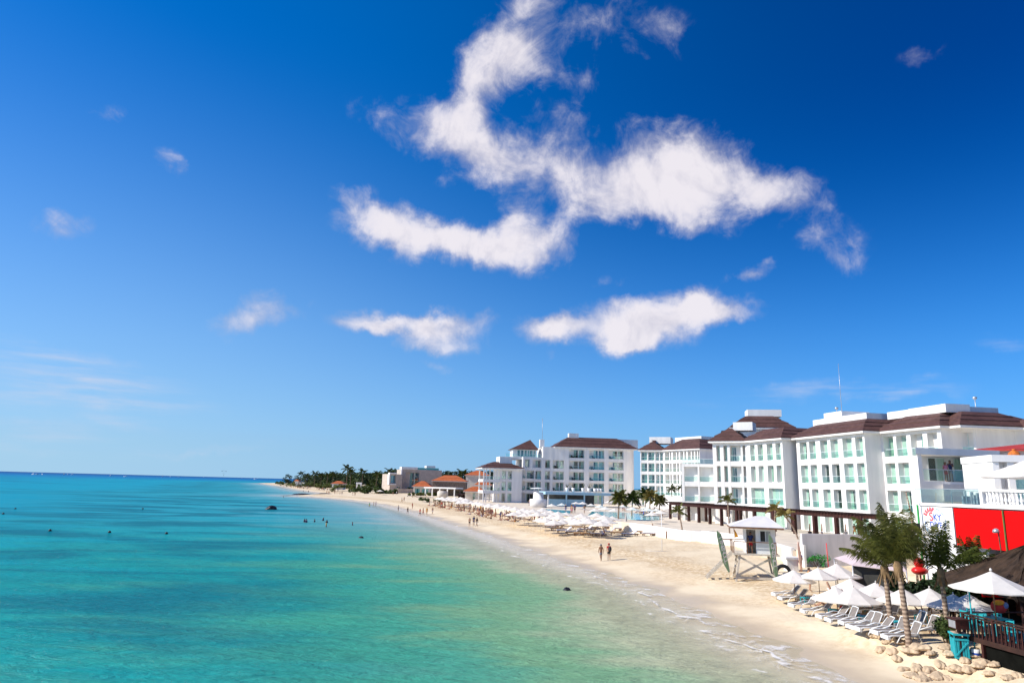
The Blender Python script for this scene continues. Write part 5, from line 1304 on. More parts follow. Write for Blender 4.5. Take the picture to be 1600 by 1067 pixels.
# deck parasol
q = AY(1548, 892, 33.5); pc = thing('deck_parasol', 'white parasol over the turquoise cafe table on the deck', 'parasol', (q.x, q.y, ZD)); m = MB(); canopy(m, (q.x, q.y, q.z - .78), 1.78, .78, 8, val=.05, rot=.2); m.lathe([(.05, 0), (.06, .08), (.02, .14)], 8, (q.x, q.y, q.z)); part('canopy', m, CANVAS, pc)
m = MB(); m.tube([(q.x, q.y, ZD), (q.x, q.y, q.z)], .03, 8); part('pole', m, WOOD_MID, pc)
m = MB()
for k in range(8): a = .2 + PI * 2 * k / 8; m.bar((q.x, q.y, q.z - .25), (q.x + math.cos(a) * 1.7, q.y + math.sin(a) * 1.7, q.z - .80), .02)
part('ribs', m, WOOD_MID, pc)
q = AY(1612, 916, 33); pc = thing('deck_parasol', 'white parasol corner cut off by the right edge of the photo', 'parasol', (q.x, q.y, ZD)); m = MB(); canopy(m, (q.x + .9, q.y, q.z - .35), 1.6, .7, 8, val=.05); part('canopy', m, CANVAS, pc); m = MB(); m.tube([(q.x + .9, q.y, ZD), (q.x + .9, q.y, q.z + .3)], .03, 8); part('pole', m, WOOD_MID, pc)
# teal pole standing in a white and blue bucket
b = GS(1533.5, 1038); b.x -= .30; b.y -= .12; b.z = H(b.x, b.y); tp_ = AY(1517.5, 916, b.y)
bk = thing('bucket', 'white and blue bucket of sand at the foot of the turquoise pole', 'bucket', tuple(b)); m = MB(); m.lathe([(.17, .0), (.21, .36), (.19, .36), (.18, .30)], 16, tuple(b)); part('pail', m, WHITE_PAINT, bk)
m = MB(); m.lathe([(.182, .06), (.197, .20)], 16, tuple(b), caps=False); part('blue_label', m, BLUE, bk); m = MB(); m.lathe([(.2, .32), (.16, .40), (.02, .42)], 14, tuple(b)); part('sand_fill', m, M('bag_sand', (.45, .33, .20), .95, .2, 5), bk)
m = MB(); m.tube([(b.x, b.y, b.z + .3), (b.x, b.y, tp_.z)], .032, 8); single('turquoise_pole', m, TEAL, 'tall thin turquoise pole planted in a bucket of sand', 'pole', origin=tuple(b))
# turquoise slatted litter bin and timber lantern box
b = GS(1509, 1029); b.x -= .22; b.z = H(b.x, b.y); Mx = Matrix.Translation(b) @ Matrix.Rotation(math.radians(-14), 4, 'Z')
bn = thing('litter_bin', 'turquoise slatted timber litter bin under the deck corner', 'bin', tuple(b))
m = MB(); m.M = Mx; m.box(-.27, .27, -.25, .29, .02, .86); part('body', m, M('bin_inside', (.012, .10, .12), .7, .1, 3), bn)
m = MB(); m.M = Mx
for k in range(6): m.box(-.30 + k * .102, -.30 + k * .102 + .075, -.285, -.255, .05, .80)
m.bar((-.28, -.30, .12), (.28, -.30, .76), .06, .03, up=(0, 1, 0)); m.box(-.31, .31, -.31, -.256, .80, .88); m.box(-.31, .31, -.312, -.256, .0, .07)
part('front_slats', m, TEAL, bn)
m = MB(); m.M = Mx
for k in range(5): m.box(.275, .305, -.25 + k * .11, -.25 + k * .11 + .085, .02, .86); m.box(-.305, -.275, -.25 + k * .11, -.25 + k * .11 + .085, .02, .86)
part('side_slats', m, TEAL, bn)
m = MB(); m.M = Mx; m.box(-.34, .34, -.33, .34, 1.02, 1.10)
for sx_ in (-.3, .27):
    for sy_ in (-.29, .27): m.box(sx_, sx_ + .03, sy_, sy_ + .03, .87, 1.02)
part('lid', m, TEAL, bn)
m = MB(); m.M = Mx; m.box(-.26, .26, -.26, .27, 1.101, 1.125); part('sand_dusted_top', m, M('lid_sand', (.50, .34, .24), .9, .2, 6), bn)
q = AY(1503, 975, 33.6); m = MB(); m.box(q.x - .3, q.x + .3, q.y - .05, q.y + .55, q.z - .22, q.z + .18); m.box(q.x - .34, q.x + .34, q.y - .1, q.y + .6, q.z + .181, q.z + .23)
lb = thing('timber_box', 'dark timber box on a post left of the deck railing', 'box', (q.x, q.y, 1.0)); part('box', m, WOOD_DARK, lb); m = MB(); m.box(q.x - .306, q.x - .301, q.y, q.y + .5, q.z - .18, q.z + .14); part('grey_panel', m, STEEL, lb); m = MB(); m.box(q.x - .06, q.x + .06, q.y + .2, q.y + .32, 1.0, q.z - .221); part('post', m, WOOD_DARK, lb)

# ---- grey rendered wall, white planter steps, tent
gA, gB = GS(1256, 884), GS(1349, 884)
A, B = V2(gA.x, gA.y), V2(gA.x, gA.y) + V2(.99, .09).normalized() * 11.0; uG = (B - A).normalized(); MG = frame_at(A, uG); zg_ = AY(1257, 833.5, A.y).z
gw = thing('grey_wall', 'tall plain grey rendered wall with rain streaks beside the lifeguard hut', 'wall', (A.x, A.y, gA.z))
pbox(gw, 'wall', MG, 0, 11, 0, .4, .3, zg_, M('grey_streaked_render', (.56, .53, .53), .9, .12, .9, .1, 8, stretch=(1.6, 1.6, .18)))
pbox(gw, 'return_wall', MG, -.25, -.002, -.62, .4, .3, zg_ - 1.05, STUCCO)
pbox(gw, 'fill', MG, 0, 11, .41, 14, .3, ZT + .05, PAVE)
b = GS(1239, 892); m = MB(); m.box(b.x - .5, b.x + .55, b.y, b.y + .9, b.z - .2, b.z + 1.05); m.box(b.x - .62, b.x + .67, b.y - .12, b.y + 1.0, b.z + 1.051, b.z + 1.25); pl_ = single('concrete_plinth', m, STUCCO, 'pale square plinth with a wide cap at the foot of the grey wall', 'plinth', origin=tuple(b))
b = GS(1225, 894); m = MB()
vs = []; n1, n2_ = 20, 8
for i in range(n1):
    a = 2 * PI * i / n1
    for j in range(n2_):
        c_ = 2 * PI * j / n2_; rr_ = .62 + .17 * math.cos(c_); vs.append((b.x + rr_ * math.cos(a), b.y + .2 + .17 * math.sin(c_), b.z - .05 + rr_ * math.sin(a)))
m.add(vs, [(i * n2_ + j, i * n2_ + (j + 1) % n2_, ((i + 1) % n1) * n2_ + (j + 1) % n2_, ((i + 1) % n1) * n2_ + j) for i in range(n1) for j in range(n2_)], True)
single('rubber_tyre', m, BLACK, 'black tyre half buried upright beside the lifeguard hut stilts', 'tyre', origin=tuple(b))
TENTC = M('pale_pink_canvas', (.62, .50, .50), .85, .06, 1.5, 0, trans=.1)
q = AY(1352, 893, 52); Z1, Z2 = AY(1312, 878, 52).z, AY(1365, 856, 54).z
tn = thing('canvas_tent', 'pale pink canvas tent roof in front of the grey wall behind the palms', 'tent', (q.x, q.y, 1.0)); m = MB()
c0, c1, c2, c3 = Vector((AY(1304, 880, 55).x, 55, Z1 - .0)), Vector((AY(1332, 882, 51).x, 51, Z1 - .12)), Vector((AY(1416, 890, 49).x, 49, Z1 - .25)), Vector((AY(1420, 870, 55).x, 55.5, Z1 + .2))
ap = Vector((AY(1362, 862, 53).x, 53.2, Z2)); ap2 = Vector((AY(1400, 862, 52.5).x, 52.7, Z2 - .1))
for tri in ((c0, c1, ap), (c1, c2, ap2, ap), (c2, c3, ap2), (c3, c0, ap, ap2)): m.plate(tri, .03)
part('canvas_roof', m, TENTC, tn)
for c_ in (c0, c1, c2, c3): m = MB(); m.tube([(c_.x, c_.y, .8), (c_.x, c_.y, c_.z)], .05, 6); part('pole', m, STEEL, tn)
m = MB(); m.plate([(c1.x + .3, c1.y + .6, .8), (c2.x - .2, c2.y + .6, .8), (c2.x - .2, c2.y + .6, c2.z - .05), (c1.x + .3, c1.y + .6, c1.z - .05)], .05); part('dark_side_cloth', m, SHADE_PAINT, tn)  # added dark sheet, paints the shade beneath the tent roof
q = AY(1436, 880, 47.5); m = MB(); m.ball((q.x, q.y, q.z + .05), .33, 14, 10); m.ball((q.x - .05, q.y - .1, q.z - .45), .44, 14, 8, (1.2, 1, .62)); m.tube([(q.x, q.y, 1.2), (q.x, q.y, q.z - .5)], .05, 6); single('red_ornament', m, M('glossy_red', (.55, .02, .015), .3, .1, 3), 'glossy red ball ornament on a mound above the dark hedge', 'ornament', origin=(q.x, q.y, 1.2))
b = GS(1295.5, 896); tp = AY(1291, 848, b.y); m = MB(); m.tube([tuple(b), tuple(tp)], .045, 6); single('red_pole', m, M('red_paint', (.65, .06, .06), .6, .05, 2), 'thin red pole leaning in front of the grey wall', 'pole', origin=tuple(b))
b = GS(1283, 888); shrub('shrub', (b.x, b.y + .6, b.z), 2.0, 1.0, 1.3, 'low bright green plant at the foot of the grey wall', 31, M('grass_green_leaf', (.03, .22, .03), .5, .3, 1), 500, .1)

# ================================================================== umbrellas, loungers, lifeguard hut, boats
POLE_W = M('pale_pole', (.60, .55, .48), .6, .1, 3)
def umbrella_proto(name, label, r, h, drop, n=8, rot=.2, rib=True, cat='umbrella'):
    o = thing(name, label, cat); m = MB(); canopy(m, (0, 0, h - drop), r, drop, n, val=.07, rot=rot); m.lathe([(.03, 0), (.045, .05), (.015, .1)], 6, (0, 0, h)); part('canopy', m, CANVAS, o)
    m = MB(); m.tube([(0, 0, -.35), (0, 0, h)], .028, 6); part('pole', m, WOOD_MID if rib else POLE_W, o)
    if rib:
        m = MB()
        for k in range(n): a = rot + 2 * PI * k / n; m.bar((0, 0, h - drop * .35), (math.cos(a) * r * .93, math.sin(a) * r * .93, h - drop - .0), .018)
        part('ribs', m, WOOD_MID, o)
    return o
def GA(px, py, h):
    """ground point under an apex seen at a pixel, h above the ground"""
    z = 1.0
    for _ in range(8):
        q = G(px, py, z + h); z = H(q.x, q.y) if not (q.x > 20 and q.y > 82 and on_terrace(q.x, q.y)) else ZT
    return Vector((q.x, q.y, z))
def on_terrace(x, y):
    P = W2 + [(end[0] + 3, end[1] - .5), (120, 66), (160, 420), (W2[0][0] - 6, 420)]
    c = False; j = len(P) - 1
    for i in range(len(P)):
        if (P[i][1] > y) != (P[j][1] > y) and x < (P[j][0] - P[i][0]) * (y - P[i][1]) / (P[j][1] - P[i][1]) + P[i][0]: c = not c
        j = i
    return c
# ---- beach bar umbrellas in the foreground
um = umbrella_proto('beach_umbrella', 'x', 1.5, 2.2, .72)
index_kids()
for k, (px, py, h, sc, lab) in enumerate(((1240, 891, 2.2, 1.0, 'white beach umbrella nearest the lifeguard hut, alone over two loungers'), (1278, 886, 2.2, .9, 'white beach umbrella between the lone one and the grey wall'), (1307, 880, 2.35, 1.12, 'white beach umbrella right below the thin red pole'),
        (1306, 916, 2.1, 1.05, 'white beach umbrella over the sunbather in red, left of two overlapping canopies'), (1333, 914, 2.2, 1.12, 'white beach umbrella overlapping its left neighbour in front of the pink tent'), (1329, 903, 2.2, 1.0, 'white beach umbrella half hidden behind two overlapping canopies'),
        (1368, 909, 2.2, 1.0, 'white beach umbrella just left of the straight coconut palm'), (1410, 919, 2.2, 1.0, 'white beach umbrella between the two pale palm trunks'), (1452, 918, 2.3, 1.1, 'white beach umbrella beside the thin dark palm trunk'), (1489, 927, 2.2, .95, 'white beach umbrella sagging in front of the dark hedge'), (1513, 927, 2.1, 1.0, 'white beach umbrella seen behind the turquoise pole'))):
    h = h if k < 3 else 1.85
    p_ = GA(px, py, h); p_.z += h - 2.2 * sc; place(um, p_, k * .37, sc, lab, 'white umbrellas of the beach bar', first=(k == 0))
# ---- white resin loungers with taupe sling
SLING = M('taupe_sling', (.20, .17, .15), .8, .12, 8)
RESIN = M('white_resin', (.74, .73, .71), .45, .04, 3, spec=.4)
def lounger_proto(name, label, back=50, cat='sun lounger'):
    o = thing(name, label, cat)               # foot at -x, head at +x
    m = MB(); b = math.radians(back); hx, hz = .35, .34
    bx, bz = hx + .72 * math.cos(b), hz + .72 * math.sin(b)
    for s in (-.30, .30):
        m.tube([(-1.12, s, .20), (-1.08, s, .33), (-.9, s, .36), (hx, s, hz)], .035, 6)
        m.tube([(-.5, s * 1.1, .34), (.1, s * 1.12, .50), (.42, s * 1.12, .46), (.62, s * 1.12, .02)], .032, 6)
        m.tube([(-.5, s * 1.08, .34), (-.72, s * 1.08, .02)], .03, 6)
        m.tube([(hx, s, hz), (bx, s, bz)], .03, 6)
    m.box(-1.17, -1.05, -.33, .33, .16, .345); m.tube([(bx, -.30, bz), (bx + .02, 0, bz + .02), (bx, .30, bz)], .032, 6)
    part('frame', m, RESIN, o)
    m = MB(); m.box(-1.04, hx - .02, -.27, .27, .345, .365); part('seat_sling', m, SLING, o)
    m = MB(); n = Vector((-math.sin(b), 0, math.cos(b))) * .012; m.plate([Vector((hx + .02, -.27, hz)) - n, Vector((hx + .02, .27, hz)) - n, Vector((bx, .27, bz)) - n, Vector((bx, -.27, bz)) - n], .02); part('backrest_sling', m, SLING, o)
    return o
lo1 = lounger_proto('sun_lounger', 'x', 48); lo2 = lounger_proto('sun_lounger', 'x', 62)
index_kids()
LO = [(1232, 935, 0, 'white sun lounger farthest left, under the lone umbrella'), (1243, 941, 0, 'white sun lounger second from the left, beside the turquoise side table'), (1260, 951, 0, 'white sun lounger at the left edge of the overlapping umbrellas'), (1281, 961, 0, 'white sun lounger with a sunbather lying on it'),
      (1306, 969, 0, 'white sun lounger below the overlapping umbrellas, left of a turquoise side table'), (1322, 975, 1, 'white sun lounger with upright back below the overlapping umbrellas'), (1345, 980, 0, 'white sun lounger left of the straight palm, second one out'), (1358, 986, 1, 'white sun lounger immediately left of the straight palm trunk'),
      (1372, 991, 0, 'white sun lounger whose foot touches the straight palm trunk'), (1398, 997, 1, 'white sun lounger between the two pale palm trunks'), (1417, 1004, 1, 'white sun lounger nearest the camera, just right of the tall leaning palm'),
      (1340, 955, 1, 'rear row white lounger deep in shade under the umbrellas'), (1366, 962, 1, 'rear row white lounger behind the straight palm'), (1388, 968, 1, 'rear row white lounger between the palms'), (1427, 984, 1, 'rear white lounger with dark towel right of the tall leaning palm'), (1446, 992, 1, 'rear white lounger beside the thin dark palm')]
for k, (px, py, t_, lab) in enumerate(LO):
    pr = (lo1, lo2)[t_]; first = k in (0, 5)
    p_ = GS(px, py, .0); place(pr, p_, math.radians(random.uniform(2, 16)), 1.0, lab, 'white sun loungers of the beach bar', first=first)
TT = thing('side_table', 'x', 'side table'); m = MB(); m.box(-.27, .27, -.27, .27, .40, .44); part('table_top', m, TEAL, TT)
for sx_ in (-1, 1):
    for sy_ in (-1, 1): m = MB(); m.box(sx_ * .23 - .025, sx_ * .23 + .025, sy_ * .23 - .025, sy_ * .23 + .025, 0, .399); part('leg', m, TEAL, TT)
index_kids()
for k, (px, py, lab) in enumerate(((1259, 943, 'turquoise side table at the second lounger from the left'), (1301, 961, 'turquoise side table in front of the sunbather under the umbrellas'), (1346, 973, 'turquoise side table in the middle of the lounger row'), (1401, 983, 'turquoise side table right of the straight palm trunk'), (1358, 955, 'turquoise side table in the shaded rear row'), (1440, 973, 'dark turquoise side table by the rear lounger near the thin palm'))):
    place(TT, GS(px, py), .2 + k, 1.0, lab, 'turquoise side tables', first=(k == 0))
m = MB(); q = GS(1462, 990); Mx = Matrix.Translation(q) @ Matrix.Rotation(.5, 4, 'Z'); m.M = Mx
wc_ = thing('wooden_chair', 'brown wooden chair standing on the sand left of the thin palm', 'chair', tuple(q)); OFF[wc_.name] = q
m.box(-.22, .22, -.22, .22, .42, .46); part('seat', m, WOOD_MID, wc_); m = MB(); m.M = Mx
for zz in (.6, .75, .9): m.box(-.2, .2, .19, .22, zz, zz + .06)
part('backrest', m, WOOD_MID, wc_)
for sx_ in (-1, 1):
    m = MB(); m.M = Mx; m.box(sx_ * .2 - .022, sx_ * .2 + .022, -.22, -.176, 0, .419); part('leg', m, WOOD_MID, wc_)
    m = MB(); m.M = Mx; m.box(sx_ * .2 - .02, sx_ * .2 + .02, .171, .21, 0, 1.0); part('leg', m, WOOD_MID, wc_)
# ---- sandbags holding the edge of the terrace of sand
BAG = M('bag_cloth', (.54, .40, .26), .95, .16, 4, .6, 24)
bags = []
def bag_mesh(seed):
    """a filled cloth bag: pillow outline, gathered ends, creases"""
    R = random.Random(seed); nu, nv = 26, 18; vs = []; fs = []; A_, B_, C_ = .42, .27, .17; ph = seed * 2.1
    for side in (1, -1):
        for i in range(nu + 1):
            for j in range(nv + 1):
                u, v = -1 + 2 * i / nu, -1 + 2 * j / nv
                x, y = A_ * u * (1 - .10 * v * v), B_ * v * (1 - .16 * u * u * u * u)
                z = C_ * (max(0.0, 1 - abs(u) ** 2.6) ** .55) * (max(0.0, 1 - abs(v) ** 2.4) ** .55)
                if side < 0: z = -.45 * z
                else: z += z * (.16 * math.sin(3.1 * u + ph) + .14 * math.sin(4.3 * v + 2 * ph + u)) + .009 * math.sin(11 * v + 3 * u + ph) * u * u + .004 * math.sin(9 * u - 5 * v + ph)
                if u > .8: y *= 1 - 2.6 * (u - .8); z += .04 * (u - .8) * 5
                x += .02 * math.sin(7 * v + ph); y += .025 * math.sin(6 * u + ph)
                vs.append((x, y, z + .07))
        k = 0 if side > 0 else (nu + 1) * (nv + 1)
        for i in range(nu):
            for j in range(nv):
                q = (k + i * (nv + 1) + j, k + (i + 1) * (nv + 1) + j, k + (i + 1) * (nv + 1) + j + 1, k + i * (nv + 1) + j + 1)
                fs.append(q if side > 0 else q[::-1])
    return vs, fs
BAGS = [(1363, 1013, 0, 70), (1374, 1015, 0, 65), (1378, 1023, 0, 20), (1388, 1022, 0, 30), (1399, 1014, .1, -40), (1405, 1026, .05, 80), (1402, 1037, 0, 55), (1424, 1022, .25, -50), (1430, 1033, .1, 20), (1417, 1037, 0, 80), (1437, 1041, .2, 10), (1425, 1057, 0, 8), (1445, 1056, 0, 75), (1457, 1047, .1, 40), (1470, 1053, 0, 60), (1481, 1045, .15, 20), (1491, 1058, 0, 5), (1502, 1047, .12, -10), (1511, 1056, 0, 50), (1523, 1052, .05, 75), (1540, 1056, 0, 15), (1557, 1052, .05, 30), (1412, 1046, 0, 10), (1448, 1044, .2, -30), (1385, 1012, .05, 50), (1575, 1060, 0, 15), (1590, 1056, 0, 60), (1411, 1029, .05, 15), (1395, 1030, 0, 70), (1433, 1049, .1, 60), (1452, 1052, .05, 20), (1464, 1059, 0, 30), (1479, 1060, 0, 80), (1487, 1050, .1, 50), (1498, 1059, 0, 35), (1417, 1020, .2, 20), (1426, 1041, .12, -30), (1441, 1062, 0, 15), (1516, 1062, 0, 10), (1530, 1061, 0, 60), (1548, 1062, 0, 30)]
bm0 = None
for k, (px, py, dz, rz) in enumerate(BAGS):
    p_ = GS(px, py); sc = random.uniform(.74, .98)
    if k < 4:
        m = MB(); vs, fs = bag_mesh(k * 1.7 + 1); m.add(vs, fs, True); o = single('sandbag', m, BAG, 'x', 'sandbag'); bags.append(o)
    else:
        o = bags[k % 4].copy(); COL.objects.link(o)
    o.location = p_ + Vector((0, 0, dz - .06)); o.rotation_euler = (random.uniform(-.2, .2), random.uniform(-.25, .1), math.radians(rz)); o.scale = (sc, sc * random.uniform(.95, 1.2), sc * random.uniform(1.0, 1.35))
    tag(o, ['flat half buried sandbag at the left end of the sandbag row', 'cream sandbag in the heap at the foot of the tall leaning palm', 'full tied sandbag along the bottom of the row near the litter bin'][0 if px < 1392 else 1 if px < 1440 else 2], 'sandbag', 'sandbags along the edge of the sand')

# ---- lifeguard hut on stilts
b = GS(1180, 903); Mz = Matrix.Translation(Vector((b.x, b.y, b.z))) @ Matrix.Rotation(math.radians(-13), 4, 'Z')
LG = thing('lifeguard_hut', 'white lifeguard hut on crossed timber stilts with a steep ladder', 'lifeguard hut', tuple(b))
PH = 2.15; hutW, hutD, hutH = 2.3, 2.2, 2.25
def hb(name, x0, x1, y0, y1, z0, z1, mat): m = MB(); m.M = Mz; m.box(x0, x1, y0, y1, z0, z1); return part(name, m, mat, LG)
# platform: x to the right along the shore view, y away
hb('platform', -1.85, 1.95, -1.35, 1.75, PH - .14, PH, OFFWHITE)
m = MB(); m.M = Mz
m.box(.08, 1.7, -1.0, -.93, PH, PH + hutH); m.box(-.75, .08, -1.0, -.93, PH + 2.0, PH + hutH - .002); m.box(1.63, 1.7, -.93, 1.2, PH, PH + hutH); m.box(-.75, 1.7, 1.2, 1.27, PH, PH + hutH - .01); m.box(-.75, -.68, -.93, 1.199, PH, PH + hutH - .005)
hw = part('wall', m, WHITE_PAINT, LG)
m = MB(); m.M = Mz; m.box(.42, 1.35, -1.03, -1.001, PH + 1.0, PH + 1.95); wn = part('window', m, FRAME, LG)
m = MB(); m.M = Mz; m.box(.47, .86, -1.036, -1.031, PH + 1.05, PH + 1.90); part('painted_dark_half', m, SHADE_PAINT, wn); m = MB(); m.M = Mz; m.box(.92, 1.30, -1.037, -1.031, PH + 1.05, PH + 1.90); part('pane', m, M('dim_glass', (.32, .34, .33), .2, .05, 1), wn)  # dark plate paints the shade in the open half of the window
m = MB(); m.M = Mz; e = (2.15, 1.75); zr0, zr1 = PH + hutH - .02, PH + hutH + .85
ev = [(-e[0] + .1, -e[1], zr0), (e[0] + .15, -e[1], zr0), (e[0] + .15, e[1] + .1, zr0), (-e[0] + .1, e[1] + .1, zr0)]; rg = [(.25, .1, zr1), (1.25, .15, zr1)]
for f in ((ev[3], ev[0], rg[0]), (ev[0], ev[1], rg[1], rg[0]), (ev[1], ev[2], rg[1]), (ev[2], ev[3], rg[0], rg[1])): m.plate(f, .05)
rf_ = part('roof', m, M('white_sheet_roof', (.66, .62, .60), .7, .06, 1.5), LG)
m = MB(); m.M = Mz
for a, c_ in zip(ev, ev[1:] + ev[:1]): m.bar(Vector(a) + Vector((0, 0, -.06)), Vector(c_) + Vector((0, 0, -.06)), .05, .12)
part('eave_board', m, WOOD_MID, rf_)
for lx, ly in ((-1.5, -1.15), (1.5, -1.15), (-1.5, 1.5), (1.5, 1.5)):
    m = MB(); m.M = Mz; m.bar((lx * 1.15, ly * 1.12, -.3), (lx * .86, ly * .9, PH - .15), .15, .15, up=(0, 1, 0)); part('leg', m, OFFWHITE, LG)
for (p_, q_) in (((-1.7, -1.28, .25), (1.35, -1.05, PH - .3)), ((1.7, -1.23, .25), (-1.35, -1.10, PH - .3)), ((-1.72, 1.6, .25), (-1.38, -1.05, PH - .3)), ((1.74, 1.6, .25), (1.42, -1.05, PH - .3)), ((-1.66, -1.2, .25), (-1.45, 1.4, PH - .3)), ((1.68, -1.2, .25), (1.4, 1.4, PH - .3))):
    m = MB(); m.M = Mz; m.bar(p_, q_, .06, .17); part('brace', m, OFFWHITE, LG)
m = MB(); m.M = Mz; m.bar((-1.72, -1.26, .14), (1.72, -1.26, .14), .1, .2); part('sill_beam', m, OFFWHITE, LG)
rl = MB(); rl.M = Mz
for (p_, q_) in (((-1.8, -1.3), (1.7, -1.3)), ((1.7, -1.3), (1.7, 1.7)), ((-1.8, 1.7), (1.7, 1.7))): rl.bar(p_ + (PH + .98,), q_ + (PH + .98,), .05, .07)
rl_o = part('railing', rl, WOOD_MID, LG)
for p_ in ((-1.8, -1.3), (-.7, -1.3), (1.7, -1.3), (-1.8, 1.7), (1.7, 1.7)): m = MB(); m.M = Mz; m.bar(p_ + (PH,), p_ + (PH + .945,), .07, .07, up=(0, 1, 0)); part('post', m, WOOD_MID, rl_o)
# ladder going down towards the sea on the left
lad = MB(); lad.M = Mz
for yy in (-.55, .45): lad.bar((-4.15, yy, -.15), (-1.86, yy, PH - .02), .08, .22)
lo_ = part('ladder', lad, OFFWHITE, LG)
for k in range(7): t = (k + .7) / 7.4; m = MB(); m.M = Mz; m.box(-4.15 + 2.29 * t - .12, -4.15 + 2.29 * t + .12, -.51, .41, -.15 + (PH + .1) * t, -.15 + (PH + .1) * t + .05); part('step', m, OFFWHITE, lo_)
m = MB(); m.M = Mz
for yy in (-.62, .55):
    for xx in (-2.7, -1.85): m.bar((xx, yy, PH * (xx + 4.15) / 2.29 - .1 if xx < -2 else PH), (xx, yy, PH + 1.05), .06, .06, up=(0, 1, 0))
    m.bar((-2.7, yy, PH + 1.05), (-1.85, yy, PH + 1.05), .06, .06)
part('ladder_rail', m, WOOD_MID, lo_)
# orange pennant behind it
q = AY(1151, 838, b.y + 1.5); q0 = AY(1148, 862, b.y + 1.5); m = MB(); m.tube([(q0.x, q0.y, H(q0.x, q0.y) - .2), (q0.x, q0.y, AY(1149, 824, b.y + 1.5).z)], .03, 6); pf = thing('warning_flag', 'orange yellow triangular warning flag at the ladder of the lifeguard hut', 'flag', (q0.x, q0.y, 1.0)); part('flagpole', m, POLE_W, pf)
zf = AY(1149, 826, b.y + 1.5).z; m = MB(); m.plate([(q0.x + .03, q0.y, zf), (q0.x + .03 + .02, q0.y, zf - .75), (q0.x + .38, q0.y - .05, zf - .68), (q0.x + .2, q0.y - .02, zf - .3)], .012); part('pennant', m, M('orange_cloth', (.70, .30, .02), .8, .1, 4, trans=.2), pf)
# two sail shaped advertising flags
FG = M('pale_green_cloth', (.36, .50, .34), .85, .10, 3, 0, trans=.45)
def sail_flag(label, pts, px_base, txt, Y):
    f = thing('feather_flag', label, 'flag', tuple(px_base)); o3 = [AY(a, b_, Y + (a - pts[0][0]) * .055) for a, b_ in pts]
    m = MB(); m.plate(o3, .015); part('sail', m, FG, f)
    m = MB(); n_ = len(pts) // 2; m.tube([px_base - Vector((0, 0, .2)), o3[0]] + [Vector(p) + Vector((.02, 0, 0)) for p in o3[-1:n_ - 1:-1]], .022, 6); part('mast', m, POLE_W, f)
    return f
def flag_text(f, txt, p0, p1, Y, size, xref):
    a, c_ = AY(*p0, Y + (p0[0] - xref) * .055), AY(*p1, Y + (p1[0] - xref) * .055); n = len(txt); sk = .055 * 17.2
    ang_ = math.atan2(c_.z - a.z, c_.x - a.x)
    for k, ch in enumerate(txt):
        p_ = a.lerp(c_, (k + .5) / n); m = MB(); text_on(m, ch, size, Matrix.Identity(4), 0, 0, 0, 1.0, ang_)
        m.v = [v + Vector((p_.x, p_.y - .06 + v.x * sk, p_.z)) for v in m.v]; part('letter', m, WHITE_PAINT, f)
YF = 61.6
b1 = GS(1141, 902); f1 = sail_flag('pale green feather flag with white lettering at the foot of the hut ladder', [(1138.5, 894), (1131, 881), (1124, 855), (1120, 836), (1120, 828.5), (1126, 834), (1131.5, 850), (1137, 877), (1140, 893)], Vector((b1.x, b1.y, b1.z)), '', YF)
flag_text(f1, 'ITNZNOCL', (1124.5, 837), (1135, 880), YF - .01, .62, 1138.5)
b2 = GS(1213, 906); f2 = sail_flag('pale green feather flag with white lettering in front of the hut window', [(1213, 905), (1208, 890), (1203.5, 862), (1201, 842), (1201.5, 833.5), (1206.5, 841), (1210.5, 858), (1214, 885), (1215.5, 902)], Vector((b2.x, b2.y, b2.z)), '', 60.6)
flag_text(f2, 'ONZNCL', (1206, 849), (1211, 889), 60.59, .62, 1213)
# volleyball post, stake
b = GS(1034.5, 861); tp = AY(1036.5, 800, b.y); m = MB(); m.tube([tuple(b - Vector((0, 0, .2))), (b.x, b.y, tp.z)], .04, 6); m.tube([(b.x - 2, b.y - .1, b.z + .02), (b.x + .6, b.y, b.z + .02)], .02, 5); single('volleyball_post', m, WHITE_PAINT, 'tall thin white volleyball post standing on the open sand', 'post', origin=tuple(b))
b = GS(1041.5, 840.5); m = MB(); m.tube([tuple(b - Vector((0, 0, .2))), tuple(b + Vector((0, 0, 1.05)))], .09, 8); single('timber_stake', m, WOOD_MID, 'short brown timber stake in the sand right of the last resort lounger', 'stake', origin=tuple(b))
# white tapered planters along the pergola
m = MB(); m.lathe([(.24, 0), (.36, 1.3), (.32, 1.3), (.30, 1.1)], 14); pp = single('planter', m, WHITE_PAINT, 'x', 'planter'); 
for k, (px, py) in enumerate(((1049, 808), (1077, 813.5), (1090, 815.5), (1110, 818), (1139, 822))):
    o = pp if k == 0 else pp.copy()
    if k: COL.objects.link(o)
    o.location = G(px, py, ZT); o.scale = (1.15, 1.15, 1.15); tag(o, 'tall tapered white planter standing under the timber pergola', 'planter', 'white planters along the pergola')

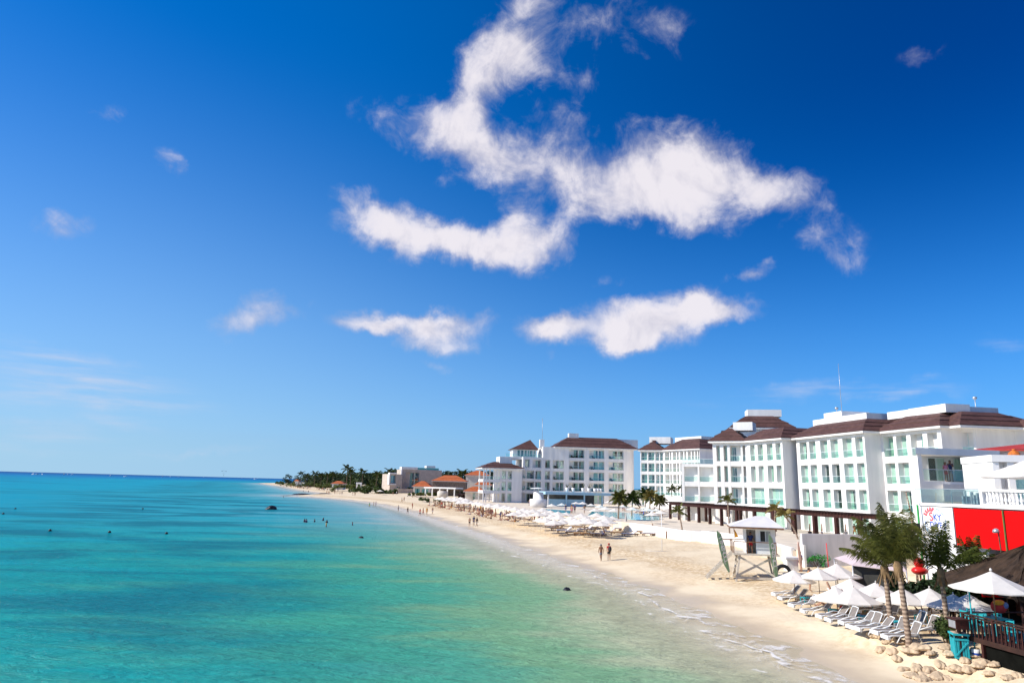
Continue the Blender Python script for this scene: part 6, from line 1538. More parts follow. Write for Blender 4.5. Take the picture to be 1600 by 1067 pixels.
# ---- resort umbrellas
u1 = umbrella_proto('beach_umbrella', 'x', 1.55, 2.45, .62, 8, .1, rib=False); u2 = umbrella_proto('beach_umbrella', 'x', 1.75, 2.6, .66, 8, .5, rib=False)
index_kids()
R = random.Random(12); firsts = [True, True]
def put_umb(p_, lab, grp, s0=1.0):
    k = R.randrange(2); place((u1, u2)[k], p_, R.uniform(0, 6), s0 * R.uniform(.92, 1.08), lab, grp, first=firsts[k]); firsts[k] = False
shore_pts = [(x, y) for x, y in SHORE if 128 < y < 262]
def along_shore(s_, d_):
    acc = 0
    for (a, b_) in zip(shore_pts[:-1], shore_pts[1:]):
        L = math.hypot(b_[0] - a[0], b_[1] - a[1])
        if acc + L >= s_:
            t = (s_ - acc) / L; tx_, ty_ = (b_[0] - a[0]) / L, (b_[1] - a[1]) / L
            return Vector((a[0] + (b_[0] - a[0]) * t + ty_ * d_, a[1] + (b_[1] - a[1]) * t - tx_ * d_, 0))
        acc += L
    return None
s_ = 9.0; nU = 0
while s_ < 104:
    for j, d_ in enumerate((15.5, 19.5, 23.5, 27.5, 31.5)):
        p_ = along_shore(s_ + R.uniform(-.9, .9) + (j % 2) * 1.6, d_ + R.uniform(-.5, .5))
        if p_ is None or on_terrace(p_.x + 1, p_.y): continue
        p_.z = H(p_.x, p_.y); put_umb(p_, 'white umbrella in the dense field on the sand before the far hotel block', 'white umbrellas in the dense beach field'); nU += 1
    s_ += 4.3
for (px, py) in ((893, 806), (908, 803), (926, 808), (944, 806), (905, 812), (920, 812.5), (938, 813), (885, 799), (957, 806), (899, 809), (872, 800), (932, 801), (915, 810), (948, 811), (812, 797), (826, 799), (840, 801), (852, 799), (862, 803), (874, 805), (845, 806), (860, 796), (878, 809), (866, 811), (833, 795), (820, 803), (803, 799), (853, 810)):
    put_umb(GA(px, py, 2.5), 'white umbrella of the group between the resort loungers and the pool', 'white umbrellas behind the resort loungers')
for (px, py) in ((910.5, 784), (923.5, 786), (937.5, 788), (952, 782.5), (968, 781.5), (980, 782), (1001, 786), (1008, 790.5), (1021, 788.5), (1034, 787.5), (1025, 792.5), (960, 793), (988, 792), (994, 802), (900, 783), (878, 785), (862, 786), (1014, 784), (1028, 784), (1040, 791), (1012, 794), (975, 788), (992, 786), (946, 792), (930, 793), (1032, 797), (1018, 799)):
    p_ = G(px, py, ZT + 1.95); p_.z = ZT
    if not on_terrace(p_.x - 1.0, p_.y): continue
    put_umb(p_, 'white umbrella on the pool terrace below the hotel', 'white umbrellas on the pool terrace', .75)
for k, (px, py, lab) in enumerate(((658, 763, 'white umbrella on the raised sand below the white beach pavilion, left one'), (686, 765, 'white umbrella in front of the beach pavilion columns'), (614, 761.5, 'pale umbrella in front of the stone villa'), (594, 765, 'wide pale umbrella left of the villa garden wall'), (636, 762.5, 'small pale umbrella at the villa garden wall'), (719, 782, 'white canopy beside the dark timber hut'))):
    put_umb(GA(px, py, 2.5), lab, None)
b = GS(978, 826); m = MB(); m.lathe([(.30, .5), (.26, 1.2), (.10, 2.2), (.02, 2.5)], 10, tuple(b)); m.tube([tuple(b), tuple(b + Vector((0, 0, 2.4)))], .03, 6); single('closed_umbrella', m, M('shade_cloth', (.46, .42, .40), .9, .1, 4), 'closed grey beach umbrella among the resort loungers', 'umbrella', origin=tuple(b))
# ---- timber resort loungers with white mattresses
MATT = M('white_mattress', (.72, .68, .70), .9, .06, 2)
def rlounger(back, mat):
    o = thing('resort_lounger', 'x', 'sun lounger'); b_ = math.radians(back); m = MB()
    m.box(-1.0, 1.0, -.36, .36, .20, .28)
    for sx_ in (-.85, .85):
        for sy_ in (-.3, .3): m.box(sx_ - .04, sx_ + .04, sy_ - .04, sy_ + .04, -.05, .199)
    part('frame', m, WOOD_MID, o); m = MB(); m.box(-.98, .30, -.33, .33, .281, .37); part('mattress', m, mat, o)
    m = MB(); n = Vector((-math.sin(b_), 0, math.cos(b_))); a_ = Vector((.31, -.33, .30)); d_ = Vector((math.cos(b_), 0, math.sin(b_))) * .75; m.plate([a_, a_ + Vector((0, .66, 0)), a_ + Vector((0, .66, 0)) + d_, a_ + d_][::-1], -.08); part('back_cushion', m, mat, o)
    return o
rl1, rl2 = rlounger(38, MATT), rlounger(52, M('tan_mattress', (.45, .30, .17), .9, .1, 2)); index_kids(); f2_ = [True, True]
for k, (px, py) in enumerate(((862, 824), (872, 828.5), (882, 832), (896, 834), (909, 836.5), (921, 836.5), (935, 837), (949, 833.5), (966, 835), (984, 837), (1001, 833), (1016, 837), (928, 827), (944, 825), (958, 826), (971, 828), (905, 826), (1028, 836), (728, 793.5), (738, 795), (914, 830), (991, 828))):
    j = R.randrange(2); place((rl1, rl2)[j], GS(px, py), R.uniform(-.25, .3), 1.25, ('low timber lounger with white mattress on the sand before the pool umbrellas', 'low timber lounger with tan mattress on the sand before the pool umbrellas')[j] if px > 800 else ('timber lounger beside the dark hut, %s of two' % ('left' if px < 730 else 'right')), 'resort loungers in the front row' if px > 800 else None, first=f2_[j]); f2_[j] = False
for k, (px, py) in enumerate(((1000, 801), (1007, 802.5), (1014, 803.5), (1021, 804.5), (1028, 805.5), (1011, 798.5), (1022, 799.5), (1031, 800.5), (985, 797), (996, 796))):
    place((rl1, rl2)[k % 2], G(px, py, ZT), R.uniform(-.3, .3), 1.15, 'timber lounger on the pool terrace between the palms and the pergola', 'loungers on the pool terrace')
for k, (px, py) in enumerate(((640, 775.5), (648, 776.5), (655, 777), (664, 777.5), (673, 778), (588, 771.5), (596, 771), (603, 770.5))):
    j = k % 2; place((rl1, rl2)[j], GS(px, py), R.uniform(-.3, .3), 1.25, 'distant lounger on the sand below the villa and the beach pavilion', 'distant loungers below the villa')
# ---- things in the sea
ROCKM = M('dark_wet_rock', (.018, .018, .022), .5, .4, 3, .6, 6)
def rock(name, px, py, sx_, sy_, h, lab, seed):
    q = G(px, py, 0); R = random.Random(seed); m = MB(); vs = []; nu, nv = 18, 8
    for i in range(nv + 1):
        a = PI / 2 * i / nv
        for k in range(nu):
            t = 2 * PI * k / nu; j = 1 + .22 * math.sin(3 * t + seed) * math.cos(a * 3) + R.uniform(-.07, .07)
            vs.append((q.x + math.cos(a) * math.cos(t) * sx_ * j, q.y + math.cos(a) * math.sin(t) * sy_ * j, -.25 + (h + .25) * math.sin(a) * (1 + R.uniform(-.08, .08))))
    m.add(vs, [(i * nu + k, i * nu + (k + 1) % nu, (i + 1) * nu + (k + 1) % nu, (i + 1) * nu + k) for i in range(nv) for k in range(nu)], True)
    single(name, m, ROCKM, lab, 'rock', origin=tuple(q))
rock('sea_rock', 424, 795.5, 1.5, 1.6, 1.0, 'dark humped rock standing in the turquoise water left of the swimmers', 3)
rock('sea_rock', 885.5, 921.5, .36, .5, .22, 'small dark rock just breaking the shallow water near the swash', 5)
rock('sea_rock', 564.5, 840, .5, .6, .22, 'low dark rock awash right of the swimmers', 7)
rock('sea_rock', 472, 773.0, 5.5, 3.0, .8, 'low dark rocks at the tip of the sand spit', 9)
rock('sea_rock', 508, 772.0, 5.5, 2.4, .7, 'low dark rocks where the sand spit joins the beach', 11)
m = MB(); m.lathe([(.02, -.3), (.32, -.15), (.42, .1), (.25, .42), (.06, .55)], 12); by = single('mooring_buoy', m, BLACK, 'x', 'buoy')
for k, (px, py, lab) in enumerate(((24, 795, 'dark buoy farthest left in the open water'), (78, 829.5, 'dark buoy second from the left'), (171, 832, 'dark buoy in the middle of the row of buoys'), (260, 834, 'dark buoy at the right end of the row of buoys'), (223, 795, 'small far buoy above the row of buoys'), (5, 803, 'dark buoy at the very left edge of the photo'))):
    o = by if k == 0 else by.copy()
    if k: COL.objects.link(o)
    o.location = G(px, py, 0); o.scale = (.55, .55, .55); o['label'] = lab; o['group'] = 'mooring buoys'
HULL = M('white_hull', (.78, .78, .78), .35, .04, 2, spec=.5)
def motorboat():
    o = thing('motor_boat', 'x', 'motor boat'); m = MB(); P = []
    st_ = [(-4, 1.2, .95), (-2, 1.35, .95), (1, 1.25, 1.05), (3, .7, 1.25), (4.3, .05, 1.4)]
    vs = []
    for (x, w, h) in st_: vs += [(x, -w, h), (x, -w * .75, -.2), (x, w * .75, -.2), (x, w, h)]
    fs = [(0, 1, 2, 3)] + [(4 * i + a, 4 * i + (a + 1) % 4, 4 * i + 4 + (a + 1) % 4, 4 * i + 4 + a) for i in range(4) for a in range(4)]
    m.add(vs, fs); part('hull', m, HULL, o); m = MB(); m.add([(-1.2, -.9, .96), (1.6, -.8, .98), (1.6, .8, .98), (-1.2, .9, .96), (-1.0, -.75, 2.3), (.7, -.7, 2.3), (.7, .7, 2.3), (-1.0, .75, 2.3)], [(0, 1, 5, 4), (1, 2, 6, 5), (2, 3, 7, 6), (3, 0, 4, 7), (4, 5, 6, 7)]); part('cabin', m, HULL, o)
    m = MB(); m.box(-1.9, 1.1, -1.0, 1.0, 2.62, 2.72)
    for xx in (-1.8, .9):
        for yy in (-.9, .85): m.box(xx, xx + .06, yy, yy + .06, .95, 2.619)
    part('sun_roof', m, HULL, o); return o
def sailboat():
    o = thing('sailing_boat', 'x', 'sailing boat'); m = MB(); vs = []
    for (x, w, h) in ((-3.2, .8, .8), (-1, 1.1, .75), (1.4, .9, .85), (3.6, .05, 1.05)): vs += [(x, -w, h), (x, -w * .6, -.2), (x, w * .6, -.2), (x, w, h)]
    m.add(vs, [(0, 1, 2, 3)] + [(4 * i + a, 4 * i + (a + 1) % 4, 4 * i + 4 + (a + 1) % 4, 4 * i + 4 + a) for i in range(3) for a in range(4)]); part('hull', m, HULL, o)
    m = MB(); m.tube([(.4, 0, .8), (.4, 0, 9.5)], .08, 6); m.tube([(.4, 0, 1.6), (-2.8, 0, 1.6)], .06, 5); part('mast', m, STEEL, o)
    m = MB(); m.plate([(.3, .02, 1.7), (-2.7, .35, 1.7), (-1.2, .30, 5), (.3, .02, 9.3)], .03); part('mainsail', m, CANVAS, o); m = MB(); m.plate([(.5, 0, 8.6), (3.4, .05, 1.2), (.7, .4, 1.5)], .03); part('jib', m, CANVAS, o); return o
mo, sa = motorboat(), sailboat(); index_kids()
HB = [(52, 741, 'leftmost white motor boat on the horizon'), (58, 741, 'second white motor boat from the left on the horizon'), (66, 741.2, 'white motor boat third from the left on the horizon'), (106, 741.3, 'white motor boat right of the left sailing boat'), (113, 741.4, 'white motor boat second right of the left sailing boat'), (173, 743.2, 'solitary white motor boat between the two left sailing boats'), (196, 744.6, 'low dark motor boat nearer than the horizon row'), (266, 744.6, 'white motor boat just right of the middle sailing boat'), (279, 745, 'white motor boat right of the middle pair'), (318, 745.4, 'white motor boat below and left of the parasail'), (398, 748.4, 'white motor boat beside the rightmost sailing boat')]
for k, (px, py, lab) in enumerate(HB): place(mo, G(px, py, 0), R.uniform(0, 6), R.uniform(1.15, 1.6), lab, 'motor boats near the horizon', first=k == 0)
for k, (px, py, lab) in enumerate(((99.5, 741.6, 'white sailing boat at the left near the horizon'), (254, 744.8, 'white sailing boat in the middle of the horizon boats'), (378, 747, 'faint white sailing boat left of the rightmost boats'), (401, 748, 'rightmost white sailing boat near the point'), (436, 748.2, 'small white sailing boat beside the lone tree on the point'))): place(sa, G(px, py, 0), .6 + k * .3, 1.0, lab, 'sailing boats near the horizon', first=k == 0)
q = AY(350, 737, 1300); pa = thing('parasail', 'small dark parasail canopy flying above the horizon', 'parasail', tuple(q)); m = MB(); vs = []
for i in range(9):
    a = PI * (.12 + .76 * i / 8)
    for yy in (-1.6, 1.6): vs.append((q.x - math.cos(a) * 4.6, q.y + yy, q.z + math.sin(a) * 2.4))
m.add(vs, [(2 * i, 2 * i + 1, 2 * i + 3, 2 * i + 2) for i in range(8)], True); part('canopy', m, M('violet_cloth', (.10, .06, .16), .8, .2, 1), pa)
m = MB()
for xx in (-4.2, -1.5, 1.5, 4.2): m.bar((q.x + xx, q.y, q.z + .9 + (1.2 if abs(xx) < 2 else 0)), (q.x, q.y, q.z - 6), .05)
m.ball((q.x, q.y, q.z - 6.6), .6, 8, 6, (.6, .6, 1.2)); part('harness', m, BLACK, pa)

# ================================================================== people
def joints(pose):
    J = dict(pel=(0, 0, .93), spi=(0, .01, 1.12), che=(0, 0, 1.32), nec=(0, .01, 1.47), hea=(0, -.015, 1.585), top=(0, -.01, 1.67), nos=(0, -.115, 1.58))
    for s, n in ((-1, 'l'), (1, 'r')):
        J.update({'sh' + n: (s * .17, .01, 1.40), 'el' + n: (s * .235, .03, 1.12), 'wr' + n: (s * .245, -.05, .88), 'hi' + n: (s * .085, 0, .88), 'kn' + n: (s * .10, -.02, .48), 'an' + n: (s * .10, .03, .08), 'to' + n: (s * .115, -.14, .03), 'ea' + n: (s * .088, .0, 1.58)})
    if pose == 'walk':
        J.update(knl=(-.10, -.13, .50), anl=(-.10, -.20, .09), tol=(-.11, -.36, .05), knr=(.10, .10, .49), anr=(.10, .34, .16), tor=(.11, .24, .03), ell=(-.22, .13, 1.14), wrl=(-.21, .14, .90), elr=(.22, -.05, 1.13), wrr=(.20, -.22, .93))
    if pose in ('sit', 'recline', 'lie'):
        lean, dz = {'sit': (.05, 0), 'recline': (.75, 0), 'lie': (1.45, 0)}[pose]
        c, s_ = math.cos(lean), math.sin(lean)
        for k, v in list(J.items()):
            if k[:2] in ('hi', 'kn', 'an', 'to'): continue
            z = v[2] - .93; J[k] = (v[0], v[1] * c + z * s_, .14 + z * c - v[1] * s_)
        for s, n in ((-1, 'l'), (1, 'r')):
            k_ = .30 if pose != 'lie' else .14
            J.update({'hi' + n: (s * .09, -.02, .13), 'kn' + n: (s * .13, -.43, k_), 'an' + n: (s * .12, -.80, .07), 'to' + n: (s * .13, -.86, .20)})
            J['el' + n] = (s * .27, J['sh' + n][1] * .5 - .02, J['sh' + n][2] * .55 + .02); J['wr' + n] = (s * .24, J['sh' + n][1] * .2 - .2, .20)
    if pose == 'photo':
        J.update(ell=(-.22, -.12, 1.20), wrl=(-.06, -.30, 1.42), elr=(.22, -.12, 1.20), wrr=(.06, -.30, 1.42))
    return {k: Vector(v) for k, v in J.items()}
RAD = dict(pel=.125, spi=.115, che=.125, nec=.052, hea=.098, top=.075, nos=.016, sh=.068, el=.044, wr=.030, hi=.088, kn=.058, an=.040, to=.030, ea=.018)
def skin(name, verts, edges, radii, root=0, sub=1):
    me = bpy.data.meshes.new(name); me.from_pydata([tuple(v) for v in verts], edges, [])
    o = bpy.data.objects.new(name, me); COL.objects.link(o)
    o.modifiers.new('s', 'SKIN').use_smooth_shade = True
    for i, r in enumerate(radii):
        d = me.skin_vertices[0].data[i]; d.radius = r if isinstance(r, tuple) else (r, r); d.use_root = (i == root)
    sb = o.modifiers.new('u', 'SUBSURF'); sb.levels = sub; sb.render_levels = sub
    dg = bpy.context.evaluated_depsgraph_get(); out = bpy.data.meshes.new_from_object(o.evaluated_get(dg)); out.name = name
    bpy.data.objects.remove(o); bpy.data.meshes.remove(me)
    for p in out.polygons: p.use_smooth = True
    out.materials.clear(); out.materials.append(None)
    return out
BODY = {}
def body_meshes(pose):
    if pose in BODY: return BODY[pose]
    J = joints(pose); ks = list(J); idx = {k: i for i, k in enumerate(ks)}; vs = [J[k] for k in ks]; rd = [RAD.get(k, RAD.get(k[:2], .05)) for k in ks]
    rd[idx['pel']] = (.135, .105); rd[idx['che']] = (.150, .105); rd[idx['spi']] = (.122, .095)
    E_ = [('pel', 'spi'), ('spi', 'che'), ('che', 'nec'), ('nec', 'hea'), ('hea', 'top'), ('hea', 'nos')]
    for n in 'lr': E_ += [('che', 'sh' + n), ('sh' + n, 'el' + n), ('el' + n, 'wr' + n), ('pel', 'hi' + n), ('hi' + n, 'kn' + n), ('kn' + n, 'an' + n), ('an' + n, 'to' + n), ('hea', 'ea' + n)]
    ed = [(idx[a], idx[b]) for a, b in E_]
    for n, s in (('l', -1), ('r', 1)):                              # a palm and five fingers on each hand
        w = J['wr' + n]; d = (w - J['el' + n]).normalized(); sd = d.cross(Vector((1, 0, 0))); sd = sd.normalized() if sd.length > .1 else Vector((0, 1, 0))
        ip = len(vs); vs.append(w + d * .075); rd.append(.030); ed.append((idx['wr' + n], ip))
        for f, (off, ln) in enumerate(((-.032, .065), (-.011, .078), (.011, .074), (.030, .056))):
            i1 = len(vs); vs.append(w + d * (.10 + ln * .5) + sd * off); rd.append(.0095); ed.append((ip, i1)); vs.append(w + d * (.10 + ln) + sd * off + Vector((-s * .018, 0, 0))); rd.append(.008); ed.append((i1, i1 + 1))
        i1 = len(vs); vs.append(w + d * .06 + sd * -.055); rd.append(.011); ed.append((ip, i1)); vs.append(w + d * .10 + sd * -.072); rd.append(.009); ed.append((i1, i1 + 1))
    out = {'body': skin('body', vs, ed, rd, idx['pel'])}
    def sub(name, keys, edges, grow, extra=()):
        v = [J[k] for k in keys]; r = [(RAD.get(k, RAD.get(k[:2])) + grow) for k in keys]; e = [(keys.index(a), keys.index(b)) for a, b in edges]
        for i, k in enumerate(keys):
            if k == 'pel': r[i] = (.135 + grow, .105 + grow)
            if k == 'che': r[i] = (.150 + grow, .105 + grow)
            if k == 'spi': r[i] = (.122 + grow, .095 + grow)
        for (a, b, t, rr) in extra: v.append(J[a].lerp(J[b], t)); r.append(rr); e.append((keys.index(a), len(v) - 1))
        return skin(name, v, e, r, 0)
    out['shorts'] = sub('shorts', ['pel', 'hil', 'hir'], [('pel', 'hil'), ('pel', 'hir')], .014, (('hil', 'knl', .72, .086), ('hir', 'knr', .72, .086), ('pel', 'spi', .35, (.136, .108))))
    out['swim_briefs'] = sub('swim_briefs', ['pel', 'hil', 'hir'], [('pel', 'hil'), ('pel', 'hir')], .012, (('hil', 'knl', .18, .095), ('hir', 'knr', .18, .095)))
    out['shirt'] = sub('shirt', ['che', 'spi', 'pel', 'shl', 'shr'], [('che', 'spi'), ('spi', 'pel'), ('che', 'shl'), ('che', 'shr')], .016, (('shl', 'ell', .55, .066), ('shr', 'elr', .55, .066), ('che', 'nec', .4, .085)))
    out['bikini_top'] = sub('bikini_top', ['che'], [], .010, (('che', 'spi', .42, (.135, .105)),))
    h = J['hea']; ax = (J['top'] - J['hea']).normalized(); fw = (J['nos'] - J['hea']).normalized(); sd = ax.cross(fw)
    def hair(long_):
        m = MB(); nu, nv = 14, 9; vs = []
        for i in range(nv + 1):
            a = PI * i / nv - PI / 2
            for k in range(nu):
                t = 2 * PI * k / nu; f, s_, u_ = math.cos(a) * math.cos(t), math.cos(a) * math.sin(t), math.sin(a)
                low = u_ < -.1
                rf = .112 if f < .2 else .100
                p_ = h + ax * .035 + fw * (f * rf - .022) + sd * s_ * .098 + ax * (u_ * .105 + (.05 * max(0, f)))
                if long_ and f < 0 and u_ < 0: p_ += Vector((0, 0, -.26)) * min(1, -u_ * 1.4)
                if f > .2 and low: p_ = p_ - fw * .06
                vs.append(p_)
        m.add(vs, [(i * nu + k, i * nu + (k + 1) % nu, (i + 1) * nu + (k + 1) % nu, (i + 1) * nu + k) for i in range(nv) for k in range(nu)], True)
        me = mesh_of('hair', m, None); me.materials.append(None); return me
    out['hair'], out['long_hair'] = hair(False), hair(True)
    BODY[pose] = out; return out
SKINS = [M('skin_fair', (.42, .23, .145), .6, .08, 3), M('skin_tan', (.27, .135, .075), .6, .08, 3), M('skin_brown', (.20, .10, .06), .6, .08, 3)]
HAIRS = [M('hair_black', (.015, .012, .01), .6, .2, 8), M('hair_brown', (.07, .035, .018), .6, .2, 8), M('hair_blond', (.35, .22, .09), .6, .2, 8), M('hair_grey', (.30, .29, .28), .6, .2, 8)]
CLOTH = {'black': (.015, .015, .018), 'red': (.50, .03, .03), 'blue': (.05, .10, .40), 'white': (.70, .70, .70), 'navy': (.02, .03, .10), 'green': (.04, .25, .10), 'orange': (.60, .20, .04), 'purple': (.14, .07, .25), 'pink': (.60, .20, .28), 'grey': (.22, .22, .24), 'turquoise': (.04, .35, .38), 'yellow': (.60, .42, .06)}
def cloth(c): return M(c + '_cloth', CLOTH[c], .85, .1, 4)
def put(name, me, mat, root):
    o = bpy.data.objects.new(name, me); COL.objects.link(o); o.parent = root
    o.material_slots[0].link = 'OBJECT'; o.material_slots[0].material = mat; return o
def person(loc, rz, pose, label, skin_=0, hair=0, top=None, bottom=('shorts', 'black'), long_=False, sc=1.0, group=None, hat=None):
    r = bpy.data.objects.new('person', None); COL.objects.link(r); r.location = loc; r.rotation_euler = (0, 0, rz); r.scale = (sc, sc, sc)
    OFF[r.name] = Vector((0, 0, 0)); tag(r, label, 'person', group); B = body_meshes(pose)
    put('body', B['body'], SKINS[skin_], r); put('hair', B['long_hair' if long_ else 'hair'], HAIRS[hair], r)
    if bottom: put(bottom[0], B[bottom[0]], cloth(bottom[1]), r)
    if top: put(top[0], B[top[0]], cloth(top[1]), r)
    if hat:
        J = joints(pose); m = MB(); m.lathe([(.17, 0), (.165, .015), (.105, .02), (.10, .10), (.02, .13)], 12, tuple(J['hea'] + Vector((0, 0, .045)))); part('hat', m, cloth(hat), r)
    return r
# the couple walking away along the water's edge
p1 = person(GS(939, 876.5), PI * 1.06, 'walk', 'bare backed man in grey shorts walking away, left of the two on the open sand', 1, 1, None, ('shorts', 'grey'), sc=1.04, hat='grey')
p2 = person(GS(951.5, 875), PI * .96, 'walk', 'sunburnt man in black shorts carrying a rucksack, right one of the two', 0, 1, ('shirt', 'red'), ('shorts', 'black'), sc=1.04, hat='red')
q = p2.matrix_basis.copy(); loc = Vector(p2.location); bk_ = MB(); bk_.M = Matrix.Translation(loc) @ Matrix.Rotation(p2.rotation_euler.z, 4, 'Z')
bk_.ball((-.10, .20, 1.20), .25, 14, 10, (.8, .62, 1.15)); bk_.ball((-.10, .34, 1.10), .15, 10, 8, (.9, .5, 1.0)); rk = thing('rucksack', 'bulging black rucksack on the back of the man on the open sand', 'rucksack', tuple(loc)); part('bag', bk_, BLACK, rk)
sp_ = MB(); sp_.M = bk_.M
for sx_ in (-.15, .10): sp_.tube([(sx_, .10, 1.42), (sx_, -.02, 1.47), (sx_, -.13, 1.36), (sx_, -.10, 1.12)], .02, 6)
part('shoulder_strap', sp_, BLACK, rk)
WALKERS = [(733.5, 822.5, 'walk', 'black', None, 'man in black shorts, left of three strolling by the water'), (740, 821.5, 'stand', 'navy', 'navy', 'tall man all in navy, middle of three strolling by the water'), (744.8, 823, 'walk', 'grey', 'black', 'person in grey shorts and black top, right of three strolling by the water'),
    (656, 806.5, 'walk', 'black', 'red', 'person in a red top and black shorts, leftmost of four along the wet sand'), (661, 804.5, 'walk', 'red', None, 'person in red shorts, second of four along the wet sand'), (666.7, 804, 'stand', 'orange', 'orange', 'person in orange clothes, third of four along the wet sand'), (675.6, 804, 'walk', 'white', None, 'person in white shorts standing apart, rightmost of four along the wet sand'),
    (622.2, 799, 'stand', 'black', 'grey', 'person in a grey top standing alone at the water line'), (636.8, 803, 'walk', 'black', 'black', 'person all in black wading at the water line'), (644.2, 794.5, 'stand', 'red', 'red', 'person in red beside a low beach chair'), (627.7, 785.5, 'walk', 'orange', None, 'person in orange shorts, left of two on the dry sand'), (631.2, 783.5, 'stand', 'navy', None, 'person in navy shorts, right of two on the dry sand'),
    (577, 794.5, 'walk', 'yellow', 'green', 'person in green top and yellow shorts wading, left of three'), (583.7, 791.8, 'stand', 'black', None, 'person in black shorts, middle of three wading'), (587, 791.8, 'stand', 'purple', 'purple', 'person in purple, right of three wading'),
    (510, 776.5, 'walk', 'black', None, 'person in black shorts on the sand spit'), (513.2, 777.5, 'walk', 'red', 'orange', 'person in orange and red on the sand spit'), (523, 771.5, 'stand', 'navy', None, 'lone person in navy shorts above the sand spit'), (531, 773, 'stand', 'black', 'grey', 'left person of a standing pair above the spit'), (534.2, 773.2, 'walk', 'blue', None, 'right person of a standing pair above the spit'),
    (551, 776, 'walk', 'white', 'pink', 'person in pink top walking past the green dune bush'), (554.5, 774.8, 'stand', 'orange', 'orange', 'person in orange beside the green dune bush'), (614, 773.5, 'stand', 'black', None, 'person in black shorts below the stone villa'), (619.5, 773, 'walk', 'blue', 'white', 'person in white top below the stone villa')]
R = random.Random(31)
for k, (px, py, pose, bot, top, lab) in enumerate(WALKERS):
    p_ = GS(px, py); p_.z = max(p_.z, -.25)
    person(p_, R.uniform(0, 6.28), pose, lab, R.choice([0, 1, 1, 2]), R.randrange(4), ('shirt', top) if top else None, ('shorts', bot), R.random() < .3, R.uniform(.98, 1.08))
# swimmers up to their chests
for k, (px, py, dz, lab) in enumerate(((475.6, 815.5, -1.05, 'swimmer with head and shoulders out, leftmost of the bathing group'), (478.4, 816.2, -1.0, 'swimmer touching the leftmost one in the bathing group'), (491.5, 815.3, -1.15, 'swimmer alone between the bathing pairs'), (505, 813.2, -1.1, 'swimmer farthest out on the right of the bathing group'), (510.6, 816.5, -1.15, 'swimmer just beyond the one in yellow'), (509.6, 823, -.75, 'bather in yellow standing waist deep'), (550.5, 820.5, -1.1, 'lone swimmer right of the bathing group'), (442.6, 777.3, -1.0, 'lone distant swimmer off the sand spit'), (473.7, 768.5, -.6, 'paddler off the far beach, left one'), (481.8, 768.6, -.6, 'paddler off the far beach, right one'))):
    p_ = G(px, py, 0); p_.z = dz; person(p_, R.uniform(0, 6), 'stand', lab, 2 if k not in (5,) else 1, 0, ('shirt', 'yellow') if k == 5 else ('shirt', 'navy'), ('shorts', 'black'))
# the busy sand under the front row of umbrellas
COLS = list(CLOTH)
GCOL = ['red', 'black', 'blue', 'navy', 'orange', 'purple', 'pink', 'white', 'red', 'orange']
n_ = 0
for k in range(92):
    s0 = R.uniform(8, 96); d0_ = R.choice([11.2, 12.0, 12.8, 13.6, 15.0, 17.5]) + R.uniform(-.5, .5)
    p_ = along_shore(s0, d0_)
    if p_ is None: continue
    p_.z = H(p_.x, p_.y); pose = R.choice(['sit', 'sit', 'recline', 'lie', 'stand', 'walk', 'sit']); c1_ = R.choice(GCOL); fem = R.random() < .45
    verb = {'sit': 'sitting', 'recline': 'leaning back', 'lie': 'lying', 'stand': 'standing', 'walk': 'walking'}[pose]
    person(p_, R.uniform(-2.2, -1.0) if pose in ('sit', 'recline', 'lie') else R.uniform(0, 6), pose, '%s in %s %s %s on the crowded sand before the dense umbrella field' % ('woman' if fem else 'person', c1_, 'swimwear' if fem else 'shorts', verb), R.choice([0, 0, 1, 1, 2]), R.randrange(4), ('bikini_top', c1_) if fem else (('shirt', R.choice(GCOL)) if R.random() < .35 else None), ('swim_briefs' if fem else 'shorts', c1_), fem, R.uniform(1.0, 1.1), 'crowd on the sand before the dense umbrella field'); n_ += 1
for k in range(52):
    px = R.uniform(442, 528); p_ = GS(px, np.interp(px, [446, 470, 522], [759.0, 762.2, 767]) + R.uniform(-2.2, 2.4)); c1_ = R.choice(GCOL)
    person(p_, R.uniform(0, 6), R.choice(['stand', 'walk', 'stand', 'sit']), 'tiny distant person in %s on the sand of the far point' % c1_, R.choice([0, 1, 2]), R.randrange(3), ('shirt', c1_) if k % 2 else None, ('shorts', c1_), False, 1.1, 'people on the sand of the far point')
for k in range(14):
    px, py = R.choice([(882, 800), (895, 802), (905, 800), (915, 802), (938, 800), (975, 798), (1008, 804), (1020, 806), (1000, 800), (842, 790), (828, 789), (1029, 808)]); p_ = G(px + R.uniform(-4, 4), py + R.uniform(-1, 1), ZT); c1_ = R.choice(GCOL)
    person(p_, R.uniform(0, 6), R.choice(['stand', 'walk']), 'guest in %s standing on the pool terrace' % c1_, R.choice([0, 1]), R.randrange(3), ('shirt', R.choice(GCOL)) if k % 2 else None, ('shorts', c1_), False, 1.05, 'guests on the pool terrace')
# resort front row
for k, (px, py, pose, c1_, lab) in enumerate(((913, 833, 'stand', 'grey', 'person in grey shorts standing between the resort loungers'), (941, 838, 'recline', 'navy', 'person in navy leaning back on the sand by the resort loungers'), (1020, 834, 'sit', 'blue', 'person in blue sitting under the shade cloth by the last resort lounger'), (1006, 808, 'stand', 'blue', 'person in a blue top standing on the pool terrace edge'))):
    person(GS(px, py) if k < 3 else G(px, py, ZT), R.uniform(-2, -1), pose, lab, 1, 0, ('shirt', c1_), ('shorts', c1_))
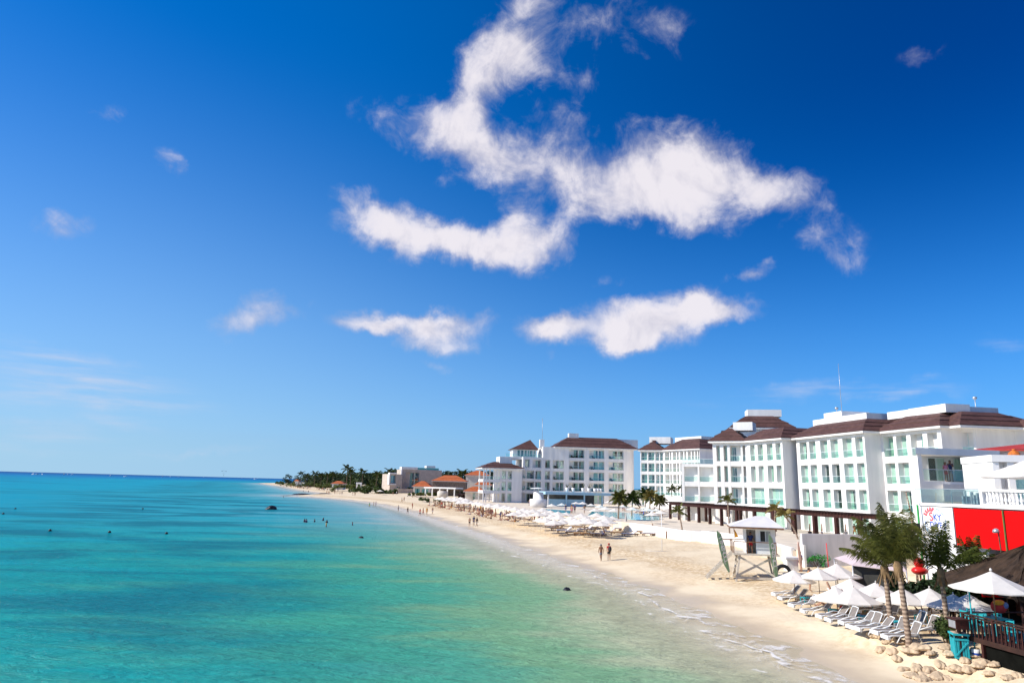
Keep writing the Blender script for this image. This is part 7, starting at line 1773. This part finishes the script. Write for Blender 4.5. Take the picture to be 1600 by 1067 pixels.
# lifeguard in his hut, people by the grey wall, under the umbrellas and on the balcony
hp = Mz @ Vector((-.33, -.78, PH)); person(hp, -.4, 'stand', 'lifeguard in dark top and red shorts standing in the hut doorway', 2, 0, ('shirt', 'navy'), ('shorts', 'red'), sc=1.05)
b = GS(1252, 893); person(b, -1.4, 'stand', 'person in a blue top beside the grey wall holding a tall board', 1, 0, ('shirt', 'blue'), ('shorts', 'red'), sc=1.05)
m = MB(); t0_, t1_ = AY(1252, 889, b.y - .25), AY(1247, 846, b.y - .25); d_ = (t1_ - t0_); n_v = Vector((.26, 0, .03)); nn = 14; vs = []
for i in range(nn + 1):
    t = i / nn; w_ = math.sin(PI * min(.98, max(.04, t))) ** .5 * .5
    for s in (-1, 1):
        for yy in (-.04, .04): vs.append(t0_ + d_ * t + n_v * s * w_ + Vector((0, yy, 0)))
m.add(vs, [f for i in range(nn) for f in ((4 * i, 4 * i + 2, 4 * i + 6, 4 * i + 4), (4 * i + 1, 4 * i + 5, 4 * i + 7, 4 * i + 3), (4 * i, 4 * i + 4, 4 * i + 5, 4 * i + 1), (4 * i + 2, 4 * i + 3, 4 * i + 7, 4 * i + 6))] + [(0, 1, 3, 2), (4 * nn, 4 * nn + 2, 4 * nn + 3, 4 * nn + 1)])
brd2 = thing('rescue_board', 'tall orange and white board held upright by the person at the grey wall', 'board', tuple(t0_)); part('board', m, M('pale_orange_foam', (.66, .40, .30), .5, .1, 2), brd2)
person(GS(1266, 924), 1.4, 'stand', 'person with bare legs standing under the second umbrella of the beach bar', 0, 1, ('shirt', 'orange'), ('shorts', 'white'))
q = GS(1284, 957); person(q + Vector((.5, .1, .30)), -PI / 2 - .15, 'recline', 'sunbather with orange top lying on the white lounger under the overlapping umbrellas', 0, 1, ('bikini_top', 'orange'), ('swim_briefs', 'black'), True)
q = GS(1318, 962); person(q, -1.2, 'sit', 'person in a red top sitting in the shade under the overlapping umbrellas', 1, 0, ('shirt', 'red'), ('shorts', 'navy'))
zf_ = zb_ + .02
bq = AY(1487, 752, YH + 1.2); person((bq.x, bq.y, zf_), -.7, 'photo', 'man in a dark top holding a camera up on the white house balcony', 2, 0, ('shirt', 'navy'), ('shorts', 'grey'), sc=1.05)
bq = AY(1479.5, 752, YH + 1.0); person((bq.x, bq.y, zf_), .2, 'stand', 'woman in a red and white dress leaning at the balcony rail of the white house', 1, 1, ('shirt', 'pink'), ('shorts', 'red'), True, .95)
tq_ = G(1336, 838, ZT + .1); person((tq_.x, tq_.y, ZT + .06), 2.0, 'walk', 'bare chested man on the terrace above the grey wall beside the palm crown', 1, 0, None, ('shorts', 'orange'))
for i, (px, c1_) in enumerate(((1266, 'black'), (1285, 'navy'), (1310, 'black'), (1322, 'grey'))):
    tq_ = G(px, 837.5, ZT + .1); person((tq_.x, tq_.y, ZT + .06), i, 'sit', 'guest in %s sitting on the terrace above the grey wall' % c1_ + ('' if i != 2 else ' by the last pergola posts'), 1, 0, ('shirt', c1_), ('shorts', 'black'))
